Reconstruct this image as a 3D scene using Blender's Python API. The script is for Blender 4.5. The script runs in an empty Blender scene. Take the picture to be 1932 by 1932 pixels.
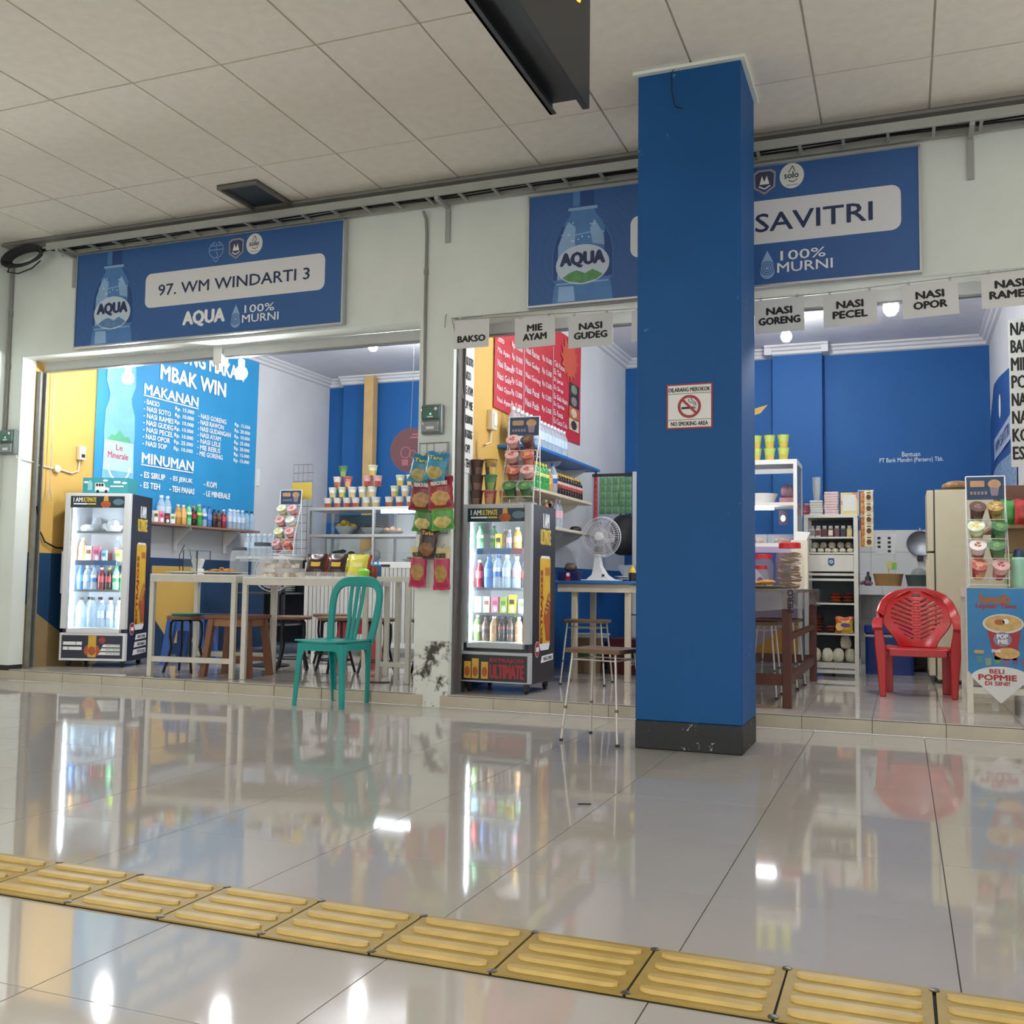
import bpy, math, random
from mathutils import Vector, Matrix
random.seed(7)
sc = bpy.context.scene
COL = sc.collection
R = math.radians

# ---------------------------------------------------------------- camera
cd = bpy.data.cameras.new('camera'); cd.sensor_width = 36; cd.sensor_fit = 'HORIZONTAL'
cd.lens = 36 * 1899.85 / 1932; cd.clip_start = .05; cd.clip_end = 200
cam = bpy.data.objects.new('camera', cd); COL.objects.link(cam)
_y, _p, _r = .3698, .07061, .01337
_f = Vector((-math.sin(_y) * math.cos(_p), math.cos(_y) * math.cos(_p), math.sin(_p)))
_rt = Vector((math.cos(_y), math.sin(_y), 0)); _up = _rt.cross(_f)
_r2 = _rt * math.cos(_r) + _up * math.sin(_r); _u2 = _up * math.cos(_r) - _rt * math.sin(_r)
cam.matrix_world = Matrix.Translation((2.89474, -6.3062, .84896)) @ Matrix((_r2, _u2, -_f)).transposed().to_4x4()
sc.camera = cam

# ---------------------------------------------------------------- world, exposure
w = bpy.data.worlds.new('world'); sc.world = w; w.use_nodes = True
w.node_tree.nodes['Background'].inputs[0].default_value = (.95, .98, 1.0, 1)
w.node_tree.nodes['Background'].inputs[1].default_value = 1.4
sc.view_settings.view_transform = 'Standard'; sc.view_settings.look = 'None'
sc.view_settings.gamma = 1; sc.view_settings.use_curve_mapping = False
sc.view_settings.exposure = 0.3
sc.cycles.max_bounces = 8; sc.cycles.transparent_max_bounces = 24
sc.cycles.caustics_reflective = False; sc.cycles.caustics_refractive = False
BULB = 420     # emission strength of the bare bulbs
HALL = 14      # emission strength of the added, unseen hall lamps
TUBE = 60      # fridge and cabinet light tubes

# ---------------------------------------------------------------- helpers
def lin(h, k=1.0):
    h = h.lstrip('#'); o = []
    for i in (0, 2, 4):
        c = int(h[i:i + 2], 16) / 255
        o.append((c / 12.92 if c <= .04045 else ((c + .055) / 1.055) ** 2.4) * k)
    return (o[0], o[1], o[2], 1)
_M = {}
def mat(name, hexc='#888888', rough=.5, metal=0, var=0, scale=8, bump=0, emit=0, alpha=1, spec=.5, stain=None, sscale=3, slo=.5, shi=.62, coat=0, rvar=0):
    if name in _M: return _M[name]
    m = bpy.data.materials.new(name); m.use_nodes = True; _M[name] = m
    nt = m.node_tree; b = nt.nodes['Principled BSDF']; c = lin(hexc)
    b.inputs['Base Color'].default_value = c; b.inputs['Roughness'].default_value = rough
    b.inputs['Metallic'].default_value = metal; b.inputs['Specular IOR Level'].default_value = spec
    b.inputs['Alpha'].default_value = alpha; b.inputs['Coat Weight'].default_value = coat
    if emit:
        b.inputs['Emission Color'].default_value = c; b.inputs['Emission Strength'].default_value = emit
    if var or bump or stain or rvar:
        tc = nt.nodes.new('ShaderNodeTexCoord'); n = nt.nodes.new('ShaderNodeTexNoise')
        n.inputs['Scale'].default_value = scale; n.inputs['Detail'].default_value = 5
        nt.links.new(tc.outputs['Object'], n.inputs['Vector'])
        rp = nt.nodes.new('ShaderNodeValToRGB'); e = rp.color_ramp.elements
        e[0].position = .3; e[1].position = .7
        e[0].color = tuple(x * (1 - var) for x in c[:3]) + (1,); e[1].color = tuple(min(1, x * (1 + var)) for x in c[:3]) + (1,)
        nt.links.new(n.outputs['Fac'], rp.inputs['Fac']); out = rp.outputs['Color']
        if stain:
            n2 = nt.nodes.new('ShaderNodeTexNoise'); n2.inputs['Scale'].default_value = sscale; n2.inputs['Detail'].default_value = 8
            n2.inputs['Roughness'].default_value = .68
            nt.links.new(tc.outputs['Object'], n2.inputs['Vector'])
            r2 = nt.nodes.new('ShaderNodeValToRGB'); r2.color_ramp.elements[0].position = slo; r2.color_ramp.elements[1].position = shi
            nt.links.new(n2.outputs['Fac'], r2.inputs['Fac'])
            mx = nt.nodes.new('ShaderNodeMix'); mx.data_type = 'RGBA'
            nt.links.new(r2.outputs['Color'], mx.inputs[0]); nt.links.new(out, mx.inputs[6]); mx.inputs[7].default_value = lin(stain)
            out = mx.outputs[2]
        nt.links.new(out, b.inputs['Base Color'])
        if bump:
            bp = nt.nodes.new('ShaderNodeBump'); bp.inputs['Strength'].default_value = bump; bp.inputs['Distance'].default_value = .01
            nt.links.new(n.outputs['Fac'], bp.inputs['Height']); nt.links.new(bp.outputs['Normal'], b.inputs['Normal'])
        if rvar:
            mr = nt.nodes.new('ShaderNodeMapRange'); mr.inputs['To Min'].default_value = max(.01, rough - rvar); mr.inputs['To Max'].default_value = rough + rvar
            nt.links.new(n.outputs['Fac'], mr.inputs['Value']); nt.links.new(mr.outputs['Result'], b.inputs['Roughness'])
    return m
def glass(name, tint='#ffffff', refl=1.0):
    if name in _M: return _M[name]
    m = bpy.data.materials.new(name); m.use_nodes = True; _M[name] = m
    nt = m.node_tree; nt.nodes.remove(nt.nodes['Principled BSDF'])
    t = nt.nodes.new('ShaderNodeBsdfTransparent'); t.inputs[0].default_value = lin(tint)
    g = nt.nodes.new('ShaderNodeBsdfGlossy'); g.inputs['Roughness'].default_value = .03; g.inputs[0].default_value = (refl, refl, refl, 1)
    fr = nt.nodes.new('ShaderNodeFresnel'); fr.inputs[0].default_value = 1.45
    mx = nt.nodes.new('ShaderNodeMixShader')
    nt.links.new(fr.outputs[0], mx.inputs[0]); nt.links.new(t.outputs[0], mx.inputs[1]); nt.links.new(g.outputs[0], mx.inputs[2])
    nt.links.new(mx.outputs[0], nt.nodes['Material Output'].inputs[0])
    return m
ORD = ['first', 'second', 'third', 'fourth', 'fifth', 'sixth', 'seventh', 'eighth', 'ninth', 'tenth', 'eleventh', 'twelfth']
def col(h, rough=.45, **k):
    """a plain printed or painted colour"""
    return mat('paint_%s_%d' % (h.lstrip('#'), int(rough * 100)), h, rough, **k)

_T = {}
def tmesh(s, bold=0.0):
    k = (s, bold)
    if k not in _T:
        cu = bpy.data.curves.new('t', 'FONT'); cu.body = s; cu.size = 1; cu.offset = bold; cu.resolution_u = 2
        ob = bpy.data.objects.new('t', cu); me = bpy.data.meshes.new_from_object(ob)
        vs = [(v.co.x, v.co.y) for v in me.vertices]; fs = [tuple(p.vertices) for p in me.polygons]
        bpy.data.objects.remove(ob); bpy.data.meshes.remove(me); bpy.data.curves.remove(cu)
        x0 = min(v[0] for v in vs); x1 = max(v[0] for v in vs); y0 = min(v[1] for v in vs); y1 = max(v[1] for v in vs)
        _T[k] = ([((x - x0) / (x1 - x0), (y - y0) / (y1 - y0)) for x, y in vs], fs, (x1 - x0) / (y1 - y0))
    return _T[k]

class Pl:
    """a plane to print on: origin, two unit axes"""
    def __init__(s, o, ux=(1, 0, 0), uy=(0, 0, 1)):
        s.o = Vector(o); s.ux = Vector(ux).normalized(); s.uy = Vector(uy).normalized(); s.n = s.ux.cross(s.uy)
    def p(s, u, v, l=0): return s.o + s.ux * u + s.uy * v + s.n * (l * .0012)

class MB:
    def __init__(s): s.v = []; s.f = []; s.m = []; s.mats = []
    def mi(s, m):
        if m not in s.mats: s.mats.append(m)
        return s.mats.index(m)
    def add(s, vs, fs, m):
        b = len(s.v); s.v += [tuple(v) for v in vs]
        for k, f in enumerate(fs):
            s.f.append(tuple(b + i for i in f)); s.m.append(s.mi(m[k] if isinstance(m, list) else m))
        return s
    def bx(s, x0, x1, y0, y1, z0, z1, m, M=None):
        vs = [Vector((x, y, z)) for z in (z0, z1) for y in (y0, y1) for x in (x0, x1)]
        if M: vs = [M @ v for v in vs]
        return s.add(vs, [(0, 2, 3, 1), (4, 5, 7, 6), (0, 1, 5, 4), (2, 6, 7, 3), (0, 4, 6, 2), (1, 3, 7, 5)], m)
    def box(s, c, d, m, M=None):
        return s.bx(c[0] - d[0] / 2, c[0] + d[0] / 2, c[1] - d[1] / 2, c[1] + d[1] / 2, c[2] - d[2] / 2, c[2] + d[2] / 2, m, M)
    def rbx(s, x0, x1, y0, y1, z0, z1, r, m, M=None, n=3, axis='z'):
        """box with rounded vertical corners"""
        pts = []
        for cx, cy, a0 in ((x1 - r, y1 - r, 0), (x0 + r, y1 - r, 90), (x0 + r, y0 + r, 180), (x1 - r, y0 + r, 270)):
            for i in range(n + 1):
                a = R(a0 + 90 * i / n); pts.append((cx + r * math.cos(a), cy + r * math.sin(a)))
        return s.prism([(p[0], p[1], z0) for p in pts], (0, 0, z1 - z0), m, M)
    def prism(s, pts, d, m, M=None):
        n = len(pts); a = [Vector(p) for p in pts]; b = [p + Vector(d) for p in a]; vs = a + b
        if M: vs = [M @ v for v in vs]
        return s.add(vs, [tuple(range(n))[::-1], tuple(range(n, 2 * n))] + [(i, (i + 1) % n, n + (i + 1) % n, n + i) for i in range(n)], m)
    def lathe(s, prof, m, seg=14, c=(0, 0, 0), M=None, sq=0):
        """prof: (r,z) list; m: material or function(j,i)"""
        vs = []; fs = []; ms = []; n = len(prof)
        for r, z in prof:
            for i in range(seg):
                a = 2 * math.pi * (i + .5) / seg
                ca, sa = math.cos(a), math.sin(a)
                if sq:
                    k = 1 / max(abs(ca), abs(sa)); k = 1 + (k - 1) * sq; ca *= k; sa *= k
                vs.append(Vector((c[0] + r * ca, c[1] + r * sa, c[2] + z)))
        for j in range(n - 1):
            for i in range(seg):
                k = (i + 1) % seg
                fs.append((j * seg + i, j * seg + k, (j + 1) * seg + k, (j + 1) * seg + i)); ms.append(m(j, i) if callable(m) else m)
        if prof[0][0] > 1e-5: fs.append(tuple(range(seg))[::-1]); ms.append(m(0, 0) if callable(m) else m)
        if prof[-1][0] > 1e-5: fs.append(tuple((n - 1) * seg + i for i in range(seg))); ms.append(m(n - 2, 0) if callable(m) else m)
        if M: vs = [M @ v for v in vs]
        return s.add(vs, fs, ms)
    def tube(s, pts, r, m, seg=6, closed=False, M=None):
        P = [Vector(p) for p in pts]; n = len(P); vs = []; fs = []
        if M: P = [M @ p for p in P]
        ref = None
        for i in range(n):
            a = P[i - 1] if (i or closed) else P[0]; b = P[(i + 1) % n] if (i < n - 1 or closed) else P[-1]
            t = (b - a).normalized()
            if ref is None:
                ref = t.orthogonal().normalized()
            ref = (ref - t * ref.dot(t))
            ref = ref.normalized() if ref.length > 1e-6 else t.orthogonal().normalized()
            o = t.cross(ref); rr = r[i] if isinstance(r, (list, tuple)) else r
            for k in range(seg):
                an = 2 * math.pi * (k + .5) / seg; vs.append(P[i] + (ref * math.cos(an) + o * math.sin(an)) * rr)
        for i in range(n if closed else n - 1):
            j = (i + 1) % n
            for k in range(seg):
                l = (k + 1) % seg; fs.append((i * seg + k, i * seg + l, j * seg + l, j * seg + k))
        if not closed: fs += [tuple(range(seg))[::-1], tuple((n - 1) * seg + k for k in range(seg))]
        return s.add(vs, fs, m)
    def sweep(s, st, m, M=None):
        """st: list of stations, each a list of 3d points (same count) -> closed skin with caps"""
        n = len(st[0]); vs = [Vector(p) for q in st for p in q]; fs = []
        if M: vs = [M @ v for v in vs]
        for i in range(len(st) - 1):
            for k in range(n):
                l = (k + 1) % n; fs.append((i * n + k, i * n + l, (i + 1) * n + l, (i + 1) * n + k))
        fs += [tuple(range(n))[::-1], tuple((len(st) - 1) * n + k for k in range(n))]
        return s.add(vs, fs, m)
    def band(s, path, side, w, t, m, M=None):
        """flat bar following path; side(i) gives the width direction; w,t half sizes (scalars or lists)"""
        P = [Vector(p) for p in path]; n = len(P); st = []
        for i in range(n):
            tn = (P[min(i + 1, n - 1)] - P[max(i - 1, 0)]).normalized()
            sd = Vector(side(i) if callable(side) else side); sd = (sd - tn * sd.dot(tn)).normalized(); nn = tn.cross(sd)
            ww = w[i] if isinstance(w, (list, tuple)) else w; tt = t[i] if isinstance(t, (list, tuple)) else t
            st.append([P[i] + sd * (ww * a) + nn * (tt * b) for a, b in ((-1, -.5), (-.8, -1), (.8, -1), (1, -.5), (1, .5), (.8, 1), (-.8, 1), (-1, .5))])
        return s.sweep(st, m, M)
    def grid(s, fn, nu, nv, m, skip=None):
        vs = [fn(i / nu, j / nv) for j in range(nv + 1) for i in range(nu + 1)]; fs = []; ms = []
        for j in range(nv):
            for i in range(nu):
                if skip and skip((i + .5) / nu, (j + .5) / nv): continue
                a = j * (nu + 1) + i; fs.append((a, a + 1, a + nu + 2, a + nu + 1)); ms.append(m((i + .5) / nu, (j + .5) / nv) if callable(m) else m)
        return s.add(vs, fs, ms)
    # ---- flat print on a plane
    def poly(s, pl, uv, m, l=1): return s.add([pl.p(u, v, l) for u, v in uv], [tuple(range(len(uv)))], m)
    def rect(s, pl, u0, v0, u1, v1, m, l=1): return s.poly(pl, [(u0, v0), (u1, v0), (u1, v1), (u0, v1)], m, l)
    def rrect(s, pl, u0, v0, u1, v1, r, m, l=1):
        pts = []
        for cx, cy, a0 in ((u1 - r, v1 - r, 0), (u0 + r, v1 - r, 90), (u0 + r, v0 + r, 180), (u1 - r, v0 + r, 270)):
            for i in range(6): pts.append((cx + r * math.cos(R(a0 + 18 * i)), cy + r * math.sin(R(a0 + 18 * i))))
        return s.poly(pl, pts, m, l)
    def disc(s, pl, u, v, rx, ry, m, l=1, n=20): return s.poly(pl, [(u + rx * math.cos(2 * math.pi * i / n), v + ry * math.sin(2 * math.pi * i / n)) for i in range(n)], m, l)
    def ring(s, pl, u, v, r0, r1, m, l=1, n=24, a0=0, a1=360, e=1):
        for i in range(n):
            a, b = R(a0 + (a1 - a0) * i / n), R(a0 + (a1 - a0) * (i + 1) / n)
            s.poly(pl, [(u + r0 * math.cos(a), v + e * r0 * math.sin(a)), (u + r1 * math.cos(a), v + e * r1 * math.sin(a)), (u + r1 * math.cos(b), v + e * r1 * math.sin(b)), (u + r0 * math.cos(b), v + e * r0 * math.sin(b))], m, l)
        return s
    def line(s, pl, pts, wd, m, l=1):
        for (a, b), (c, d) in zip(pts, pts[1:]):
            q = Vector((c - a, d - b)); q = q.normalized() * (wd / 2) if q.length else Vector((wd, 0)); nx, ny = -q.y, q.x
            s.poly(pl, [(a - nx, b - ny), (c - nx, d - ny), (c + nx, d + ny), (a + nx, b + ny)], m, l)
        return s
    def text(s, pl, t, u, v, wd, h, m, bold=.0, l=2, al='l'):
        vs, fs, asp = tmesh(t)
        if not wd: wd = h * asp
        if al == 'c': u -= wd / 2
        if al == 'r': u -= wd
        d = bold * h * 1.9
        for q, (du, dv) in enumerate(((0, 0),) if d < .0004 else ((0, 0), (-d, 0), (d, 0), (0, -d * .7), (0, d * .7))):
            s.add([pl.p(u + a * wd + du, v + b * h + dv, l + .05 * q) for a, b in vs], fs, m)
        return s
    # ---- finish
    def mesh(s, name):
        me = bpy.data.meshes.new(name); me.from_pydata([tuple(v) for v in s.v], [], s.f)
        for m in s.mats: me.materials.append(m)
        me.polygons.foreach_set('material_index', s.m)
        me.polygons.foreach_set('use_smooth', [True] * len(s.f))
        me.update(); me.set_sharp_from_angle(angle=R(32))
        return me
    def build(s, name, parent=None, loc=None, rz=0, bev=0):
        return ob(name, s.mesh(name), parent, loc, rz, bev)
def ob(name, me, parent=None, loc=None, rz=0, bev=0, rot=None):
    o = bpy.data.objects.new(name, me); COL.objects.link(o)
    if parent: o.parent = parent
    if loc is not None: o.location = loc
    if rz: o.rotation_euler = (0, 0, R(rz))
    if rot: o.rotation_euler = rot
    if bev:
        b = o.modifiers.new('bevel', 'BEVEL'); b.width = bev; b.segments = 2; b.limit_method = 'ANGLE'
    return o
def tag(o, label, cat, group=None, kind=None):
    o['label'] = label; o['category'] = cat
    if group: o['group'] = group
    if kind: o['kind'] = kind
    return o
def thing(name, label, cat, loc=(0, 0, 0), rz=0, group=None, rot=None):
    o = ob(name, None, None, loc, rz, rot=rot); o.empty_display_size = .05
    return tag(o, label, cat, group)
def solo(name, label, cat, mb, loc=(0, 0, 0), rz=0, group=None, bev=0):
    return tag(mb.build(name, None, loc, rz, bev), label, cat, group)
def struct(name, mb, label=None, bev=0):
    o = mb.build(name, bev=bev); o['kind'] = 'structure'
    if label: o['label'] = label
    return o
_K = {}
def kind(key, fn):
    """fn() -> list of (part name, MB); meshes are shared by every copy"""
    if key not in _K: _K[key] = [(n, b.mesh(n)) for n, b in fn()]
    return _K[key]
def place(key, fn, name, label, cat, loc, rz=0, group=None, rot=None, sc_=1):
    parts = kind(key, fn)
    if len(parts) == 1:
        o = ob(name, parts[0][1], None, loc, rz, rot=rot); tag(o, label, cat, group)
    else:
        o = thing(name, label, cat, loc, rz, group, rot)
        for n, me in parts: ob(n, me, o)
    if sc_ != 1: o.scale = (sc_,) * 3
    return o

def letters(parent, pl, t, u, v, wd, h, m, bold=.0, l=2, al='l'):
    """one line of print; every word is a part of its own"""
    vs, fs, asp = tmesh(t)
    if not wd: wd = h * asp
    if al == 'c': u -= wd / 2
    iv = sorted((min(vs[i][0] for i in f), max(vs[i][0] for i in f), k) for k, f in enumerate(fs)); groups = []; end = -9
    for a, c, k in iv:
        if a - end > .24 / asp * (1 if len(t) < 40 else 1): groups.append([])
        groups[-1].append(k); end = max(end, c)
    d = bold * h * 1.9; o = None
    for gk in groups:
        b = MB(); used = sorted({i for k in gk for i in fs[k]}); mp = {i: n for n, i in enumerate(used)}
        for q, (du, dv) in enumerate(((0, 0),) if d < .0004 else ((0, 0), (-d, 0), (d, 0), (0, -d * .7), (0, d * .7))):
            b.add([pl.p(u + vs[i][0] * wd + du, v + vs[i][1] * h + dv, l + .05 * q) for i in used], [tuple(mp[i] for i in fs[k]) for k in gk], m)
        o = b.build('lettering', parent)
    return o

# common materials
WHITE = mat('white_paint', '#e8e8e4', .45, var=.03); OFFW = mat('cream_frame', '#d8d3c4', .45, var=.04)
ALU = mat('aluminium', '#c9cbcd', .35, .85, var=.04, scale=30); CHROME = mat('chrome', '#d8d8da', .15, 1)
BLACK = mat('black_metal', '#15151a', .4); DARK = mat('dark_plastic', '#22252a', .45); STEEL = mat('steel', '#8d9093', .35, .9, var=.05)
CLEAR = glass('clear_glass', '#f4f8f8'); PLAS = mat('clear_plastic', '#e6eef2', .12, alpha=.32); PET = mat('bottle_plastic', '#cfe2f0', .1, alpha=.42)
WIRE = mat('white_wire', '#e4e4e2', .4); PAPER = mat('paper', '#dedfdb', .75, var=.02); INK = mat('black_ink', '#1a1a1c', .6)
WINK = mat('white_ink', '#f2f4f4', .6); RED = mat('red_ink', '#b0202a', .5); YEL = mat('yellow_ink', '#e0c24a', .5)
# ================================================================ SETTING
TILE = mat('polished_floor_tile', '#b2ada6', .05, var=.035, scale=2.2, spec=.42, rvar=.015)
GROUT = mat('floor_grout', '#5b554e', .8)
FARF = mat('hall_floor_beyond', '#b5b0a9', .08, var=.04, scale=2, spec=.62)
b = MB(); b.bx(-4.8, 4.2, -5.86, 0, -.06, -.004, GROUT)
for x0, x1, y0, y1 in ((-12, -4.8, -16, 0), (4.2, 14, -16, 0), (-4.8, 4.2, -16, -5.86)): b.bx(x0, x1, y0, y1, -.06, 0, FARF)
floor = struct('floor', b, 'polished grey-beige tiled concourse floor')
g = .0016
tm = MB().bx(g, .6 - g, g, .6 - g, -.012, 0, TILE).mesh('floor_tile'); tp = MB().bx(g, .6 - g, g, .46 - g, -.012, 0, TILE).mesh('floor_tile')
for i in range(-8, 7):
    for j in range(-2, 8):
        ob('floor_tile', tp if j == 7 else tm, floor, (i * .6, -4.66 + j * .6, random.uniform(-.0006, 0)))
# yellow tactile strip
TACT = mat('yellow_tactile_plastic', '#a0873f', .45, var=.14, scale=9, stain='#5d4a24', sscale=9, slo=.6, shi=.74, bump=.15, spec=.35)
SCREW = mat('screw_metal', '#6f6a60', .35, .8)
tb = MB(); tb.prism([(.003, .002, .002), (.2955, .002, .002), (.2955, .291, .002), (.003, .291, .002)], (0, 0, .004), TACT); tbm = tb.mesh('tactile_tile')
br = MB()
st = []
for t, hw in ((0, .005), (.01, .014), (.026, .0175), (.224, .0175), (.24, .014), (.25, .005)):
    st.append([(t, -hw, 0), (t, -hw * .66, .007), (t, hw * .66, .007), (t, hw, 0)])
br.sweep(st, mat('pale_tactile_yellow', '#b59a52', .4, var=.12, scale=12)); brm = br.mesh('raised_bar')  # raised bars in a paler yellow than the plates
swm = MB().lathe([(.011, 0), (.011, .0016), (.006, .003), (.0, .0026)], SCREW, 10).mesh('screw')
MB().bx(1.752 - .2985 * 9, 1.752 + .2985 * 8, -4.2255, -3.931, 0, .0018, mat('tactile_underlay', '#1d1a16', .8)).build('tactile_underlay', floor)
for k in range(-9, 8):
    t = ob('tactile_tile', tbm, floor, (1.752 + .2985 * k, -4.224, 0)); t.rotation_euler = (random.uniform(-.003, .003), random.uniform(-.003, .003), R(random.uniform(-.25, .25)))
    for q in range(4): ob('raised_bar', brm, t, (.024, .044 + q * .068, .006))
    for q in (.012, .281): ob('screw', swm, t, (0, q, .006))

# raised shop floor with step
STILE = mat('shop_floor_tile', '#c6bfb6', .045, var=.05, scale=2.5, spec=.5, rvar=.012); RISER = mat('step_riser_tile', '#b9b09c', .25, var=.07, scale=5)
b = MB(); b.bx(-4.1, 3.85, .004, 4.85, 0, .08, mat('dark_grout', '#2b2622', .85))
fs = struct('floor_shop', b, 'raised glossy tiled shop floor with a low step')
sm = MB().bx(.003, .397, .003, .397, -.012, 0, STILE).mesh('floor_tile'); rm_ = MB().bx(.003, .397, 0, .012, .003, .077, RISER).mesh('riser_tile')
for xs in ([-3.79 + .4 * k for k in range(-1, 9)], [-.06 + .397 * k for k in range(0, 10)]):
    for x in xs:
        for j in range(12): ob('floor_tile', sm, fs, (x, .002 + .4 * j, .086 + random.uniform(-.0005, 0)))
        if not (-.2 < x < -.08): ob('riser_tile', rm_, fs, (x, -.008, 0))
# facade wall
WALL = mat('pale_plaster', '#e0e6de', .75, var=.035, scale=3, bump=.03)
WEATH = mat('weathered_plaster', '#dde1d8', .8, var=.04, scale=3, bump=.12, stain='#4b4842', sscale=5.5, slo=.49, shi=.56)
REVEAL = mat('white_reveal', '#d9d8d0', .7, var=.04, scale=3, stain='#b09a74', sscale=2.2, slo=.66, shi=.8)
b = MB()
b.bx(-4.15, -3.98, .0, .14, .12, 3.64, WALL); b.bx(-4.15, -3.98, 0, .14, 0, .12, mat('black_skirting', '#26272b', .5))
b.bx(-3.98, -.265, 0, .2, 2.69, 3.64, WALL); b.bx(-.265, 0, 0, .36, .45, 3.64, WALL); b.bx(-.265, 0, 0, .36, 0, .45, WEATH)
b.bx(0, 3.75, 0, .2, 2.69, 3.64, WALL); b.bx(3.75, 4.6, 0, .2, 0, 3.64, WALL)
struct('wall_front', b, 'pale plastered facade wall above and between the shop openings')
b = MB(); b.bx(-4.35, -4.15, -1.3, .14, 0, 3.64, WALL); b.bx(-4.35, -4.15, -9, -2.4, 0, 3.64, WALL); b.bx(-4.35, -4.15, -2.4, -1.3, 2.7, 3.64, WALL)
struct('wall_hall', b, 'pale hall side wall')
# shop walls: painted panels
BLUE = mat('blue_wall_paint', '#1f5a97', .6, var=.05, scale=1.5, spec=.3); DBLUE = mat('blue_dado_paint', '#1e4267', .5, var=.06, scale=2)
GREY = mat('grey_wall_paint', '#d2d4d6', .6, var=.05, scale=1.8, stain='#9a9da6', sscale=9, slo=.7, shi=.76); YELW = mat('yellow_wall_paint', '#d6ae5c', .55, var=.04, scale=2)
b = MB()
def wp(poly, m, x, d): b.prism([(x, y, z) for y, z in poly], (d, 0, 0), m)
D = -.12
wp([(.14, 1.055), (1.45, 1.055), (1.45, 3.5), (.14, 3.5)], YELW, -3.98, D); wp([(1.45, 1.055), (4.97, 1.055), (4.97, 3.5), (1.45, 3.5)], GREY, -3.98, D)
wp([(.14, 0), (1.12, 0), (.14, .62)], mat('tan_wall_paint', '#9b855c', .6, var=.05), -3.98, D)
wp([(.14, .62), (1.12, 0), (1.66, 0), (1.66, 1.055), (.14, 1.055)], DBLUE, -3.98, D)
wp([(1.66, .52), (1.96, .2), (2.4, .2), (2.4, .975), (1.66, .975)], YELW, -3.98, D)
wp([(1.66, 0), (4.97, 0), (4.97, 1.055), (1.66, 1.055), (1.66, .975), (2.4, .975), (2.4, .2), (1.96, .2), (1.66, .52)], DBLUE, -3.98, D)
struct('wall_left', b, 'left shop side wall painted yellow, blue and grey')
b = MB()
wp([(.36, 0), (4.97, 0), (4.97, 3.5), (.36, 3.5)], GREY, -.2, .05)
wp([(.36, 1.0), (1.36, 1.0), (1.36, 3.5), (.36, 3.5)], YELW, -.1, .05); wp([(1.36, 1.0), (4.97, 1.0), (4.97, 3.5), (1.36, 3.5)], GREY, -.1, .05)
wp([(.36, 0), (4.97, 0), (4.97, 1.0), (.36, 1.0)], BLUE, -.1, .05)
b.bx(-.15, -.1, .36, 4.97, 0, 3.5, GREY)
struct('wall_middle', b, 'dividing wall between the two shops')
b = MB(); b.bx(-4.1, 3.87, 4.85, 4.97, 0, 3.5, BLUE); b.bx(1.618, 2.13, 4.7, 4.85, 0, 3.5, BLUE); b.bx(-3.71, -2.4, 4.74, 4.85, 0, 3.5, BLUE)
wb = struct('wall_back', b, 'blue back wall of both shops')
WT = mat('white_wall_tile', '#cfd0cd', .18, var=.03, scale=3)
b = MB(); b.bx(2.14, 3.74, 4.838, 4.85, .086, 1.452, mat('tile_grout', '#9a9a96', .8)); b.bx(-2.39, -.2, 4.838, 4.85, .086, 1.43, _M['tile_grout']); b.bx(-3.71, -2.4, 4.728, 4.74, .086, 1.43, _M['tile_grout']); b.bx(-3.97, -3.71, 4.838, 4.85, .086, 1.43, _M['tile_grout']); b.build('tile_backing', wb)
wm = MB().bx(.0015, .2285, -.006, 0, .0015, .2285, WT).mesh('wall_tile')
for i in range(7):
    for j in range(6): ob('wall_tile', wm, wb, (2.135 + .23 * i, 4.838, .072 + .23 * j))
for i in range(9):
    for j in range(6): ob('wall_tile', wm, wb, (-2.28 + .23 * i, 4.838, .05 + .23 * j))
for i in range(6):
    for j in range(6): ob('wall_tile', wm, wb, (-3.71 + .218 * i, 4.728, .05 + .23 * j))
for j in range(6): ob('wall_tile', wm, wb, (-3.955, 4.838, .05 + .23 * j))
b = MB(); b.bx(3.75, 3.87, .2, 4.97, 0, 3.5, GREY); struct('wall_right', b, 'grey right side wall of the right shop')
b = MB(); SCEIL = mat('shop_ceiling_paint', '#dcdcde', .7, var=.03)
b.bx(-4.1, -.15, .2, 4.97, 3.43, 3.5, SCEIL); b.bx(-.1, 3.87, .2, 4.97, 3.43, 3.5, SCEIL); struct('ceiling_shop', b, 'flat white ceiling of the two shops')
# plaster cornices
CORN = mat('cornice_plaster', '#d4d4d6', .6)
prof = [(0, 0), (.1, 0), (.1, -.018), (.07, -.03), (.06, -.052), (.035, -.062), (.03, -.09), (0, -.1)]
def cornice(n, a, c, nx, ny):
    b = MB(); st = []
    for p in (a, c): st.append([(p[0] + nx * u, p[1] + ny * u, 3.43 + v) for u, v in prof])
    b.sweep(st if (nx > 0 or ny > 0) else st, CORN); return struct('trim_%d' % n, b, 'white moulded plaster cornice')
cornice(1, (-3.98, .2), (-3.98, 4.85), 1, 0); cornice(2, (-3.98, 4.85), (-3.71, 4.85), 0, -1); cornice(3, (-3.73, 4.74), (-2.4, 4.74), 0, -1); cornice(4, (-2.4, 4.85), (-.2, 4.85), 0, -1)
cornice(5, (-.2, .36), (-.2, 4.85), -1, 0); cornice(6, (-.05, .36), (-.05, 4.85), 1, 0); cornice(7, (-.05, 4.85), (1.6, 4.85), 0, -1); cornice(8, (1.54, 4.7), (2.2, 4.7), 0, -1)
cornice(9, (2.13, 4.85), (3.75, 4.85), 0, -1); cornice(10, (3.75, .2), (3.75, 4.85), -1, 0)
b = MB(); b.bx(1.54, 1.618, 4.62, 4.85, 3.33, 3.43, CORN); b.bx(2.13, 2.2, 4.62, 4.85, 3.33, 3.43, CORN); struct('trim_11', b, 'white cornice returns on the pilaster')

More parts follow.
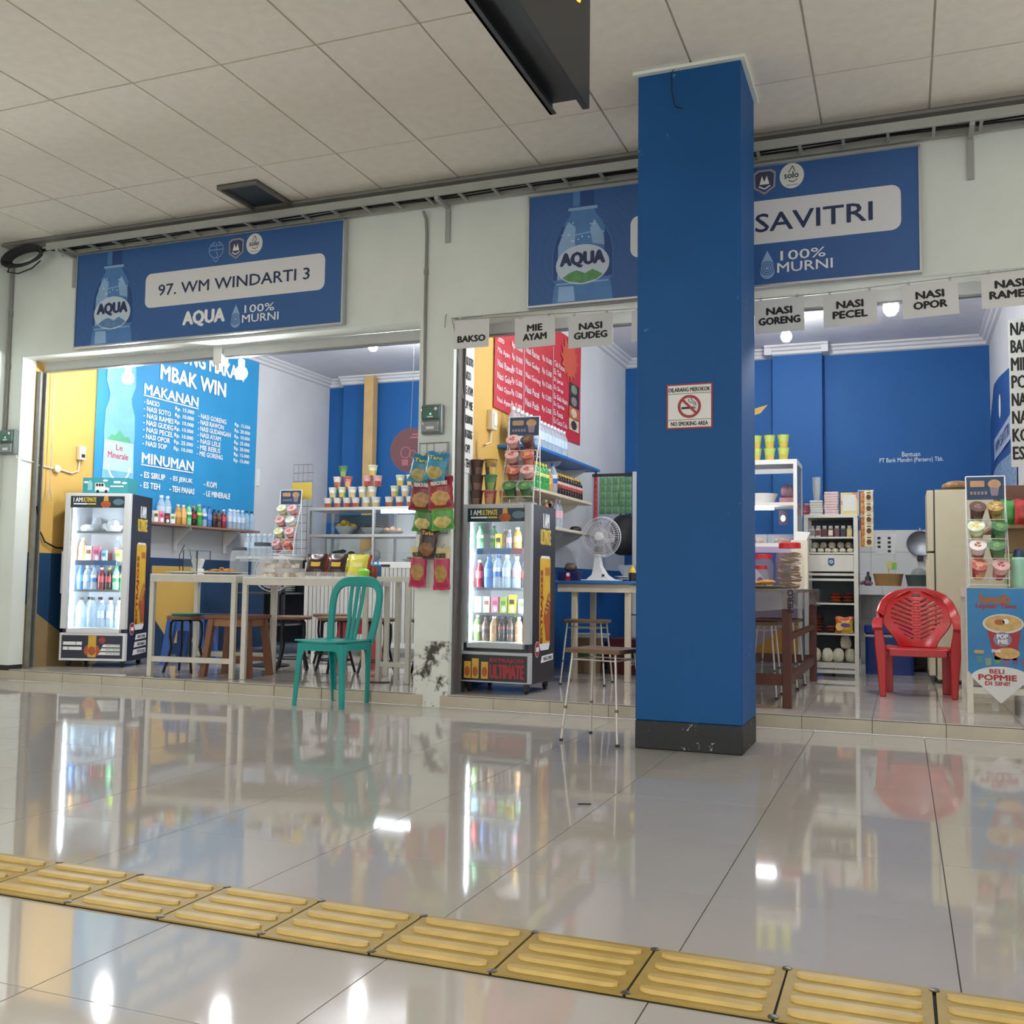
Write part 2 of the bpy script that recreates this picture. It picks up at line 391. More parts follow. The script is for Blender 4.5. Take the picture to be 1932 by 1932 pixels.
# hall ceiling
CT = mat('mineral_fibre_ceiling_tile', '#e8e2d6', .9, var=.04, scale=14, bump=.15, stain='#a39d90', sscale=46, slo=.66, shi=.72); TB = mat('ceiling_grid_metal', '#cdc7ba', .5, var=.05)
b = MB(); b.bx(-4.35, 14, -4.36, 0, 3.648, 3.72, TB); b.bx(-4.35, 14, -16, -4.36, 3.636, 3.72, CT); b.bx(-4.35, -4.123, -4.36, 0, 3.636, 3.648, CT)
ceil = struct('ceiling', b, 'suspended hall ceiling of long mineral-fibre panels')
def ctile(d): return MB().bx(.006, .594, .006, d - .006, 0, .012, CT).mesh('ceiling_panel')
c1, c2 = ctile(1.2), ctile(.62)
for i in range(-4, 12):
    for j in range(-2, 2):
        x, y = -1.723 + .6 * i, -1.96 + 1.2 * j
        if j == -1 and 5 <= i <= 6 and False: continue
        ob('ceiling_panel', c2 if j == 1 else c1, ceil, (x, y, 3.636 + random.uniform(0, .003)))
b = MB(); b.bx(-4.15, 6, -.13, 0, 3.62, 3.648, mat('grey_ceiling_trim', '#8f8d86', .8, var=.08)); b.build('edge_trim', ceil)  # edge strip along the wall, a darker grey than the panels
# lamps added to light the hall, unseen behind the viewer
LAMP = mat('added_lamp_diffuser', '#fffaf2', .5, emit=HALL)
for i, (x, n) in enumerate(((-2.3, 'far left'), (.1, 'left'), (2.5, 'middle'), (4.9, 'right'))):
    for j, y in enumerate((-7.2, -9.6)):
        t = thing('added_ceiling_light', 'added unseen %s lamp in the %s row of the hall ceiling' % (n, ('nearer', 'further')[j]), 'added light', (x, y, 3.60), group='added unseen hall lamps')
        MB().bx(-.32, .32, -.62, .62, .012, .034, WHITE).build('housing', t); MB().bx(-.3, .3, -.6, .6, 0, .012, LAMP).build('diffuser', t)

# blue pillar
PB = mat('pillar_blue_paint', '#135089', .55, var=.07, scale=1.4, spec=.25, bump=.04, stain='#5d8db5', sscale=3.2, slo=.665, shi=.68)
PK = mat('pillar_black_base', '#1f2225', .55, var=.15, scale=6, stain='#b9b8b0', sscale=14, slo=.62, shi=.64)
b = MB(); b.bx(1.583, 2.136, -1.1, -.6, .146, 3.636, PB); b.bx(1.582, 2.137, -1.101, -.599, 0, .146, PK)
pil = struct('pillar', b, 'square blue painted pillar with a chipped black base', bev=.006)
b = MB()
for a in ((1.56, 2.16, -1.13, -1.1), (1.56, 2.16, -.6, -.57), (1.56, 1.583, -1.1, -.6), (2.136, 2.16, -1.1, -.6)): b.bx(*a, 3.618, 3.636, WALL)
b.build('ceiling_collar', pil)
MB().tube([(1.79, -1.112, 3.63), (1.775, -1.13, 3.6), (1.772, -1.112, 3.5), (1.79, -1.108, 3.42), (1.83, -1.106, 3.40)], .0025, BLACK, 5).build('loose_wire', pil)
# no smoking sign
t = thing('warning_sign', 'square no smoking sign with red border on the blue pillar', 'sign', (1.746, -1.1, 1.668))
MB().bx(0, .242, -.004, 0, 0, .238, mat('sign_red', '#9c2733', .5)).build('board', t)
pl = Pl((0, -.004, 0)); b = MB(); b.rect(pl, .008, .008, .234, .230, PAPER, 1)
b.line(pl, [(.008, .186), (.234, .186)], .0022, INK, 2); b.line(pl, [(.008, .048), (.234, .048)], .0022, INK, 2)
b.build('face', t)
letters(t, pl, 'DILARANG MEROKOK', .012, .196, .218, .022, INK, .02); letters(t, pl, 'NO SMOKING AREA', .024, .016, .194, .022, INK, .02)
b = MB(); rd = _M['sign_red']; b.ring(pl, .121, .117, .047, .061, rd, 3, 32)
b.poly(pl, [(.121 - .043, .117 + .034), (.121 - .034, .117 + .043), (.121 + .043, .117 - .034), (.121 + .034, .117 - .043)], rd, 4)
b.rect(pl, .079, .104, .143, .115, INK, 2); b.rect(pl, .146, .104, .149, .115, INK, 2); b.rect(pl, .152, .104, .155, .115, INK, 2)
b.line(pl, [(.146, .12), (.146, .132), (.136, .136), (.124, .138), (.117, .148), (.12, .158)], .0035, INK, 2); b.line(pl, [(.155, .12), (.153, .137), (.142, .145), (.132, .148), (.134, .158), (.127, .164)], .0035, INK, 2)
b.build('pictogram', t)

# ================================================================ FACADE
SB = mat('sign_vinyl_blue', '#34609c', .42, var=.05, scale=1.2); NAVY = mat('navy_ink', '#27345c', .5); PANEL = mat('sign_panel_grey', '#e0e1e2', .5)
LB = mat('bottle_print_light', '#8fb2d8', .45, var=.12, scale=5); LB2 = mat('bottle_print_mid', '#4f7fb8', .45, var=.15, scale=6); LB3 = mat('bottle_print_dark', '#274a86', .45)
def sign(name, label, x0, z0, W, H, texts, green):
    t = thing(name, label, 'shop sign', (x0, 0, z0))
    b = MB(); b.bx(.012, W - .012, -.05, 0, .012, H - .012, SB); b.build('board', t)
    b = MB()
    for a in ((0, W, 0, .012), (0, W, H - .012, H), (0, .012, .012, H - .012), (W - .012, W, .012, H - .012)): b.bx(a[0], a[1], -.056, 0, a[2], a[3], ALU)
    b.build('frame', t)
    pl = Pl((0, -.05, 0)); b = MB(); b.rrect(pl, .715, .27, 2.36, .545, .055, PANEL, 1); b.build('name_panel', t)
    for s_, u, v, wd, h in texts: letters(t, pl, s_, u, v, wd, h, NAVY, .012, 2)
    letters(t, pl, 'AQUA', 1.095, .088, .385, .12, WINK, .035); letters(t, pl, '100%', 1.665, .152, .265, .06, WINK, .008); letters(t, pl, 'MURNI', 1.645, .078, .325, .06, WINK, .008)
    b = MB(); dr = [(1.585 + .062 * math.sin(a) * (1 - .0) * (.35 + .65 * (math.sin(a / 2) ** 2)), .135 - .09 * math.cos(math.pi - a) * -1 * -1) for a in [2 * math.pi * k / 24 for k in range(24)]]
    dr = []
    for k in range(28):
        a = 2 * math.pi * k / 28; rr = .062
        dr.append((1.585 + rr * math.sin(a) * math.sin(a / 2) ** 1.3, .135 + .09 * math.cos(a)))
    b.poly(pl, dr, LB, 2)
    for q in (.2, .42, .64): b.ring(pl, 1.585, .112, .06 * q, .06 * q + .006, SB, 3, 18)
    b.build('drop_emblem', t)
    b = MB(); b.ring(pl, 1.385, .672, .062, .068, LB, 2, 24); b.line(pl, [(1.32, .672), (1.45, .672)], .006, LB, 2); b.line(pl, [(1.385, .735), (1.385, .672)], .005, LB, 2)
    b.ring(pl, 1.385, .7, .028, .033, LB, 2, 16, 0, 180, 1.2); b.line(pl, [(1.33, .705), (1.44, .705)], .005, LB, 2); b.line(pl, [(1.36, .6), (1.385, .575), (1.41, .6)], .006, LB, 2); b.line(pl, [(1.385, .66), (1.40, .63), (1.385, .605)], .006, LB, 2)
    b.build('globe_emblem', t)
    b = MB(); sh = lambda k: [(1.57 + k * u, .665 + k * v) for u, v in ((-.07, .055), (-.04, .075), (.04, .075), (.07, .055), (.065, -.04), (0, -.085), (-.065, -.04))]
    b.poly(pl, sh(1), mat('emblem_beige', '#a89a92', .5), 2); b.poly(pl, sh(.82), LB3, 3); b.poly(pl, sh(.66), mat('emblem_dark', '#4a4a58', .5), 4)
    b.poly(pl, [(1.54, .645), (1.555, .70), (1.57, .66), (1.585, .70), (1.60, .645)], WINK, 5); b.line(pl, [(1.535, .635), (1.57, .615), (1.605, .635)], .008, WINK, 5)
    b.build('shield_emblem', t)
    b = MB(); b.disc(pl, 1.735, .68, .073, .08, mat('emblem_white', '#e4e4e0', .5), 2, 28); b.text(pl, 'solo', 1.69, .665, .085, .04, mat('emblem_ink', '#3a4a4e', .5), .02, 3); b.line(pl, [(1.715, .70), (1.74, .742), (1.755, .705)], .005, _M['emblem_ink'], 3); b.line(pl, [(1.715, .652), (1.74, .64), (1.768, .655)], .005, _M['emblem_ink'], 3); b.line(pl, [(1.70, .622), (1.775, .622)], .003, _M['emblem_ink'], 3)
    b.build('round_emblem', t)
    # printed water bottle
    b = MB(); bu = .39
    for k in range(5, 15):
        for q in range(60):
            a0, a1 = R(6 * q), R(6 * q + 6); r0 = .052 * k; pts = [(bu + r * math.cos(a), .33 + r * math.sin(a)) for r, a in ((r0, a0), (r0 + .004, a0), (r0 + .004, a1), (r0, a1))]
            if all(.02 < u < .71 + (k % 3) * .0 and .02 < v < H - .02 for u, v in pts): b.poly(pl, pts, mat('sign_wave_blue', '#44689f', .45), .5)
    half = [(.21, .012), (.205, .06), (.195, .13), (.185, .145), (.21, .17), (.21, .34), (.195, .43), (.13, .55), (.09, .6), (.08, .63), (.1, .635), (.1, .65), (.075, .652), (.075, .77)]
    b.poly(pl, [(bu + u, v) for u, v in half] + [(bu - u, v) for u, v in half[::-1]], LB2, 1)
    b.poly(pl, [(bu - .19, .17), (bu - .06, .17), (bu - .05, .52), (bu - .1, .56), (bu - .17, .44), (bu - .19, .34)], LB, 2); b.poly(pl, [(bu + .07, .40), (bu + .15, .38), (bu + .14, .46), (bu + .08, .56), (bu + .05, .5)], LB, 2)
    b.poly(pl, [(bu - .17, .02), (bu - .05, .02), (bu - .06, .12), (bu - .165, .125)], LB, 2); b.rect(pl, bu - .075, .655, bu + .075, .768, LB3, 2); b.rect(pl, bu - .07, .66, bu - .02, .768, LB2, 3)
    b.poly(pl, [(bu + .13, .17), (bu + .205, .17), (bu + .205, .34), (bu + .19, .43), (bu + .15, .5), (bu + .15, .38)], LB3, 1.6); b.poly(pl, [(bu - .205, .17), (bu - .175, .17), (bu - .17, .4), (bu - .12, .53), (bu - .14, .53), (bu - .19, .43), (bu - .205, .34)], LB3, 2.4)
    b.rect(pl, bu - .1, .632, bu + .1, .652, LB, 2); b.line(pl, [(bu - .15, .475), (bu - .05, .465), (bu + .05, .475), (bu + .15, .47)], .008, LB, 2.6); b.line(pl, [(bu - .18, .14), (bu + .18, .14)], .01, LB, 2.6)
    rq = random.Random(4)
    for q in range(9): b.disc(pl, bu + rq.uniform(-.11, .09), rq.uniform(.41, .56), .005, .005, WINK, 3, 8)
    b.disc(pl, bu, .262, .185, .135, mat('bottle_label_white', '#c3d2e2', .45), 3, 28)
    b.text(pl, 'AQUA', bu - .15, .245, .30, .1, NAVY, .045, 4)
    mt = mat('label_mountain_%s' % ('green' if green else 'blue'), '#5f9b62' if green else '#5d86b4', .5, var=.2, scale=20)
    b.poly(pl, [(bu - .14, .18), (bu - .09, .21), (bu - .04, .225), (bu + .02, .2), (bu + .07, .225), (bu + .14, .185), (bu + .1, .155), (bu, .135), (bu - .1, .155)], mt, 4)
    b.build('bottle_print', t); return t
sign('shop_sign', 'long blue shop sign reading 97. WM WINDARTI 3', -3.388, 2.71, 2.518, .782, [('97. WM WINDARTI 3', .845, .36, 1.385, .088)], False)
sign('shop_sign', 'long blue shop sign reading SAVITRI, half behind the pillar', .557, 2.70, 2.47, .772, [('SAVITRI', 1.515, .345, .685, .115)], True)
# roller shutter beams
BEAM = mat('shutter_beam_grey', '#b9bab6', .5, var=.04)
for lab, x0, x1 in (('left pale grey roller shutter beam over the left opening', -3.95, -2.19), ('right pale grey roller shutter beam over the left opening', -2.10, -.27), ('pale grey roller shutter beam over the right opening behind the hanging papers', .02, 3.75)):
    t = thing('roller_shutter', lab, 'shutter', (x0, .2, 2.6)); L = x1 - x0
    MB().bx(0, L, 0, .06, .012, .09, BEAM).build('beam', t, bev=.004); MB().bx(.01, L - .01, .005, .05, 0, .012, STEEL).build('bottom_lip', t)
t = solo('shutter_joint', 'small white mullion stub between the two shutter beams', 'bracket', MB().bx(-2.185, -2.105, .19, .27, 2.55, 2.69, WHITE).bx(-2.16, -2.13, .2, .24, 2.5, 2.55, WHITE))
for lab, x, y in (('weathered steel shutter guide rail at the far left jamb', -3.975, .15), ('steel shutter guide rail beside the middle column in the left opening', -.31, .2), ('dark steel shutter guide rail beside the fridge in the right opening', .003, .05)):
    b = MB(); m = mat('guide_rail_steel', '#86857e', .55, .3, var=.12, scale=12, stain='#6a5a3c', sscale=5, slo=.62, shi=.75)
    hgt = 2.60
    if x > 0: b.bx(x, x + .012, y, y + .09, .088, hgt, mat('dark_rail_steel', '#6d6966', .6, .2, var=.1)); b.bx(x + .012, x + .03, y + .075, y + .09, .088, hgt, _M['dark_rail_steel'])
    else: b.bx(x, x + .042, y, y + .012, .088, hgt, m); b.bx(x, x + .042, y + .06, y + .072, .088, hgt, m); b.bx(x, x + .008, y + .012, y + .06, .088, hgt, m)
    solo('shutter_rail', lab, 'rail', b)
# cable tray along the top of the wall
t = thing('cable_tray', 'pale metal cable tray running along the top of the facade', 'cable tray', (0, 0, 0)); TR = mat('tray_metal', '#a7a9a2', .55, .2, var=.06)
MB().bx(-3.56, 4.4, -.215, -.2, 3.50, 3.555, TR).bx(-3.56, 4.4, -.2, -.17, 3.54, 3.555, TR).build('rail', t); MB().bx(-3.56, 4.4, -.05, -.035, 3.50, 3.545, TR).build('rail', t)
rg = MB().bx(-.009, .009, -.2, -.05, 3.503, 3.518, TR).mesh('rung')
for k in range(32): ob('rung', rg, t, (-3.4 + .25 * k, 0, 0))
for x in (-3.45, -.06, 3.3):
    MB().bx(x - .014, x + .014, -.21, 0, 3.475, 3.50, TR).bx(x - .018, x + .018, -.016, 0, 3.235, 3.475, TR).build('bracket', t)
b = MB()
for q in range(4): b.tube([(-3.5 + .45 * i, -.09 - .02 * q + .012 * math.sin(i * 1.7 + q), 3.527 + .006 * q + .004 * math.sin(i * 2.3 + q)) for i in range(18)], .007, BLACK, 5)
solo('cable_bundle', 'black cables lying in the tray above the signs', 'cable', b)
b = MB()
for q in range(5): b.tube([(-3.88 + (.17 + .012 * q) * math.cos(a), -.11 - .012 * q, 3.50 + (.05 + .008 * q) * math.sin(a) + .02 * math.cos(a)) for a in [2 * math.pi * k / 20 for k in range(20)]], .012, mat('black_cable', '#1d1f21', .5), 6, True)
b.tube([(-4.05, -.1, 3.48), (-4.08, -.11, 3.40), (-3.95, -.12, 3.37), (-3.8, -.12, 3.40), (-3.72, -.11, 3.46)], .006, _M['black_cable'], 5)
b.tube([(-3.72, -.13, 3.53), (-3.6, -.13, 3.54), (-3.5, -.12, 3.51)], .014, _M['black_cable'], 6)
solo('cable_coil', 'coil of thick black cable in the upper left wall corner', 'cable', b)
COND = mat('conduit_grey', '#8e8c86', .5, var=.05)
solo('conduit_pipe', 'thin grey conduit running down the left wall corner', 'pipe', MB().tube([(-4.125, -.012, 3.5), (-4.125, -.012, 2.08)], .011, COND, 8).lathe([(.016, 3.05), (.016, 3.09)], COND, 8, (-4.125, -.012, 0)).lathe([(.016, 2.6), (.016, 2.64)], COND, 8, (-4.125, -.012, 0)))
solo('conduit_pipe', 'thin grey conduit running down the middle column to the meter', 'pipe', MB().tube([(-.235, -.05, 3.47), (-.225, -.02, 3.42), (-.222, -.012, 3.3), (-.222, -.012, 2.09)], .011, COND, 8).lathe([(.016, 3.02), (.016, 3.06)], COND, 8, (-.222, -.012, 0)))
solo('wire', 'thin grey wire stapled around the top left of the right opening', 'cable', MB().tube([(.08, -.004, 2.12), (.0, -.004, 2.62), (-.02, -.004, 2.69), (1.5, -.004, 2.692)], .003, COND, 5).tube([(-.06, -.006, 2.72), (-.055, -.03, 2.70), (-.06, -.03, 2.62)], .003, COND, 5))
def meter(label, x, z):
    t = thing('electricity_meter', label, 'meter', (x, 0, z)); g1 = mat('meter_grey', '#6f7a78', .35); 
    MB().rbx(0, .16, -.05, 0, 0, .205, .012, g1).build('case', t, bev=.008)
    MB().bx(.012, .148, -.074, -.05, .1, .19, mat('meter_window', '#4d6b62', .15)).build('window', t, bev=.006); MB().bx(.02, .14, -.066, -.05, .012, .085, mat('meter_cover', '#9aa3a2', .25, alpha=.8)).build('terminal_cover', t, bev=.005)
    pl = Pl((0, -.074, 0)); MB().disc(pl, .085, .135, .006, .006, mat('meter_led', '#3dff7a', .5, emit=6), 1, 10).build('status_light', t)
    MB().rect(pl, .06, .112, .105, .12, PAPER, 1).rect(Pl((0, -.066, 0)), .05, .03, .11, .05, PAPER, 1).build('label_plate', t)
    MB().disc(pl, .125, .17, .012, .012, PAPER, 1, 12).build('seal', t)
meter('grey electricity meter with green light on the far left wall', -4.14, 1.868); meter('grey electricity meter with green light on the middle column', -.222, 1.876)
solo('wire', 'pale wire running from the left meter to the shutter rail', 'cable', MB().tube([(-4.0, -.01, 1.87), (-3.99, -.008, 1.84), (-3.975, .05, 1.825), (-3.965, .148, 1.82)], .005, WHITE, 5))
solo('pull_cord', 'thin pull cord with a triangular handle hanging at the left jamb', 'cord', MB().tube([(-3.93, .3, 2.6), (-3.93, .3, 1.62), (-3.93, .27, 1.5), (-3.93, .33, 1.5), (-3.93, .3, 1.62)], .004, mat('cord_grey', '#b8b4aa', .6), 5))
solo('twig', 'small dark twig lying on the concourse floor', 'litter', MB().tube([(1.718, -2.528, .004), (1.741, -2.522, .005), (1.765, -2.507, .004)], .003, DARK, 5))
# small vent in the hall ceiling
t = thing('air_vent', 'dark square air vent in the hall ceiling near the left sign', 'vent', (-1.605, -.58, 3.605)); VD = mat('vent_dark', '#2c3440', .5)
MB().bx(0, .335, 0, .44, .024, .031, VD).build('grille', t)
b = MB()
for a in ((0, .335, 0, .02), (0, .335, .42, .44), (0, .02, .02, .42), (.315, .335, .02, .42)): b.bx(*a, 0, .024, mat('vent_frame', '#6e6a60', .5))
b.build('frame', t)
# hanging LED sign
t = thing('led_display', 'black hanging LED display box above the concourse', 'display sign', (1.48, -2.26, 2.9)); LK = mat('led_box_black', '#25272a', .4)
b = MB(); b.bx(0, .012, -2.6, 0, 0, .6, LK); b.bx(0, .03, -2.6, 0, 0, .004, LK); b.build('side_plate', t); MB().bx(.168, .18, -2.6, 0, 0, .6, LK).bx(.15, .168, -2.6, 0, 0, .004, LK).build('side_plate', t)
MB().bx(.012, .168, -2.6, 0, .05, .062, LK).build('underside', t); MB().bx(.012, .168, -.012, -.002, .062, .6, LK).build('end_cap', t); MB().bx(.012, .168, -2.6, -.012, .588, .6, LK).build('lid', t)
pl = Pl((.18, -2.0, 0), (0, 1, 0)); b = MB(); OR = mat('led_orange', '#ff8a1e', .5, emit=4); b.line(pl, [(1.10, .62), (1.10, .40), (1.13, .36), (1.16, .40), (1.16, .46)], .022, OR, 1); b.build('led_stroke', t); MB().line(pl, [(1.80, .6), (1.80, .385), (1.845, .40), (1.87, .47), (1.84, .5)], .022, OR, 1).build('led_stroke', t)
for y in (-.4, -2.2): MB().tube([(.09, y, .6), (.09, y, .736)], .01, STEEL, 6).build('hanger_rod', t)

# hanging paper signs
def paper(label, x, z, lines, wd=.297, h=.21, y=-.012, tilt=0, th=None):
    t = thing('paper_sign', label, 'paper sign', (x, y, z), group='paper menu cards hanging over the right opening'); t.rotation_euler = (R(-2), R(tilt), 0)
    b = MB(); b.bx(0, wd, -.0012, .0, 0, h, PAPER); b.build('sheet', t)
    pl = Pl((0, -.0012, 0)); n = len(lines)
    for k, (s_, w_) in enumerate(lines):
        v = h * .5 + (n / 2 - k - 1) * .062 + (.008 if n > 1 else -.03); letters(t, pl, s_, wd / 2, v, w_, .044, INK, .045, 1, 'c')
    b = MB()
    for u in (.04, wd - .04): b.bx(u - .008, u + .008, -.003, .003, h - .006, h + .014, mat('tape_clear', '#d8d8d0', .3, alpha=.6))
    b.build('tape', t)
paper('white hanging card reading BAKSO', .005, 2.468, [('BAKSO', .205)], .262); paper('white hanging card reading MIE AYAM', .46, 2.436, [('MIE', .105), ('AYAM', .165)], .288, tilt=-1.5); paper('white hanging card reading NASI GUDEG', .842, 2.412, [('NASI', .155), ('GUDEG', .225)], .306, .222, tilt=-.8)
paper('white hanging card half hidden at the left edge of the pillar', 1.272, 2.425, [])
paper('white hanging card reading NASI GORENG', 2.06, 2.412, [('NASI', .15), ('GORENG', .245)], .298, .216, tilt=-1); paper('white hanging card reading NASI PECEL', 2.47, 2.42, [('NASI', .15), ('PECEL', .195)], .308, .208, tilt=-1); paper('white hanging card reading NASI OPOR', 2.92, 2.436, [('NASI', .15), ('OPOR', .18)], .305, .208, tilt=-2); paper('white hanging card reading NASI RAMES at the right edge', 3.345, 2.462, [('NASI', .15), ('RAMES', .21)], .297, .21, tilt=-1)
b = MB(); b.tube([(0, -.012, 2.675), (1.4, -.012, 2.64), (2.4, -.012, 2.635), (3.7, -.012, 2.68)], .002, COND, 4); solo('string', 'string on which the white menu cards hang', 'string', b)
# vertical menu strips
MENU = ['NASI SOTO', 'BAKSO', 'MIE AYAM', 'POP MIE', 'NASI RAWON', 'NASI GUDEG', 'KOPI', 'ES TEH']
t = thing('menu_strip', 'vertical white menu strip on the dark rail of the right opening', 'menu', (.006, .145, 1.63))
MB().bx(-.002, .0, 0, .2, 0, .86, PAPER).build('sheet', t); pl = Pl((0, 0, 0), (0, 1, 0))
for k, s_ in enumerate(MENU): letters(t, pl, s_, .02, .775 - .105 * k, .16 if len(s_) > 6 else .12, .06, INK, .025, 1)
t = thing('menu_strip', 'vertical white menu strip hanging at the far right edge', 'menu', (3.515, .38, 1.585)); MB().rbx(0, .3, -.002, 0, 0, .9, .0009, PAPER).build('sheet', t); pl = Pl((0, -.002, 0))
for k, s_ in enumerate(['NASI SOTO', 'BAKSO', 'MIE AYAM', 'POP MIE', 'NASI RAWON', 'NASI GUDEG', 'KOPI', 'ES TEH']): letters(t, pl, s_, .012, .8 - .108 * k, .045 * len(s_) * .75, .078, INK, .02, 1)
# ================================================================ GENERIC GOODS
def K_bottle(body, cap, label, h=.22, r=.032, lab=(.35, .62), neck=.3, solid=False, lab2=None):
    def f():
        bm = body
        p = [(r * .86, 0), (r, .012), (r, h * .3), (r * .93, h * .33), (r, h * .36), (r, h * .62), (r * .9, h * .7), (r * .62, h * .82), (r * neck, h * .9), (r * neck, h * .94)]
        o = [('body', MB().lathe(p, bm, 12))]
        if label: o.append(('label', MB().lathe([(r + .0008, h * lab[0]), (r + .0008, h * (lab[0] * .45 + lab[1] * .55)), (r + .0008, h * lab[1])], (lambda j, i: (lab2 or label) if j else label), 12)))
        o.append(('cap', MB().lathe([(r * .46, h * .91), (r * .46, h), (r * .3, h)], cap, 10)))
        return o
    return f
def K_carton(m, w=.05, d=.035, h=.115, patch=None):
    def f():
        o = [('box', MB().bx(-w / 2, w / 2, -d / 2, d / 2, 0, h, m))]
        if patch: o.append(('print', MB().rect(Pl((-w / 2, -d / 2, 0)), w * .15, h * .5, w * .85, h * .75, patch, 1).disc(Pl((-w / 2, -d / 2, 0)), w * .6, h * .25, w * .3, h * .18, WINK, 1, 12)))
        return o
    return f
def K_cup(base, top, pic, rim='#f0efe8', h=.108, r=.049):
    A, B, C_, Rm = col(base), col(top), col(pic), col(rim)
    def f():
        p = [(r * .7, 0), (r * .76, h * .22), (r * .83, h * .48), (r * .9, h * .74), (r * .97, h * .95), (r * 1.04, h * .955), (r * 1.04, h)]
        def m(j, i):
            if j >= 4: return Rm
            fr = (i in (6, 7, 8, 9, 10, 11)); 
            if j == 3: return B
            if j in (0, 1) and i in (10, 11, 12, 13): return C_
            if j == 2 and i in (11, 12, 13): return Rm
            return A if j < 2 else B if (i % 4) else A
        b = MB().lathe(p, m, 16); l = MB(); l.lathe([(0, h + .0005), (r * .45, h + .003), (r * .98, h + .001)], (lambda j, i: (Rm if i % 5 == 0 else (C_ if j == 0 else B))), 16)
        return [('cup', b), ('lid', l)]
    return f
CUPS = {'green': K_cup('#8fae6b', '#cfdca0', '#d9b35c'), 'orange': K_cup('#c98a6a', '#e4ded8', '#b5562e', '#e2ddd8'), 'pale': K_cup('#b9c6b4', '#d8e0d4', '#d7b983'), 'brown': K_cup('#4f3630', '#5d423a', '#8f6a5c', '#5a4038'),
        'red': K_cup('#9c3a38', '#b75a4e', '#d9a06a', '#c98d80'), 'pink': K_cup('#c9848c', '#dba9a6', '#a8423e', '#e2b8b4'), 'dgreen': K_cup('#34503c', '#4f7d4e', '#87a35a', '#5f8f62'), 'lime': K_cup('#a9c24a', '#c4d468', '#d8b352', '#b8d06a'), 'gold': K_cup('#5b4534', '#b08c3e', '#d3b160', '#7b6a4c')}
CUPW = {'green': 'green', 'orange': 'orange and white', 'pale': 'pale green', 'brown': 'dark brown', 'red': 'red', 'pink': 'pink', 'dgreen': 'dark green', 'lime': 'lime green', 'gold': 'brown and gold'}
def cup(k, loc, label, group, rz=0, rot=None, s=1): return place('cup_' + k, CUPS[k], 'noodle_cup', label, 'noodle cup', loc, rz, group, rot, s)
def pillow(w, h, th, front, nu=10, nv=14):
    """sealed snack bag standing in the XZ plane, origin at top centre"""
    def shp(u, v, sgn):
        x = (u - .5) * w; e = max(0, 1 - abs(2 * u - 1) ** 2.4); q = min(1, max(0, (v - .07) / .2)) * min(1, max(0, (.93 - v) / .2)); y = th * .5 * (e ** .6) * (q ** .7)
        x *= 1 - .07 * q + .018 * math.sin(v * 23); z = -h + v * h + .006 * math.sin(u * 9) * (1 if v > .9 else .4)
        return Vector((x, -sgn * y - .0008 * sgn, z))
    return MB().grid(lambda u, v: shp(u, v, 1), nu, nv, front).grid(lambda u, v: shp(1 - u, v, -1), nu, nv, front)
def K_jar(body, lid, r=.07, h=.2, lr=.055):
    def f(): return [('jar', MB().lathe([(r * .9, 0), (r, .01), (r, h * .72), (r * .92, h * .82), (lr * .95, h * .9), (lr * .95, h * .93)], body, 18)), ('lid', MB().lathe([(lr, h * .9), (lr, h), (lr * .9, h + .004), (0, h + .004)], lid, 18))]
    return f
def plate(r, m): return MB().lathe([(r * .55, 0), (r * .6, .004), (r, .018), (r, .021), (r * .58, .009), (0, .008)], m, 24)
def bowl(r, h, m): return MB().lathe([(r * .5, 0), (r * .8, h * .5), (r, h), (r * .96, h), (r * .74, h * .5), (r * .4, .012), (0, .012)], m, 24)
BULBM = mat('bulb_glow', '#fbfcff', .5, emit=BULB)
def bulb(label, x, y, z, top):
    t = thing('light_bulb', label, 'light bulb', (x, y, z))
    MB().lathe([(0, -.055), (.026, -.05), (.044, -.026), (.048, .0), (.042, .024), (.024, .044), (.018, .05)], BULBM, 16).build('globe', t)
    MB().lathe([(.02, .05), (.024, .06), (.026, .1), (.012, .112)], WHITE, 12).build('socket', t)
    if top - z > .13: MB().tube([(0, 0, .11), (0, 0, top - z)], .005, WHITE, 5).build('cord', t)
bulb('bright bulb hanging at the left of the left opening', -3.16, .33, 2.53, 2.69); bulb('bright bulb hanging below the shutter joint of the left opening', -2.01, .32, 2.50, 2.69)
bulb('bright bulb under the ceiling inside the left shop', -2.10, 2.6, 3.24, 3.43); bulb('bright bulb near the middle column inside the left shop', -1.57, 3.0, 3.32, 3.43)
bulb('bright bulb inside the right shop below the NASI GORENG card', 1.93, 3.1, 3.15, 3.43); bulb('bright bulb between the NASI PECEL and NASI OPOR cards', 2.85, .42, 2.63, 3.43); bulb('bright bulb behind the pillar in the right opening', 1.3, .42, 2.62, 3.43)

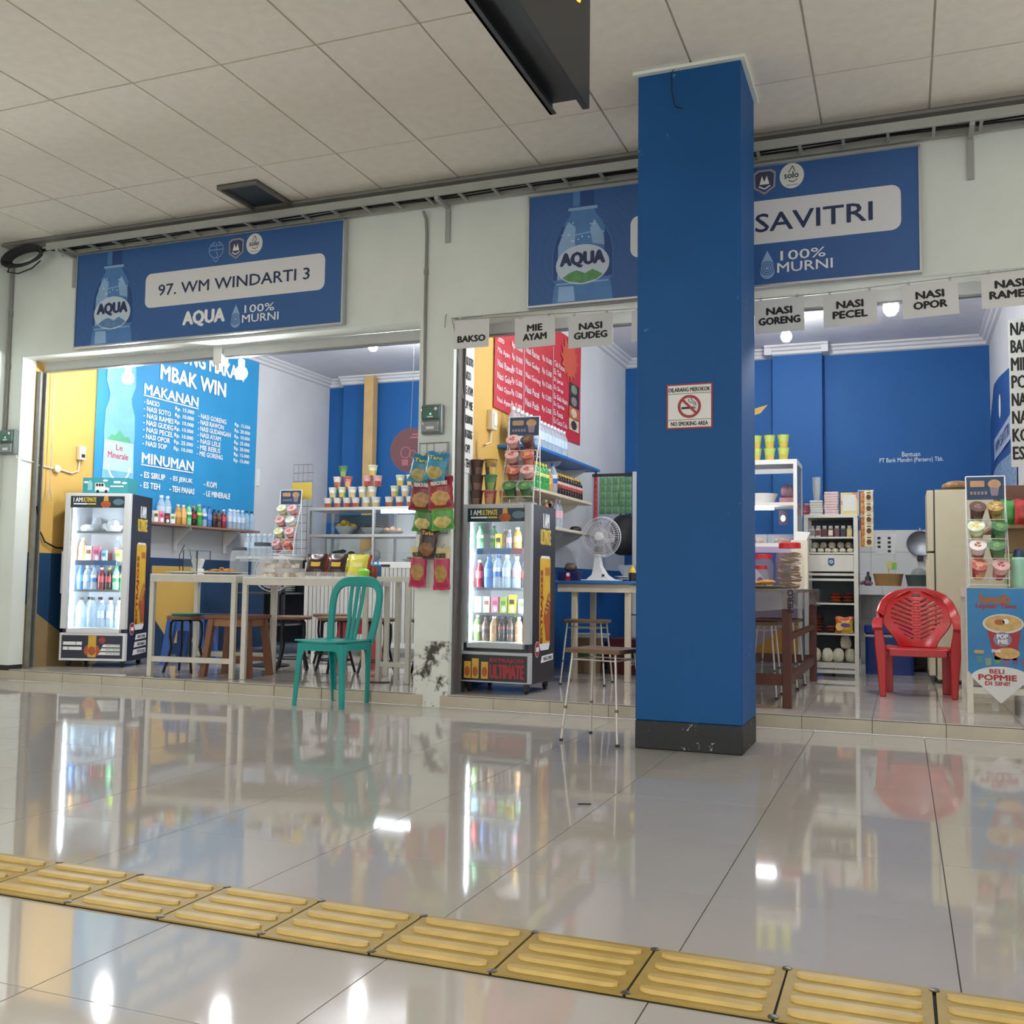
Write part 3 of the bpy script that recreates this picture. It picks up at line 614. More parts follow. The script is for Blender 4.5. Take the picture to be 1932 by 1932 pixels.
# ================================================================ LEFT SHOP
# --- blue menu banner
BAN = mat('banner_sky_blue', '#2f93c8', .5, var=.05, scale=2); BANW = mat('banner_white', '#eef4f6', .5)
t = thing('menu_banner', 'large sky-blue menu banner reading MBAK WIN on the left wall', 'banner', (-3.972, 0, 0))
b = MB(); b.grid(lambda u, v: Vector((.004 + .0035 * math.sin(u * 31) * math.sin(3 * v + 1) + (.01 * max(0, u - .93) * 14) * .4, .83 + 2.46 * u - .02 * (1 - v) * u, 1.44 + 1.9 * v - .03 * u * (1 - v))), 60, 12, BAN); b.build('cloth', t)
pl = Pl((.0105, 0, 0), (0, 1, 0)); L = lambda s_, u, v, wd, h, bold=.02: letters(t, pl, s_, u, v, wd, h, BANW, bold, 1)
L('WARUNG MAKAN', 1.55, 3.06, 1.45, .15, .03); L('MBAK WIN', 1.66, 2.83, 1.03, .15, .03); L('MAKANAN', 1.44, 2.645, .8, .1, .03); L('MINUMAN', 1.44, 1.965, .76, .1, .03)
MB().line(pl, [(1.43, 2.628), (2.25, 2.628)], .012, BANW, 1).build('underline', t); MB().line(pl, [(1.43, 1.948), (2.2, 1.948)], .012, BANW, 1).build('underline', t)
LN = ['BAKSO', 'NASI SOTO', 'NASI RAMES', 'NASI GUDEG', 'NASI PECEL', 'NASI OPOR', 'NASI SOP']; LP = ['15.000', '10.000', '10.000', '10.000', '10.000', '25.000', '10.000']
RN = ['NASI GORENG', 'NASI RAWON', 'NASI GUDANGAN', 'NASI AYAM', 'NASI LELE', 'MIE REBUS', 'MIE GORENG']; RP = ['15.000', '20.000', '10.000', '25.000', '20.000', '15.000', '15.000']
for k in range(7):
    L('- ' + LN[k], 1.44, 2.545 - .068 * k, .043 * len(LN[k]), .05, .022); L('Rp. ' + LP[k], 1.89, 2.545 - .068 * k, .29, .05, .022)
    L('- ' + RN[k], 2.25, 2.535 - .066 * k, .0425 * len(RN[k]), .05, .022); L('Rp. ' + RP[k], 2.87, 2.53 - .066 * k, .28, .05, .022)
for s_, u, v in (('- ES SIRUP', 1.43, 1.825), ('- ES TEH', 1.43, 1.725), ('- ES JERUK', 1.85, 1.825), ('- TEH PANAS', 1.85, 1.725), ('- KOPI', 2.38, 1.825), ('- LE MINERALE', 2.38, 1.725)): L(s_, u, v, .0345 * len(s_), .058, .03)
b = MB(); BP = mat('banner_bottle_print', '#7fbfe0', .45, var=.12, scale=4); BL = mat('banner_label_print', '#b9dcea', .45)
half = [(.2, 1.5), (.205, 1.75), (.19, 2.1), (.2, 2.2), (.19, 2.4), (.15, 2.5), (.14, 2.56), (.19, 2.68), (.185, 2.85), (.16, 2.95), (.08, 3.1), (.08, 3.25)]
b.poly(pl, [(1.13 + u, v) for u, v in half] + [(1.13 - u, v) for u, v in half[::-1]], BP, .3); b.poly(pl, [(.935, 1.85), (1.325, 1.85), (1.32, 2.13), (.94, 2.13)], BL, .8)
b.poly(pl, [(.97, 2.13), (1.03, 2.19), (1.07, 2.18), (1.13, 2.24), (1.2, 2.18), (1.25, 2.19), (1.29, 2.13)], mat('print_green', '#5fb287', .5), 1.2); b.ring(pl, 1.14, 1.9, .13, .15, WINK, 1.4, 20, 180, 360)
b.build('bottle_print', t); letters(t, pl, 'Le', 1.09, 2.045, .085, .055, mat('print_red', '#c2405a', .5), .015, 2); letters(t, pl, 'Minerale', .99, 1.965, .26, .06, _M['print_red'], .015, 2)
# --- wall fittings
IV = mat('ivory_plastic', '#d9d2bd', .4)
t = thing('wall_socket', 'ivory socket box on the yellow wall of the left shop', 'socket', (-3.98, .66, 1.9)); MB().rbx(0, .05, -.035, .035, 0, .12, .008, IV).build('box', t); MB().bx(.05, .054, -.02, .02, .02, .05, DARK).build('socket_face', t)
t = thing('junction_box', 'round white junction box with conduit on the yellow wall', 'junction box', (-3.98, .4, 1.79)); MB().lathe([(.035, 0), (.035, .03), (.02, .036)], IV, 14, M=Matrix.Rotation(R(90), 4, 'Y')).build('cover', t); MB().tube([(.012, .03, 0), (.012, .17, -.02), (.012, .25, .01), (.012, .26, .11)], .008, IV, 6).tube([(.012, -.03, 0), (.012, -.2, .01)], .008, IV, 6).build('conduit', t)
solo('wire', 'dark cable sagging on the yellow wall behind the left fridge', 'cable', MB().tube([(-3.965, .2, 1.45), (-3.965, .24, 1.25), (-3.96, .3, 1.15), (-3.96, .42, 1.105), (-3.96, .6, 1.1)], .007, BLACK, 6))
solo('wall_switch', 'slim white strip mounted on the grey wall beside the blue banner', 'switch', MB().bx(-3.98, -3.965, 3.33, 3.37, 1.92, 2.12, WHITE))
# --- wooden wall shelf with drinks
WOOD = mat('shelf_wood', '#8a6a5c', .55, var=.15, scale=12)
t = thing('wall_shelf', 'brown wooden shelf on white brackets below the blue banner', 'shelf', (0, 0, 0)); MB().bx(-3.965, -3.72, 1.28, 3.06, 1.365, 1.385, WOOD).build('board', t)
for y in (1.95, 2.75): MB().bx(-3.965, -3.76, y - .012, y + .012, 1.335, 1.365, WHITE).bx(-3.965, -3.935, y - .012, y + .012, 1.13, 1.335, WHITE).prism([(-3.935, y - .005, 1.335), (-3.935, y - .005, 1.2), (-3.79, y - .005, 1.335)], (0, .01, 0), WHITE).build('bracket', t)
BK = {'water': K_bottle(PET, col('#dfe8ee'), col('#c9dcec'), .215, .032), 'aqua': K_bottle(PET, col('#2f5fae'), col('#2f66b4'), .215, .032, lab2=col('#dfe9f2')), 'tea': K_bottle(mat('tea_liquid', '#b98545', .15), WHITE, col('#e0b060'), .2, .032), 'cola': K_bottle(mat('cola_liquid', '#2a1513', .12), col('#c8a03a'), col('#9c2b2e'), .2, .031),
      'green': K_bottle(mat('green_liquid', '#2f9a4a', .12), col('#d9d05a'), col('#2f8f46'), .225, .034, lab2=col('#d8dc7a')), 'dark': K_bottle(mat('dark_liquid', '#241d1c', .15), DARK, col('#3a2c2a'), .19, .032, lab2=col('#8d3b3b')), 'sprite': K_bottle(mat('pale_green_liquid', '#7fc79a', .12), col('#2f9a4a'), col('#2f9a4a'), .215, .032, lab2=col('#e6e9e4')),
      'red': K_bottle(mat('red_liquid', '#7d1f26', .15), WHITE, col('#c24a52'), .2, .031), 'pink': K_bottle(PET, col('#e9e4e6'), col('#e9b9c6'), .215, .032), 'big': K_bottle(PET, DARK, None, .26, .042), 'juice': K_bottle(mat('juice_liquid', '#d9a24a', .2), WHITE, col('#e6c27a'), .2, .033), 'coffee': K_bottle(mat('coffee_liquid', '#5a4436', .2), DARK, col('#2b2523'), .185, .031, lab2=col('#6d5a4c')),
      'green_tea': K_bottle(mat('green_tea_liquid', '#5f7a3a', .15), col('#e6e6df'), col('#cfd8b4'), .2, .032), 'soda_blue': K_bottle(mat('blue_soda', '#3f6fb0', .12), col('#2f5fae'), col('#5f8fd0'), .215, .032), 'beige': K_bottle(mat('milk_coffee_liquid', '#b9926a', .3), WHITE, col('#a87f58'), .19, .032), 'yellow_cap': K_bottle(mat('dark_soy', '#1d1412', .15), col('#e0b93a'), col('#a83a36'), .2, .03, lab2=col('#d8b9b4'))}
CK = {'blue_carton': K_carton(col('#a9d3e4'), patch=col('#4f93b8')), 'cream_carton': K_carton(col('#e0d4b8'), patch=col('#7a4a34')), 'pink_carton': K_carton(col('#e58aa8'), patch=col('#b84a70')), 'brown_carton': K_carton(col('#4a2c26'), h=.1, patch=col('#a8403c')), 'white_carton': K_carton(col('#dfe4dc'), h=.1, patch=col('#5a9a4e')), 'lime_carton': K_carton(col('#b9cf62'), patch=col('#6a9a34')), 'yellow_carton': K_carton(col('#e2cf3a'), h=.13, patch=col('#3a2a1a')), 'red_pack': K_carton(col('#b83a44'), .085, .06, .055, patch=col('#e0c0b8'))}
def drink(k, loc, label, group, rz=0, s=1):
    if k in CK: return place(k, CK[k], 'drink_carton', label, 'drink carton', loc, rz, group, None, s)
    return place('bottle_' + k, BK[k], 'bottle', label, 'bottle', loc, rz, group, None, s)
G = 'drinks on the brown wall shelf'
seq = [('blue_carton', 'pale blue milk carton, leftmost on the brown wall shelf'), ('cream_carton', 'cream milk carton on the brown wall shelf'), ('pink_carton', 'pink milk carton on the brown wall shelf'), ('brown_carton', 'dark brown carton on the brown wall shelf'), ('white_carton', 'small white and green carton on the brown wall shelf'), ('tea', 'left orange tea bottle on the brown wall shelf'), ('juice', 'right pale orange bottle on the brown wall shelf'),
       ('sprite', 'pale green soda bottle on the brown wall shelf'), ('cola', 'dark cola bottle on the brown wall shelf'), ('green', 'bright green bottle on the brown wall shelf'), ('aqua', 'clear bottle with blue cap and label on the brown wall shelf'), ('soda_blue', 'blue drink bottle on the brown wall shelf'), ('dark', 'dark bottle beside the blue drink on the brown wall shelf'), ('coffee', 'black coffee bottle on the brown wall shelf'), ('red', 'dark red bottle on the brown wall shelf')]
y = 1.38
for k, l in seq: drink(k, (-3.79, y, 1.385), l, G, 60); y += .08
for k in range(4): drink('water', (-3.79, 2.60 + .075 * k, 1.385), ORD[k] + ' white-capped clear water bottle right of the dark red bottle on the brown shelf', G, 60)
for k in range(2): drink('pink', (-3.86, 2.72 + .08 * k, 1.385), ('left', 'right')[k] + ' clear bottle with pink label at the back of the brown wall shelf', G, 60)
for k in range(2): drink('big', (-3.80, 2.915 + .09 * k, 1.385), ('left', 'right')[k] + ' black-capped clear bottle at the far end of the brown wall shelf', G, 60, .82)
for k in range(2): drink('water', (-3.88, 1.64 + .09 * k, 1.385), ('left', 'right')[k] + ' tall clear bottle standing behind the cartons on the brown wall shelf', G, 0, 1.3)

# --- upright drink fridge
NVY = mat('fridge_navy_vinyl', '#272b3d', .35, var=.06); GRY = mat('fridge_grey', '#b9bdc0', .35); LIN = mat('fridge_white_liner', '#f2f4f6', .35); TUBEM = mat('fridge_light_tube', '#eaf2ff', .5, emit=TUBE)
GOLD = mat('can_print_gold', '#d2a93c', .4, var=.12, scale=12); ORG = mat('hand_print_orange', '#b0562c', .5, var=.25, scale=14)
def fridge(label, loc, rz, W, Dp, H, zs, hz, gz, kz, body, frame, kick, foot, redkick):
    t = thing('display_fridge', label, 'fridge', loc, rz); th = .035
    b = MB(); b.bx(0, th, .05, Dp, foot, H, body); b.bx(W - th, W, .05, Dp, foot, H, body); b.bx(th, W - th, Dp - th, Dp, foot, H, body); b.bx(th, W - th, .05, Dp - th, H - th, H, body); b.bx(th, W - th, .05, Dp - th, foot, gz[0], body)
    b.build('cabinet', t, bev=.004)
    b = MB(); b.bx(th, th + .004, .055, Dp - th, gz[0], H - th, LIN); b.bx(W - th - .004, W - th, .055, Dp - th, gz[0], H - th, LIN); b.bx(th + .004, W - th - .004, Dp - th - .004, Dp - th, gz[0], H - th, LIN); b.bx(th + .004, W - th - .004, .055, Dp - th - .004, gz[0], gz[0] + .006, LIN); b.build('liner', t)
    b = MB()
    for a in ((0, .055, gz[0], H), (W - .055, W, gz[0], H), (.055, W - .055, gz[1], H), (.055, W - .055, gz[0] - .035, gz[0])): b.bx(a[0], a[1], 0, .046, a[2], a[3], frame)
    d = b.build('door', t, bev=.004)
    MB().bx(.055, W - .055, .016, .022, gz[0], gz[1], CLEAR).build('glass_pane', d)
    MB().bx(-.012, .0, .0, .03, gz[0] + .3, gz[0] + .66, DARK if redkick else GRY).build('handle', d, bev=.003)
    pl = Pl((0, 0, 0)); b = MB(); b.rect(pl, .05, hz[0], W - .05, hz[1], mat('header_navy_vinyl', '#16303c', .4), 1); b.poly(pl, [(W * .58, hz[0]), (W * .68, hz[0]), (W * .66, hz[1]), (W * .6, hz[1])], GOLD, 2); b.disc(pl, W * .63, hz[0] + .03, .045, .03, ORG, 3, 12); b.disc(pl, W * .82, (hz[0] + hz[1]) / 2, .05, .028, mat('splash_print', '#5d7f8c', .5), 2, 9); h_ = b.build('header_panel', d)
    hh = hz[1] - hz[0]; letters(h_, pl, 'I AM', .075, hz[0] + hh * .5, .075, hh * .38, WINK, .02, 2); letters(h_, pl, 'ULTIMATE', .155, hz[0] + hh * .5, .12, hh * .38, YEL, .02, 2); MB().rect(pl, .075, hz[0] + hh * .26, .2, hz[0] + hh * .38, WINK, 2).rect(pl, .205, hz[0] + hh * .26, .275, hz[0] + hh * .38, YEL, 2).build('tagline_bar', h_)
    MB().bx(.0, W, .004, .05, foot + .005, kz[1] + .02, frame).build('kick_frame', t, bev=.003)
    pk = Pl((0, .004, 0)); b = MB(); b.rect(pk, .02, kz[0], W - .02, kz[1], kick, 1); kp = b.build('kick_panel', t); kh = kz[1] - kz[0]
    if redkick:
        for k, (u, hgt) in enumerate(((.065, .86), (.125, 1.0), (.195, .86))):
            MB().rect(pk, u - .026, kz[0] + .015, u + .026, kz[0] + kh * .85 * hgt, GOLD, 2 + (k == 1)).disc(pk, u, kz[0] + kh * .35, .02, .035, ORG, 3 + (k == 1), 10).build('can_print', kp)
        rk = mat('kick_red', '#a02a36', .5); letters(kp, pk, 'EXTRAJOSS', .235, kz[0] + kh * .7, .25, kh * .17, rk, .04, 2); letters(kp, pk, 'ULTIMATE', .235, kz[0] + kh * .12, .25, kh * .52, rk, .03, 2)
    else:
        for k in range(4): MB().rect(pk, (.035, .15, .035, .085)[k], kz[0] + kh * (.58 - .22 * (k // 2)), (.145, .2, .08, .2)[k], kz[0] + kh * (.72 - .22 * (k // 2)), WINK, 2).build('tagline_bar', kp)
        MB().rect(pk, .255, kz[0] + .01, .325, kz[1] - .003, GOLD, 2).disc(pk, .29, kz[0] + kh * .35, .072, .06, ORG, 1.5, 9).disc(pk, .29, kz[0] + kh * .33, .035, .04, ORG, 3, 8).build('can_print', kp); MB().disc(pk, .375, kz[0] + kh * .8, .03, .026, mat('stamp_red', '#a83a44', .5), 2, 16).build('stamp', kp)
        for k in range(3): MB().poly(pk, [(.375 - .015 * k, kz[0] + kh * (.5 - .17 * k)), (W - .04, kz[0] + kh * (.5 - .17 * k)), (W - .04, kz[0] + kh * (.62 - .17 * k)), (.39 - .015 * k, kz[0] + kh * (.62 - .17 * k))], WINK, 2).text(pk, ('RASA COFFEE', 'RASA MANGO', 'VIT B3 B6 B12')[k], .41, kz[0] + kh * (.53 - .17 * k), .13, .014, INK, .01, 3).build('lettering', kp)
    # printed side
    ps = Pl((W, .05, 0), (0, 1, 0)); S = Dp - .05; b = MB(); cz0, cz1 = foot + (H - foot) * .205, foot + (H - foot) * .70
    b.poly(ps, [(S * .28, cz0), (S * .34, cz0 - .03), (S * .7, cz0 - .03), (S * .76, cz0), (S * .76, cz1), (S * .7, cz1 + .015), (S * .34, cz1 + .015), (S * .28, cz1)], mat('can_print_yellow', '#e3b83a', .4, var=.08), 1)
    b.poly(ps, [(S * .30, cz1), (S * .74, cz1), (S * .7, cz1 + .018), (S * .34, cz1 + .018)], WINK, 2); b.poly(ps, [(S * .28, cz0 + .015), (S * .76, cz0 + .015), (S * .7, cz0 - .032), (S * .34, cz0 - .032)], WINK, 2)
    b.poly(ps, [(S * .58, cz0 + .03), (S * .76, cz0 + .03), (S * .76, cz0 + .33), (S * .7, cz0 + .38), (S * .62, cz0 + .34), (S * .5, cz0 + .25), (S * .46, cz0 + .17), (S * .52, cz0 + .13)], ORG, 2)
    for q in range(4): b.disc(ps, S * (.56 + .045 * q), cz0 + .24 + .028 * q, .035, .022, mat('hand_print_light', '#c98a4e', .5), 3, 10)
    b.rect(ps, S * .52, cz1 - .12, S * .73, cz1 - .065, mat('print_amber', '#c2762e', .5), 2); sp = b.build('side_can_print', t)
    MB().text(Pl((W + .0028, .05 + S * .33, cz0 + .02), (0, 0, 1), (0, -1, 0)), 'EXTRAJOSS', 0, -.05, (cz1 - cz0) * .83, .055, mat('print_deep_red', '#9c3526', .5), .05, 0).build('lettering', sp)
    zt = cz1 + (H - cz1) * .32; letters(sp, ps, 'I AM', S * .42, zt + .1, S * .26, .1, WINK, .03, 1); letters(sp, ps, 'ULTIMATE', S * .3, zt - .02, S * .46, .105, YEL, .03, 1)
    MB().disc(ps, S * .18, cz0 - .02, .05, .055, WINK, 3, 20).disc(ps, S * .18, cz0 - .02, .045, .05, mat('stamp_red', '#a83a44', .5), 4, 20).rect(ps, S * .18 - .03, cz0 - .035, S * .18 + .03, cz0 - .005, WINK, 5).build('stamp', sp)
    for k in range(3 if not redkick else 1): letters(MB().poly(ps, [(S * (.36 - .05 * k), cz0 - .12 - .065 * k), (S * .92, cz0 - .11 - .065 * k), (S * .92, cz0 - .065 - .065 * k), (S * (.4 - .05 * k), cz0 - .072 - .065 * k)], WINK, 1).build('flavour_print', sp), ps, ('RASA COFFEE', 'RASA MANGO', 'VIT B3 B6')[k], S * .48, cz0 - .105 - .065 * k, S * .38, .025, INK, .02, 2)
    # inside
    for z in zs: MB().bx(th + .006, W - th - .006, .07, Dp - th - .01, z - .008, z, LIN).bx(th + .006, W - th - .006, .066, .07, z - .014, z + .006, GRY).build('shelf', t)
    for q, (u0, u1, c) in enumerate(((.1, .2, '#6f9fdc'), (.2, .36, '#4f92de'), (.36, .47, '#d77f92')) if redkick else ((.08, .25, '#9db8e4'), (.25, .45, '#5f9fe8'))): MB().bx(u0, u1 - .004, .058, .065, zs[0 if redkick else 1] - .03, zs[0 if redkick else 1] + .012, col(c, .4)).build('price_strip', t)
    for x in (th + .008, W - th - .02): MB().bx(x, x + .012, .062, .078, gz[0] + .02, gz[1] - .02, TUBEM).build('light_tube', t)
    for x, y in ((.05, .08), (W - .05, .08), (.05, Dp - .06), (W - .05, Dp - .06)): MB().bx(x - .018, x + .018, y - .012, y + .012, .022 if redkick else 0.01, foot + .001, DARK).lathe([(.022, -.01), (.022, .01)], BLACK, 10, M=Matrix.Translation((x, y, .0225)) @ Matrix.Rotation(R(90), 4, 'Y')).build('caster', t)
    return t
FA = fridge('tall navy drink fridge with a white frame at the far left', (-3.838, .385, .086), 18, .575, .465, 1.49, (1.16, .90, .655), (1.365, 1.465), (.325, 1.365), (.075, .27), NVY, mat('fridge_white', '#dfe1e2', .35), NVY, .05, False)
def inside(F, u, v, z):
    a = F.rotation_euler.z; return (F.location.x + u * math.cos(a) - v * math.sin(a), F.location.y + u * math.sin(a) + v * math.cos(a), F.location.z + z)
G = 'goods in the left fridge'; FZ = 18
BAGM = mat('white_plastic_bag', '#dadde0', .35, var=.06, scale=20, bump=.3)
def lump(r, h, m, seed=0, n=10):
    rr = random.Random(seed); b = MB(); ph = [rr.uniform(0, 6) for _ in range(4)]
    b.grid(lambda u, v: Vector(((r * math.sin(math.pi * min(v * .92 + .08, 1)) ** .7 * (1 + .13 * math.sin(3 * u * 6.283 + ph[0]) + .07 * math.sin(7 * u * 6.283 + ph[1] + 5 * v))) * math.cos(u * 6.283), (r * math.sin(math.pi * min(v * .92 + .08, 1)) ** .7 * (1 + .13 * math.sin(3 * u * 6.283 + ph[0]) + .07 * math.sin(7 * u * 6.283 + ph[1] + 5 * v))) * math.sin(u * 6.283), h * (1 - math.cos(math.pi * v)) / 2)), 16, n, m); return b
for k, (u, v, r, h, l) in enumerate(((.13, .2, .075, .07, 'white plastic food bag lying at the left of the fridge top shelf'), (.12, .34, .045, .14, 'white plastic food bag at the back of the fridge top shelf'), (.235, .3, .045, .09, 'grey plastic food bag beside the bowl on the fridge top shelf'))): solo('plastic_bag', l, 'bag', lump(r, h, BAGM, k), inside(FA, u, v, 1.161), FZ, G)
place('fbowl', lambda: [('bowl', bowl(.09, .06, WHITE))], 'bowl', 'white bowl on the top shelf of the left fridge', 'bowl', inside(FA, .345, .2, 1.161), 0, G)
solo('plastic_bag', 'crumpled white bag in the bowl on the fridge top shelf', 'bag', lump(.05, .1, BAGM, 5), inside(FA, .345, .2, 1.18), 0, G); solo('plastic_bag', 'tall white bag at the right of the fridge top shelf', 'bag', lump(.042, .15, BAGM, 8), inside(FA, .485, .22, 1.161), 0, G)
row = [('beige', .085, .18, 'beige milk drink bottle, left on the second shelf of the left fridge', 1.1), ('cream_carton', .165, .14, 'cream carton on the second shelf of the left fridge', 1.2), ('pink_carton', .235, .14, 'pink carton on the second shelf of the left fridge', 1.2), ('blue_carton', .30, .14, 'pale blue carton on the second shelf of the left fridge', .9), ('pink', .34, .3, 'clear pink-label bottle at the back of the second shelf of the left fridge', 1.0), ('lime_carton', .43, .14, 'lime carton on the second shelf of the left fridge', .9), ('green_tea', .42, .3, 'green tea bottle at the back of the second shelf of the left fridge', 1.05), ('tea', .49, .17, 'orange drink bottle at the right of the second shelf of the left fridge', 1), ('red_pack', .2, .33, 'red pack at the back of the second shelf of the left fridge', 1.5)]
for k, u, v, l, s in row: drink(k, inside(FA, u, v, .901), l, G, FZ, s)
row = [('soda_blue', .085, .16, 'blue drink bottle, leftmost on the third shelf of the left fridge'), ('water', .145, .16, 'clear bottle, second from left on the third shelf of the left fridge'), ('aqua', .21, .16, 'blue-capped water bottle on the third shelf of the left fridge'), ('red', .275, .16, 'red drink bottle on the third shelf of the left fridge'), ('cola', .34, .16, 'cola bottle on the third shelf of the left fridge'), ('sprite', .405, .16, 'pale green soda bottle on the third shelf of the left fridge'), ('green', .475, .16, 'bright green bottle at the right of the third shelf of the left fridge')]
for k, u, v, l in row: drink(k, inside(FA, u, v, .656), l, G, FZ, .98)
for k in range(5): drink('soda_blue' if k % 2 else 'water', inside(FA, .11 + .09 * k, .3, .656), ORD[k] + (' bottle, blue,' if k % 2 else ' bottle, clear,') + ' in the back row of the left fridge third shelf', G, FZ)
for k in range(2): drink('big', inside(FA, .1 + .1 * k, .16, .332), ORD[k] + ' large black-capped water bottle from the left on the left fridge bottom shelf', G, FZ)
for k in range(4): drink('water', inside(FA, .29 + .075 * k, .16, .332), ORD[k] + ' small clear water bottle in the front row of the left fridge bottom shelf', G, FZ, 1.1)
for k in range(5): drink('big', inside(FA, .1 + .095 * k, .32, .332), ORD[k] + ' large water bottle in the back row of the left fridge bottom shelf', G, FZ)
# teal box on the fridge
t = thing('cardboard_box', 'teal printed box with a white van on top of the left fridge', 'box', inside(FA, .12, .06, 1.4905), FZ); TEAL = mat('teal_card', '#3a9aa2', .5, var=.05)
MB().bx(0, .4, 0, .2, 0, .14, TEAL).build('box', t); pl = Pl((0, 0, 0)); b = MB(); wv = mat('van_print', '#dfe6e4', .5)
b.poly(pl, [(.11, .02), (.235, .02), (.235, .05), (.2, .06), (.19, .095), (.11, .095)], wv, 1); b.disc(pl, .135, .02, .014, .014, INK, 2, 12); b.disc(pl, .21, .02, .014, .014, INK, 2, 12)
for k in range(3): b.rect(pl, .118 + .024 * k, .065, .137 + .024 * k, .088, INK, 2)
b.poly(pl, [(.045, .03), (.085, .03), (.085, .09), (.07, .12), (.06, .12), (.045, .09)], mat('print_pale_teal', '#8fc9c9', .5), 1)
for u, v in ((.03, .1), (.2, .115), (.37, .095)): b.disc(pl, u, v, .025, .01, wv, 1, 10)
b.build('print', t); MB().rect(pl, .275, .092, .335, .112, wv, 1).build('print_bar', t); MB().rect(pl, .245, .06, .365, .072, wv, 1).build('print_bar', t)

# --- front tables
FR = mat('table_frame_white', '#cfcbbf', .4, .1, var=.05, scale=9); LAM = mat('white_laminate', '#dedcd5', .3, var=.03)
def frame_table(label, loc, rz, W, Dp, H, rail=True, foot=False):
    t = thing('frame_table', label, 'table', loc, rz); q = .038
    MB().bx(0, W, 0, Dp, H - .014, H, LAM).build('tabletop', t, bev=.002)
    b = MB(); b.bx(0, W, .0, q * .7, H - .062, H - .014, FR); b.bx(0, W, Dp - q * .7, Dp, H - .062, H - .014, FR); b.bx(0, q * .7, q * .7, Dp - q * .7, H - .062, H - .014, FR); b.bx(W - q * .7, W, q * .7, Dp - q * .7, H - .062, H - .014, FR); b.build('apron', t, bev=.002)
    for x in (0, W - q):
        for y in (0, Dp - q): MB().bx(x, x + q, y, y + q, 0, H - .062, FR).build('leg', t, bev=.003)
    if rail: MB().bx(q, W - q, .004, q - .004, .115, .155, FR).build('rail', t); MB().bx(q, W - q, Dp - q + .004, Dp - .004, .115, .155, FR).build('rail', t)
    b = MB()
    for u in (.03, W * .5, W - .03): b.disc(Pl((0, 0, 0)), u, H - .036, .004, .004, STEEL, 1, 8)
    b.build('rivets', t)
    return t
TA = frame_table('white framed table with a lower rail beside the left fridge', (-2.64, .09, .086), 7, .75, .68, .80)
TB_ = frame_table('long white framed table behind the green chair', (-1.84, .19, .086), 12, 1.0, .62, .785, rail=False)
t = thing('frame_rack', 'white metal frame standing between the long table and the column', 'frame', (-.84, .5, .086)); 
for x in (0, .25): MB().bx(x, x + .035, 0, .035, 0, .76, FR).build('leg', t, bev=.003)
MB().bx(0, .285, 0, .035, .76, .80, FR).build('top_rail', t); MB().bx(.035, .25, .002, .033, .12, .155, FR).build('lower_rail', t); MB().bx(-.03, .1, -.02, .06, 0, .006, DARK).build('foot_plate', t); MB().bx(.0, .285, .035, .335, .775, .80, FR).build('side_top', t); MB().bx(0, .035, .3, .335, 0, .775, FR).build('leg', t); MB().bx(.25, .285, .3, .335, 0, .775, FR).build('leg', t)
ZA = .886
def on(T, u, v, dz=0):
    a = T.rotation_euler.z; return (T.location.x + u * math.cos(a) - v * math.sin(a), T.location.y + u * math.sin(a) + v * math.cos(a), dz)
ZB = .871
CER = mat('white_ceramic', '#e0e2e0', .15); FRY = mat('fried_snack', '#b98546', .7, var=.25, scale=40, bump=.3); 
def chips(n, r, h, seed, m=FRY, sx=.035):
    rr = random.Random(seed); b = MB()
    for k in range(n):
        a, d = rr.uniform(0, 6.28), r * math.sqrt(rr.random()); M_ = Matrix.Translation((d * math.cos(a), d * math.sin(a), .012 + h * rr.random() * (1 - d / r * .7))) @ Matrix.Rotation(rr.uniform(0, 3), 4, 'Z') @ Matrix.Rotation(rr.uniform(-.4, .4), 4, 'X')
        b.box((0, 0, 0), (sx * rr.uniform(.7, 1.3), sx * .4, .006), m, M_)
    return b
def food_plate(label, loc, r, n, h, seed, lab2, m=FRY, pm=None, sx=.035):
    place('plate_%.2f%s' % (r, pm.name if pm else ''), lambda: [('plate', plate(r, pm or CER))], 'plate', label, 'plate', loc)
    o = solo('fried_food', lab2, 'food', chips(n, r * .75, h, seed, m, sx), (loc[0], loc[1], loc[2] + .004)); o['kind'] = 'stuff'
food_plate('white plate at the left end of the framed table', on(TA, .1, .3, ZA), .135, 14, .02, 1, 'few fried pieces on the left white plate'); food_plate('white plate heaped with fried snacks on the framed table', on(TA, .47, .28, ZA), .2, 60, .045, 2, 'heap of thin fried snacks on the larger plate'); food_plate('dark plate of fried tempeh at the right of the framed table', on(TB_, .12, .5, ZB), .09, 20, .035, 5, 'dark fried pieces on the plate by the containers', mat('dark_fried', '#4a2d22', .7, var=.3, scale=30))
t = thing('tissue_holder', 'white cup holding fanned paper tissues on the framed table', 'tissue holder', on(TA, .08, .55, ZA)); MB().lathe([(.05, 0), (.055, .004), (.052, .05), (.03, .052)], WHITE, 16).build('cup', t)
b = MB()
for k in range(9): b.bx(-.008, .008, -.02, .02, .05, .135, PAPER, Matrix.Rotation(R(-20 + 5 * k), 4, 'Y') @ Matrix.Translation((0, .003 * (k % 3), 0)))
b.build('tissues', t)
for lab, u, v, s in (('large dark-lidded glass jar at the back of the framed table', .66, .6, 1.0), ('smaller dark-lidded glass jar at the back of the framed table', .46, .58, .85)): place('kjar', K_jar(mat('jar_glass', '#b4bfc4', .1, alpha=.35), mat('jar_lid_dark', '#4a4f56', .4), .088, .27, .07), 'glass_jar', lab, 'jar', on(TA, u, v - .02, ZA), 0, 'glass jars', None, s)
t = thing('glass_case', 'small glass case at the left edge of the framed table', 'case', on(TA, .0, .45, ZA), 7); b = MB()
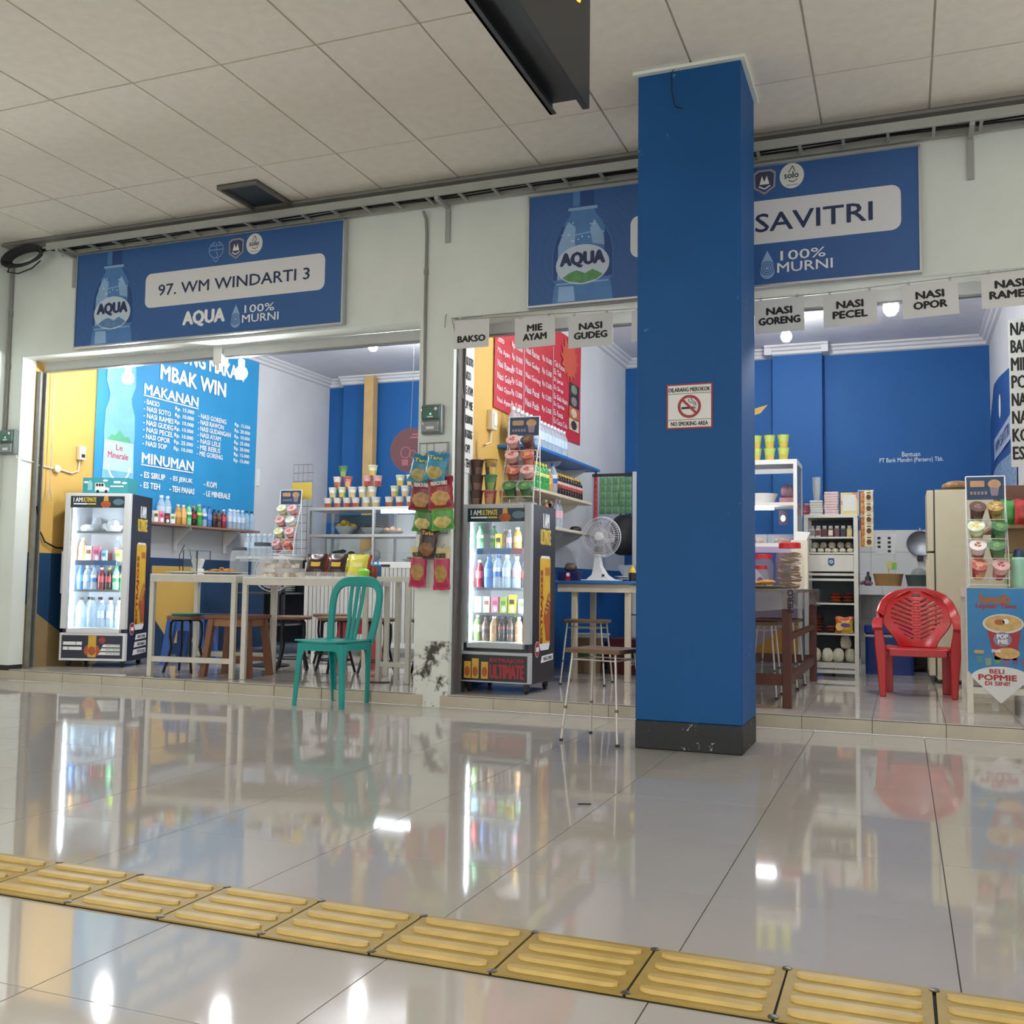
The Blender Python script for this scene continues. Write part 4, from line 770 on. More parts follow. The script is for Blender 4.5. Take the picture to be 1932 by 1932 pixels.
for x, y in ((0, 0), (.13, 0), (0, .2), (.13, .2)): b.bx(x, x + .006, y, y + .006, 0, .2, DARK)
b.build('edges', t); MB().bx(.003, .133, .002, .004, 0, .2, CLEAR).build('pane', t); MB().bx(0, .136, 0, .206, .2, .206, mat('case_lid', '#6f8d90', .3)).build('lid', t)
solo('wire', 'thin wire arching up behind the framed table', 'cable', MB().tube([(-2.87, .72, .886), (-2.88, .72, 1.05), (-2.83, .72, 1.14), (-2.76, .70, 1.1), (-2.69, .66, .96), (-2.65, .66, .886)], .004, DARK, 5))
# plastic food boxes and snack packs on the long table
BOXM = mat('clear_food_box', '#e9e6e2', .08, alpha=.2)
for k, (u, v, w_, d_, z_) in enumerate(((.15, .13, .15, .12, 0), (.15, .3, .15, .12, 0), (.15, .2, .14, .12, .071), (.34, .12, .17, .12, 0), (.34, .12, .15, .11, .071), (.33, .3, .16, .12, 0))):
    t = thing('food_box', ('clear food box in the lower front left of the stack on the long table', 'clear food box behind the left stack on the long table', 'clear food box on top of the left stack on the long table', 'clear food box in the front right of the stack on the long table', 'clear food box on top of the right stack on the long table', 'clear food box at the back right on the long table')[k], 'food box', on(TB_, u, v, ZB + z_), 12, 'clear food boxes')
    MB().bx(-w_ / 2, w_ / 2, -d_ / 2, d_ / 2, 0, .058, BOXM).build('tray', t); MB().bx(-w_ / 2 - .003, w_ / 2 + .003, -d_ / 2 - .003, d_ / 2 + .003, .058, .07, BOXM).build('lid', t)
    f = MB(); rr = random.Random(k)
    for q in range(9): f.box((0, 0, 0), (.03, .026, .024), mat('cake_filling_%d' % (q % 3), ('#d9c9b4', '#b58d68', '#e6ded2')[q % 3], .7), Matrix.Translation((rr.uniform(-.05, .05), rr.uniform(-.035, .035), .014 + .012 * (q % 2))) @ Matrix.Rotation(rr.uniform(0, 3), 4, 'Z'))
    o = f.build('filling', t); o['kind'] = 'stuff'
SN = {'red': ('#b02a28', '#e0a83a'), 'brown': ('#3a2420', '#d8b04a'), 'yellow': ('#d8cf52', '#e8e29a')}
def pack(kind_, loc, label, rz, tilt=-35, s=1):
    a, c = SN[kind_]
    def f():
        A, C_ = col(a, .25), col(c, .3)
        return [('packet', pillow(.13, .15, .035, lambda u, v: C_ if (.25 < u < .75 and .38 < v < .62) else A, 8, 10))]
    o = place('pack_' + kind_, f, 'snack_pack', label, 'snack pack', loc, rz, 'snack packs on the long table', (R(tilt), 0, R(rz)), s); return o
for kn, u, v, l in (('red', .47, .44, 'red snack pack at the back left of the long table'), ('red', .64, .45, 'red snack pack in the middle back of the long table'), ('red', .81, .46, 'red snack pack at the back right of the long table'), ('brown', .5, .28, 'dark brown snack pack at the front left of the long table'), ('brown', .67, .28, 'dark brown snack pack in the front middle of the long table'), ('yellow', .84, .29, 'yellow snack pack beside the brown packs'), ('yellow', .76, .37, 'yellow snack pack behind the front row')): pack(kn, on(TB_, u, v, ZB + .185), l, 12 + random.uniform(-5, 5), -24, 1.25)
for k, (u, l) in enumerate(((.5, 'clear tray under the left brown snack pack'), (.64, 'clear tray under the middle brown snack pack'), (.78, 'clear tray in front of the yellow snack pack'))): solo('plastic_tray', l, 'tray', MB().bx(-.065, .065, -.04, .04, 0, .004, BOXM).bx(-.065, .065, -.042, -.038, 0, .045, BOXM).bx(-.065, -.061, -.04, .04, 0, .045, BOXM).bx(.061, .065, -.04, .04, 0, .045, BOXM), on(TB_, u, .09, ZB), 12, 'clear trays')
t = thing('sugar_bowl', 'lime green lidded bowl at the right end of the long table', 'bowl', on(TB_, .935, .1, ZB)); LIME = mat('lime_plastic', '#8fd23a', .3); MB().lathe([(.03, 0), (.042, .02), (.046, .05)], LIME, 16).build('bowl', t); MB().lathe([(.048, .05), (.048, .056), (.03, .07), (.008, .076), (.008, .088), (0, .088)], LIME, 16).build('lid', t)
for l, u, v, c in (('red sauce squeeze bottle with blue cap on the long table', .95, .3, '#8d3626'), ('dark blue squeeze bottle behind the yellow packs', .95, .42, '#3f6a8c')):
    t = thing('sauce_bottle', l, 'sauce bottle', on(TB_, u, v, ZB)); MB().lathe([(.028, 0), (.03, .005), (.03, .085), (.024, .1)], col(c, .3), 14).build('body', t); MB().lathe([(.026, .1), (.024, .112), (.008, .12), (.004, .15), (0, .15)], col('#4a9ad0', .3), 12).build('cap', t)
solo('tray', 'flat blue-grey tray under the green bowl', 'tray', MB().bx(-.06, .06, -.03, .03, 0, .006, mat('tray_blue_grey', '#8a9aa8', .3)), on(TB_, .9, .19, ZB), 12)

# --- stools under the tables
SEATW = mat('stool_seat_brown', '#7a5a44', .4, var=.15, scale=10); LEGK = mat('stool_leg_black', '#1c1c20', .35, .4)
def K_round():
    o = [('seat', MB().lathe([(.15, .43), (.158, .437), (.158, .452), (.15, .46), (0, .462)], SEATW, 24))]
    for k in range(4):
        a = R(45 + 90 * k); p = lambda r, z: (r * math.cos(a), r * math.sin(a), z)
        o.append(('leg', MB().tube([p(.03, .425), p(.1, .425), p(.125, .40), p(.13, .3), p(.115, .2), p(.15, .08), p(.175, .0)], .0115, LEGK, 7)))
    o.append(('ring', MB().tube([(.135 * math.cos(a), .135 * math.sin(a), .10) for a in [2 * math.pi * k / 20 for k in range(20)]], .006, LEGK, 6, True))); return o
for l, x, y, rz in (('black-legged round stool nearest the left fridge under the framed table', -2.62, .52, 10), ('black-legged round stool right of the wooden stool', -1.98, 1.12, 30), ('black-legged round stool, third from the left under the long table', -1.57, 1.14, 55), ('black-legged round stool behind the green chair legs', -1.2, 1.18, 12), ('black-legged round stool beside the white metal frame', -.78, 1.3, 35), ('black-legged round stool in the back row behind the wooden stool', -2.02, 1.78, 40)): place('round_stool', K_round, 'round_stool', l, 'stool', (x, y, .086), rz, 'black-legged round stools')
TK = mat('stool_teak', '#7d5238', .5, var=.18, scale=9)
t = thing('wooden_stool', 'brown square wooden stool under the framed table', 'stool', (-2.05, .44, .086), 6)
MB().bx(-.2, .2, -.17, .17, .455, .485, TK).build('seat', t, bev=.004)
for x in (-1, 1):
    for y in (-1, 1): MB().sweep([[(x * .2 + a, y * .165 + c, 0) for a, c in ((-.024, -.024), (.024, -.024), (.024, .024), (-.024, .024))], [(x * .155 + a, y * .125 + c, .455) for a, c in ((-.024, -.024), (.024, -.024), (.024, .024), (-.024, .024))]], TK).build('leg', t)
for y in (-1, 1): MB().bx(-.14, .14, y * .13 - .01, y * .13 + .01, .395, .453, mat('stool_apron_wood', '#9a6a46', .5, var=.12)).build('apron', t); MB().bx(-.17, .17, y * .15 - .01, y * .15 + .01, .11, .145, TK).build('stretcher', t)
for x in (-1, 1): MB().bx(x * .16 - .01, x * .16 + .01, -.13, .13, .395, .453, _M['stool_apron_wood']).build('apron', t)
def plastic_stool(label, loc, hexc, rz):
    m = mat('stool_' + hexc, hexc, .35); t = thing('plastic_stool', label, 'stool', loc, rz); MB().rbx(-.14, .14, -.14, .14, .40, .43, .03, m).build('seat', t)
    for x in (-1, 1):
        for y in (-1, 1): MB().sweep([[(x * .165 + a, y * .165 + c, 0) for a, c in ((-.03, -.03), (.03, -.03), (.03, .03), (-.03, .03))], [(x * .115 + a, y * .115 + c, .40) for a, c in ((-.04, -.04), (.04, -.04), (.04, .04), (-.04, .04))]], m).build('leg', t)
    for y in (-1, 1): MB().bx(-.09, .09, y * .13 - .008, y * .13 + .008, .3, .40, m).build('apron', t)
plastic_stool('blue plastic stool behind the round stool by the fridge', (-3.12, 1.2, .086), '#2a56a0', 15); plastic_stool('red plastic stool under the long table', (-1.62, 1.62, .086), '#a82a2c', 20); plastic_stool('second blue plastic stool against the left wall', (-3.35, 1.75, .086), '#25487e', 5)
place('mint_tray', lambda: [('tray', MB().lathe([(.11, 0), (.125, .015), (.12, .018), (.1, .006), (0, .006)], mat('mint_plastic', '#5f9a80', .3), 20))], 'tray', 'mint green tray lying on the round stool by the fridge', 'tray', (-2.62, .52, .548))
t = thing('metal_stool', 'grey tube-legged stool with green seat behind the middle column', 'stool', (-.385, .68, .086), 0); MB().rbx(-.11, .11, -.14, .14, .44, .465, .03, mat('green_vinyl', '#2f7a5c', .4)).build('seat', t)
for x, y in ((-1, -1), (1, -1), (-1, 1), (1, 1)): MB().tube([(x * .09, y * .12, .44), (x * .105, y * .125, .3), (x * .09, y * .12, .22), (x * .13, y * .14, 0)], .012, STEEL, 7).build('leg', t)
# --- pedestal fan behind the table
def fan_head(t, r, back, cage, blade, hubm, z, y0=0, n=36):
    b = MB()
    for rr_, yy in ((r, 0), (r * .97, -.03), (r * .8, -.05), (r * .45, -.06)): b.tube([(rr_ * math.cos(a), y0 + yy, z + rr_ * math.sin(a)) for a in [2 * math.pi * k / 32 for k in range(32)]], .0045 if rr_ == r else .0018, cage, 5, True)
    for k in range(n):
        a = 2 * math.pi * k / n; b.tube([(r * .2 * math.cos(a), y0 - .066, z + r * .2 * math.sin(a)), (r * .75 * math.cos(a), y0 - .054, z + r * .75 * math.sin(a)), (r * math.cos(a), y0, z + r * math.sin(a)), (r * .7 * math.cos(a), y0 + .06, z + r * .7 * math.sin(a)), (r * .25 * math.cos(a), y0 + .07, z + r * .25 * math.sin(a))], .0012, cage, 3)
    b.build('cage', t)
    for k in range(3):
        a0 = 2 * math.pi * k / 3 + .5; MB().grid(lambda u, v: Vector(((r * (.12 + .75 * v)) * math.cos(a0 + (u - .5) * (1.5 - .3 * v)), y0 + .012 - .03 * (u - .5), z + (r * (.12 + .75 * v)) * math.sin(a0 + (u - .5) * (1.5 - .3 * v)))), 6, 6, blade).build('blade', t)
    MB().lathe([(r * .22, 0), (r * .2, .01), (0, .014)], hubm, 20, M=Matrix.Translation((0, y0 - .066, z)) @ Matrix.Rotation(R(90), 4, 'X')).build('badge', t)
    MB().lathe([(.05, 0), (.055, .04), (.04, .12), (0, .125)], back, 16, M=Matrix.Translation((0, y0 + .07, z)) @ Matrix.Rotation(R(-90), 4, 'X')).build('motor', t)
t = thing('pedestal_fan', 'black pedestal fan with a pale cage behind the long table', 'fan', (-2.345, 1.325, .086), 20); MB().lathe([(.17, 0), (.17, .015), (.05, .035), (.02, .05)], BLACK, 24).build('base', t); MB().tube([(0, .12, .04), (0, .12, .55)], .014, WHITE, 8).build('pole', t); MB().bx(-.03, .03, .1, .14, .42, .74, BLACK).build('control_box', t, bev=.008)
fan_head(t, .17, BLACK, mat('cage_pale', '#c9c6cf', .4), mat('blade_smoke', '#aeb0bb', .25, alpha=.55), WHITE, .83, .0, 30)
# --- back counter with glass food cabinet and noodle cups
RIB = mat('white_slat', '#d2d3d0', .45, var=.04)
t = thing('food_counter', 'white slatted counter under the glass food cabinet', 'counter', (-2.93, 2.75, .086)); W = 1.6
MB().bx(.02, W - .02, .03, .6, .12, .9, mat('counter_core', '#8f8f8c', .6)).build('core', t); MB().bx(0, W, 0, .62, .9, .955, WHITE).build('top', t, bev=.003); MB().bx(0, W, .0, .03, .1, .15, WHITE).build('bottom_rail', t)
for x in (0, .1, W - .04): MB().bx(x, x + .04, 0, .04, 0, .1 if x == .1 else .9, WHITE).build('post', t)
sl = MB().bx(.003, .042, .008, .03, .15, .9, RIB).mesh('slat')
for k in range(32): ob('slat', sl, t, (.05 + .047 * k, 0, 0))
for x in (.05, .8): MB().bx(x, x + .2, -.004, 0, .91, .935, DARK).build('vent_slot', t)
for x in (.05, W - .1): MB().bx(x, x + .05, .5, .56, 0, .12, WHITE).build('rear_leg', t)
ZC = 1.0412
t = thing('glass_cabinet', 'aluminium framed glass food cabinet with lit shelves', 'food cabinet', (-2.92, 2.76, ZC)); W, Dp, H = 1.56, .5, .57
for x in (0, W / 2 - .012, W - .025):
    for y in (0, Dp - .025): MB().bx(x, x + .025, y, y + .025, 0, H - .03, ALU).build('post', t)
MB().bx(0, W, 0, Dp, H - .03, H, ALU).build('top', t); MB().bx(0, W, 0, Dp, 0, .006, WHITE).build('bottom', t); MB().bx(.025, W - .025, .003, Dp - .003, .262, .29, ALU).build('shelf', t)
for x0, x1 in ((.025, W / 2 - .012), (W / 2 + .013, W - .025)): MB().bx(x0, x1, .008, .013, .29, H - .03, CLEAR).build('glass_pane', t); MB().bx(x0, x1, .008, .013, .006, .262, CLEAR).build('glass_pane', t)
MB().bx(.85, W - .05, .03, .06, H - .065, H - .032, mat('cabinet_tube', '#f2f6ff', .5, emit=TUBE * .3)).build('light_tube', t); MB().bx(.1, .75, Dp - .03, Dp - .026, .3, H - .05, mat('smoked_panel', '#6d7280', .3)).build('rear_panel', t); MB().bx(.8, W - .04, Dp - .03, Dp - .026, .3, H - .05, mat('rear_white', '#d4d8dc', .4)).build('rear_panel', t)
ZS = ZC + .2905; G = 'dishes in the glass cabinet'
def heap(n, r, h, size, m, seed, flat=1):
    rr = random.Random(seed); b = MB()
    for k in range(n):
        a, d = rr.uniform(0, 6.28), r * math.sqrt(rr.random()); b.lathe([(0, -size * flat), (size * .7, -size * .6 * flat), (size, 0), (size * .7, size * .6 * flat), (0, size * flat)], m, 8, (d * math.cos(a), d * math.sin(a), size + h * (1 - d / r) * rr.random()))
    return b
def dish(l, l2, x, r, hb, n, h, size, m, seed, z=ZS, y=2.98, kd=True, flat=1):
    place('dish%.2f%.2f' % (r, hb), lambda: [('bowl', bowl(r, hb, CER))], 'bowl', l, 'bowl', (x, y, z), 0, G)
    if n: o = solo('food', l2, 'food', heap(n, r * .72, h, size, m, seed, flat), (x, y, z + hb * .62)); o['kind'] = 'stuff'
dish('white bowl of yellow fritters in the glass cabinet', 'yellow fritters heaped in the white bowl', -2.58, .12, .09, 12, .08, .034, mat('fritter_yellow', '#d9b63a', .6, var=.2, scale=20), 1)
dish('white bowl of fish on the cabinet shelf', 'grey fried fish in the white bowl', -2.27, .13, .075, 8, .03, .04, mat('fish_grey', '#5d5a52', .5, var=.3, scale=20), 2, flat=.4)
dish('shallow bowl of eggs on the cabinet shelf', 'brown eggs in the shallow bowl', -2.03, .12, .035, 14, .03, .026, mat('egg_shell', '#c9987a', .5), 3)
dish('metal-like shallow dish at the right of the cabinet shelf', 'noodles in the right dish of the cabinet', -1.55, .13, .04, 30, .03, .02, mat('noodle_tan', '#c9a878', .6, var=.2, scale=30), 4)
dish('white bowl of greens on the cabinet bottom', 'dark greens in the bowl at the cabinet bottom', -2.62, .14, .09, 10, .03, .04, mat('greens', '#44503f', .6, var=.3), 6, z=ZC + .0065, flat=.5); dish('white bowl with a cloth-wrapped food at the cabinet bottom', 'white wrapped rice in the bowl at the cabinet bottom', -2.28, .11, .06, 5, .05, .045, CER, 7, z=ZC + .0065)
dish('long shallow dish of sambal at the cabinet bottom', 'reddish food in the shallow dish at the cabinet bottom', -1.75, .15, .03, 20, .01, .025, mat('sambal', '#9a6a4c', .6, var=.3), 8, z=ZC + .0065, flat=.5)
# cups pyramid
ZT = ZC + .5705; G = 'noodle cups stacked on the glass cabinet'
rows = [(0, [(-2.76, 'orange'), (-2.645, 'orange'), (-2.53, 'orange'), (-2.425, 'orange'), (-2.30, 'pale'), (-2.19, 'pale'), (-2.03, 'orange'), (-1.91, 'orange'), (-1.79, 'orange'), (-1.67, 'pale'), (-1.55, 'orange')]), (1, [(-2.705, 'pale'), (-2.59, 'green'), (-2.475, 'pale'), (-2.35, 'pale'), (-2.235, 'pale'), (-1.97, 'green'), (-1.85, 'pale'), (-1.73, 'pale')]), (2, [(-2.65, 'orange'), (-2.53, 'red'), (-2.29, 'pink'), (-2.175, 'pink'), (-1.91, 'green'), (-1.79, 'pale')]), (3, [(-2.59, 'dgreen'), (-2.235, 'green')])]
onm = ['bottom', 'second', 'third', 'top']
for r, cs in rows:
    for n, (x, k) in enumerate(cs): cup(k, (x + (0 if r < 9 else 0), 2.90, ZT + r * .1115), '%s noodle cup, %s from left in the %s row on the glass cabinet' % (CUPW[k], ORD[n], onm[r]), G, random.uniform(-25, 25))
# wire rack with cups
def cup_rack(name, label, loc, rz, W, H, cups, glabel, where, s=1.0):
    t = thing('wire_rack', label, 'wire rack', loc, rz); Dp = .2; q = .0045
    b = MB(); 
    for x in (-W / 2, W / 2): b.tube([(x, -Dp / 2, .01), (x, -Dp / 2 + .02, H * .28), (x, Dp / 2 - .05, H * .72), (x, Dp / 2 - .03, H)], q, WIRE, 6); b.tube([(x, Dp / 2, .005), (x, Dp / 2 - .03, H * .85)], q, WIRE, 6); b.tube([(x, -Dp / 2, .01), (x, Dp / 2, .006)], q, WIRE, 6)
    b.tube([(-W / 2, Dp / 2 - .03, H), (W / 2, Dp / 2 - .03, H)], q, WIRE, 6); b.build('frame', t)
    n = len(cups) // 2
    for k in range(n):
        z = .03 + (H * .72 - .02) / n * k; y = -Dp / 2 + .01 + (Dp - .06) * (z / (H * .72)) * .9
        b = MB(); b.tube([(-W / 2, y - .035, z + .03), (W / 2, y - .035, z + .03)], .003, WIRE, 5); b.tube([(-W / 2, y - .02, z - .012), (W / 2, y - .02, z - .012)], .003, WIRE, 5); b.tube([(-W / 2, y + .08, z - .012), (W / 2, y + .08, z - .012)], .003, WIRE, 5)
        for x in (-W / 2, 0, W / 2): b.tube([(x, y - .035, z + .03), (x, y - .02, z - .012), (x, y + .08, z - .012)], .003, WIRE, 5)
        b.build('tier', t)
        for i in (0, 1):
            c = cups[2 * k + i]; a = R(rz); lx, ly = (-.25 + .5 * i) * W, y + .045
            cup(c[0], (loc[0] + lx * math.cos(a) - ly * math.sin(a), loc[1] + lx * math.sin(a) + ly * math.cos(a), loc[2] + z + .04), '%s noodle cup, %s on tier %s, %s' % (CUPW[c[0]], ('left', 'right')[i], ('one', 'two', 'three', 'four', 'five')[k], where), glabel, rot=(R(46), 0, R(rz + random.uniform(-12, 12))), s=s)
    pl = Pl((-W / 2 + .008, Dp / 2 - .036, H * .8), (1, 0, 0), (0, .02, 1)); b = MB(); b.bx(-W / 2 + .006, W / 2 - .006, Dp / 2 - .034, Dp / 2 - .031, H * .79, H - .004, mat('rack_card_navy', '#22405f', .4, var=.1, scale=10)); hc = b.build('header_card', t)
    b = MB(); w_ = W - .016; h_ = H * .19; m1 = mat('card_print_tan', '#b98f6a', .5, var=.1, scale=20); b.rrect(pl, w_ * .08, h_ * .55, w_ * .48, h_ * .85, .008, m1, 2); b.disc(pl, w_ * .75, h_ * .68, w_ * .18, h_ * .22, m1, 2, 14); b.poly(pl, [(w_ * .62, h_ * .5), (w_ * .88, h_ * .5), (w_ * .84, h_ * .12), (w_ * .66, h_ * .12)], mat('card_print_mauve', '#8f7d86', .5), 2)
    for k in range(5): b.rect(pl, w_ * (.08 + .1 * k), h_ * .18, w_ * (.15 + .1 * k), h_ * .34, _M['card_print_mauve'], 2)
    b.build('print', hc); return t
# dish cart left of the cabinet with rack and bottles
t = thing('dish_cart', 'white topped open cart with dishes beside the food counter', 'cart', (-3.56, 2.42, .086), 0); MB().bx(0, .6, 0, .55, .975, 1.005, WHITE).build('top', t, bev=.002)
for x in (0, .57):
    for y in (0, .52): MB().bx(x, x + .03, y, y + .03, 0, .975, DARK).build('leg', t)
for z in (.3, .62): MB().bx(.0, .6, .0, .55, z, z + .015, STEEL).build('shelf', t)
MB().bx(.03, .57, .53, .545, .1, .975, mat('cart_back', '#23303c', .6)).build('back_panel', t)
for k in range(6): place('stackplate', lambda: [('plate', plate(.12, CER))], 'plate', ORD[k] + ' white plate from the bottom of the stack on the dish cart', 'plate', (-3.15, 2.7, .7215 + .0215 * k), 0, 'stacked plates on the cart')
for k in range(5):
    for j in range(2): drink('water', (-3.49 + .072 * k, 2.52 + .08 * j, 1.0915), ORD[k] + ' clear bottle from the left in the ' + ('front', 'back')[j] + ' row on the dish cart', 'clear bottles on the cart', 0, 1.1)
cup_rack('wire_rack', 'white wire rack of noodle cups left of the glass cabinet', (-3.06, 2.60, 1.0915), 8, .24, .7, [('pink', 0), ('red', 0), ('green', 0), ('pink', 0), ('pink', 0), ('pale', 0), ('green', 0), ('pink', 0)], 'cups in the rack by the glass cabinet', 'rack by glass cabinet')
t = thing('wire_grid', 'dark wire grid panel behind the left cup rack', 'wire grid', (-3.2, 2.9, 1.0915)); b = MB()
for k in range(5): b.tube([(.06 * k, 0, 0), (.06 * k, 0, 1.0)], .003, STEEL, 4)
for k in range(12): b.tube([(0, .004, .09 * k + .008), (.24, .004, .09 * k + .008)], .003, STEEL, 4)
b.build('grid', t); MB().bx(-.0, .24, -.03, -.012, .62, .8, mat('yellow_card', '#d8b84a', .5)).build('card', t)
# tan post and round sign at the back
t = thing('post', 'tan boxed-in post standing at the blue back wall of the left shop', 'post', (-3.235, 4.6, .086)); MB().bx(-.065, .065, -.06, .06, 0, 3.3, mat('tan_post', '#c2a06a', .6, var=.08, scale=5)).build('shaft', t, bev=.006); MB().bx(-.067, .067, -.062, .062, 1.9, 1.93, mat('post_tape', '#a88a5a', .5)).build('joint', t)
t = thing('round_poster', 'round dark red hanging poster in the left shop', 'poster', (-1.60, 2.5, 1.93)); MB().lathe([(0, -.003), (.22, -.003), (.22, .003), (0, .003)], mat('poster_maroon', '#561626', .5, var=.12, scale=8), 32, M=Matrix.Translation((0, 0, .21)) @ Matrix.Rotation(R(90), 4, 'X')).build('disc', t)
pl = Pl((-.22, -.003, 0)); MB().rect(pl, .24, .36, .36, .372, col('#a8525c'), 1).build('print_bar', t); MB().rect(pl, .22, .33, .38, .342, col('#a8525c'), 1).build('print_bar', t); b = MB(); b.ring(pl, .17, .19, .05, .056, col('#a8606c'), 1, 18); b.ring(pl, .25, .17, .035, .04, col('#a8606c'), 1, 16); b.rect(pl, .13, .06, .2, .12, col('#8f3f50'), 1); b.build('print', t)
MB().tube([(0, 0, .43), (.02, 0, 1.1), (.02, 0, 1.5)], .003, COND, 4).build('string', t)

# ================================================================ GREEN CHAIR
GC = mat('green_chair_plastic', '#17938d', .28, var=.05, scale=5)
t = thing('plastic_chair', 'green plastic chair standing on the concourse at the step', 'chair', (-.765, -.2, 0), -4)
b = MB()
def seatf(u, v): x = (u - .5); y = (v - .5); return Vector((x * (.40 - .03 * v), y * .40, .432 + .012 * ((2 * x) ** 2) + .006 * ((2 * y) ** 2)))
b.grid(seatf, 12, 12, GC, skip=lambda u, v: (.3 < u < .7 and .55 < v < .9 and (int(u * 24) % 2 == 0) and int(v * 12) % 2 == 0)); o = b.build('seat', t); md = o.modifiers.new('thick', 'SOLIDIFY'); md.thickness = .012
for s_ in ((-1, -1), (1, -1), (-1, 1), (1, 1)):
    sx, sy = s_; tx, ty = sx * (.185 if sy < 0 else .17), sy * .185; fx, fy = sx * (.205 if sy < 0 else .15), sy * (.205 if sy < 0 else .2); st = []
    for k, z in enumerate((0, .12, .25, .34, .39, .425)):
        q = z / .425; x, y = fx + (tx - fx) * q, fy + (ty - fy) * q; w_ = .028 + .012 * q + (.05 if k == 5 else .024 if k == 4 else .006 if k == 3 else 0)
        st.append([(x, y, z), (x - sx * w_, y, z), (x - sx * w_, y - sy * .012, z), (x - sx * .012, y - sy * .012, z), (x - sx * .012, y - sy * w_, z), (x, y - sy * w_, z)])
    MB().sweep(st, GC).build('leg', t)
b = MB()
for a in ((-.14, .14, -.188, -.176, .375), (-.14, .14, .172, .184, .385)): b.bx(a[0], a[1], a[2], a[3], a[4], .428, GC)
for x in (-.186, .174): b.bx(x, x + .012, -.14, .14, .378, .43, GC)
b.build('skirt', t)
hoop = []; yb = lambda z: .17 + (z - .42) * .22
for k in range(25):
    a = R(180 - 180 * k / 24); x = .195 * math.copysign(abs(math.cos(a)) ** .55, math.cos(a)); z = .70 + .15 * max(0, math.sin(a)) ** .8; hoop.append((x, yb(z), z))
hoop = [(-.165, yb(.42), .42), (-.178, yb(.5), .5), (-.19, yb(.6), .6)] + hoop + [(.19, yb(.6), .6), (.178, yb(.5), .5), (.165, yb(.42), .42)]
n_ = len(hoop); MB().band(hoop, lambda i: (hoop[i][0] * .9, 0, max(0, hoop[i][2] - .66) * 1.1 + .0001), [.026 + .012 * math.exp(-((i - n_ / 2) / 5) ** 2) for i in range(n_)], .013, GC).build('backrest', t)
for x0, x1 in ((-.036, -.05), (.0, .0), (.036, .05)): MB().band([(x0 * .9, yb(.42), .42), (x0 * 1.0, yb(.55) + .004, .55), (x1 * .95, yb(.7) + .002, .7), (x1, yb(.83), .83)], (1, 0, 0), .0145, .006, GC).build('slat', t)

# ================================================================ SNACKS ON THE MIDDLE COLUMN
t = thing('wire_grid', 'wire grid hung with snack bags on the middle column', 'wire grid', (-.245, -.014, 1.18)); b = MB()
for k in range(5): b.tube([(.056 * k, 0, 0), (.056 * k, 0, .64)], .0025, STEEL, 4)
for k in range(8): b.tube([(0, -.004, .09 * k + .006), (.225, -.004, .09 * k + .006)], .0025, STEEL, 4)
b.build('grid', t); MB().bx(.12, .21, -.01, -.007, .57, .63, PAPER).build('price_card', t)
def chipbag(label, x, z, w_, h_, c1, c2, c3, words, wc, tilt=0, th=.046, y=-.045, patch=(.3, .42)):
    t = thing('snack_bag', label, 'snack bag', (x, y, z), 0, 'snack bags hanging on the middle column'); t.rotation_euler = (R(-4), R(tilt), R(random.uniform(-6, 6)))
    A, B, C_ = col(c1, .25, var=.12, scale=12), col(c2, .25, var=.15, scale=10), col(c3, .4, var=.3, scale=30)
    pillow(w_, h_, th, lambda u, v: B if v > .72 else (C_ if ((u - .5) / .38) ** 2 + ((v - patch[0]) / (patch[1] * .5)) ** 2 < 1 else A), 18, 22).build('bag', t)
    if words: letters(t, Pl((0, -th * .5 - .004, -h_)), words, 0, h_ * .74, w_ * .62, h_ * .12, col(wc), .03, 1, 'c')
    MB().tube([(0, 0, -.01), (0, .02, .02), (.0, .045, .028)], .003, STEEL, 5).build('hook', t)
    return t
chipbag('blue snack bag, left of the top pair on the column', -.19, 1.725, .165, .2, '#3a8aa0', '#2f7f9c', '#b0a060', 'Taro', '#e6d23a', 12); chipbag('blue snack bag, right of the top pair on the column', -.055, 1.735, .175, .2, '#3a92b4', '#3a8ab4', '#c0a860', 'Taro', '#e6d23a', 10, y=-.092)
chipbag('dark red snack bag, left of the second pair on the column', -.19, 1.56, .185, .225, '#7d2430', '#8a2836', '#b58a5a', 'FRENCH FRIES', '#e0dcd8', 4, y=-.045, patch=(.35, .45)); chipbag('dark red snack bag, right of the second pair on the column', -.045, 1.565, .19, .225, '#982a34', '#8a2030', '#c79a58', 'FRENCH FRIES', '#e0dcd8', -5, y=-.092, patch=(.35, .45))
chipbag('green snack bag, left of the third pair on the column', -.17, 1.38, .165, .19, '#4a7d3a', '#3c6a34', '#c8b870', '', '#ffffff', 6, y=-.05); chipbag('green snack bag, right of the third pair on the column', -.03, 1.385, .17, .185, '#4f9a3c', '#6a9a44', '#cdbb6e', '', '#ffffff', -6, y=-.09)
chipbag('dark brown single snack bag on the column', -.125, 1.225, .14, .22, '#3a2620', '#4a2f24', '#8a6038', 'Turbo', '#c8a86a', 6, y=-.065)
chipbag('pink long snack bag at the lower left of the column', -.205, 1.09, .125, .28, '#b02a50', '#cfc08a', '#a8803e', 'MACARONI', '#3a2a1a', 1, .045, y=-.06, patch=(.38, .42)); chipbag('pink long snack bag at the lower right of the column', -.035, 1.085, .13, .29, '#b82a54', '#d0c290', '#a8803e', 'MACARONI', '#3a2a1a', -3, .045, y=-.065, patch=(.38, .42))
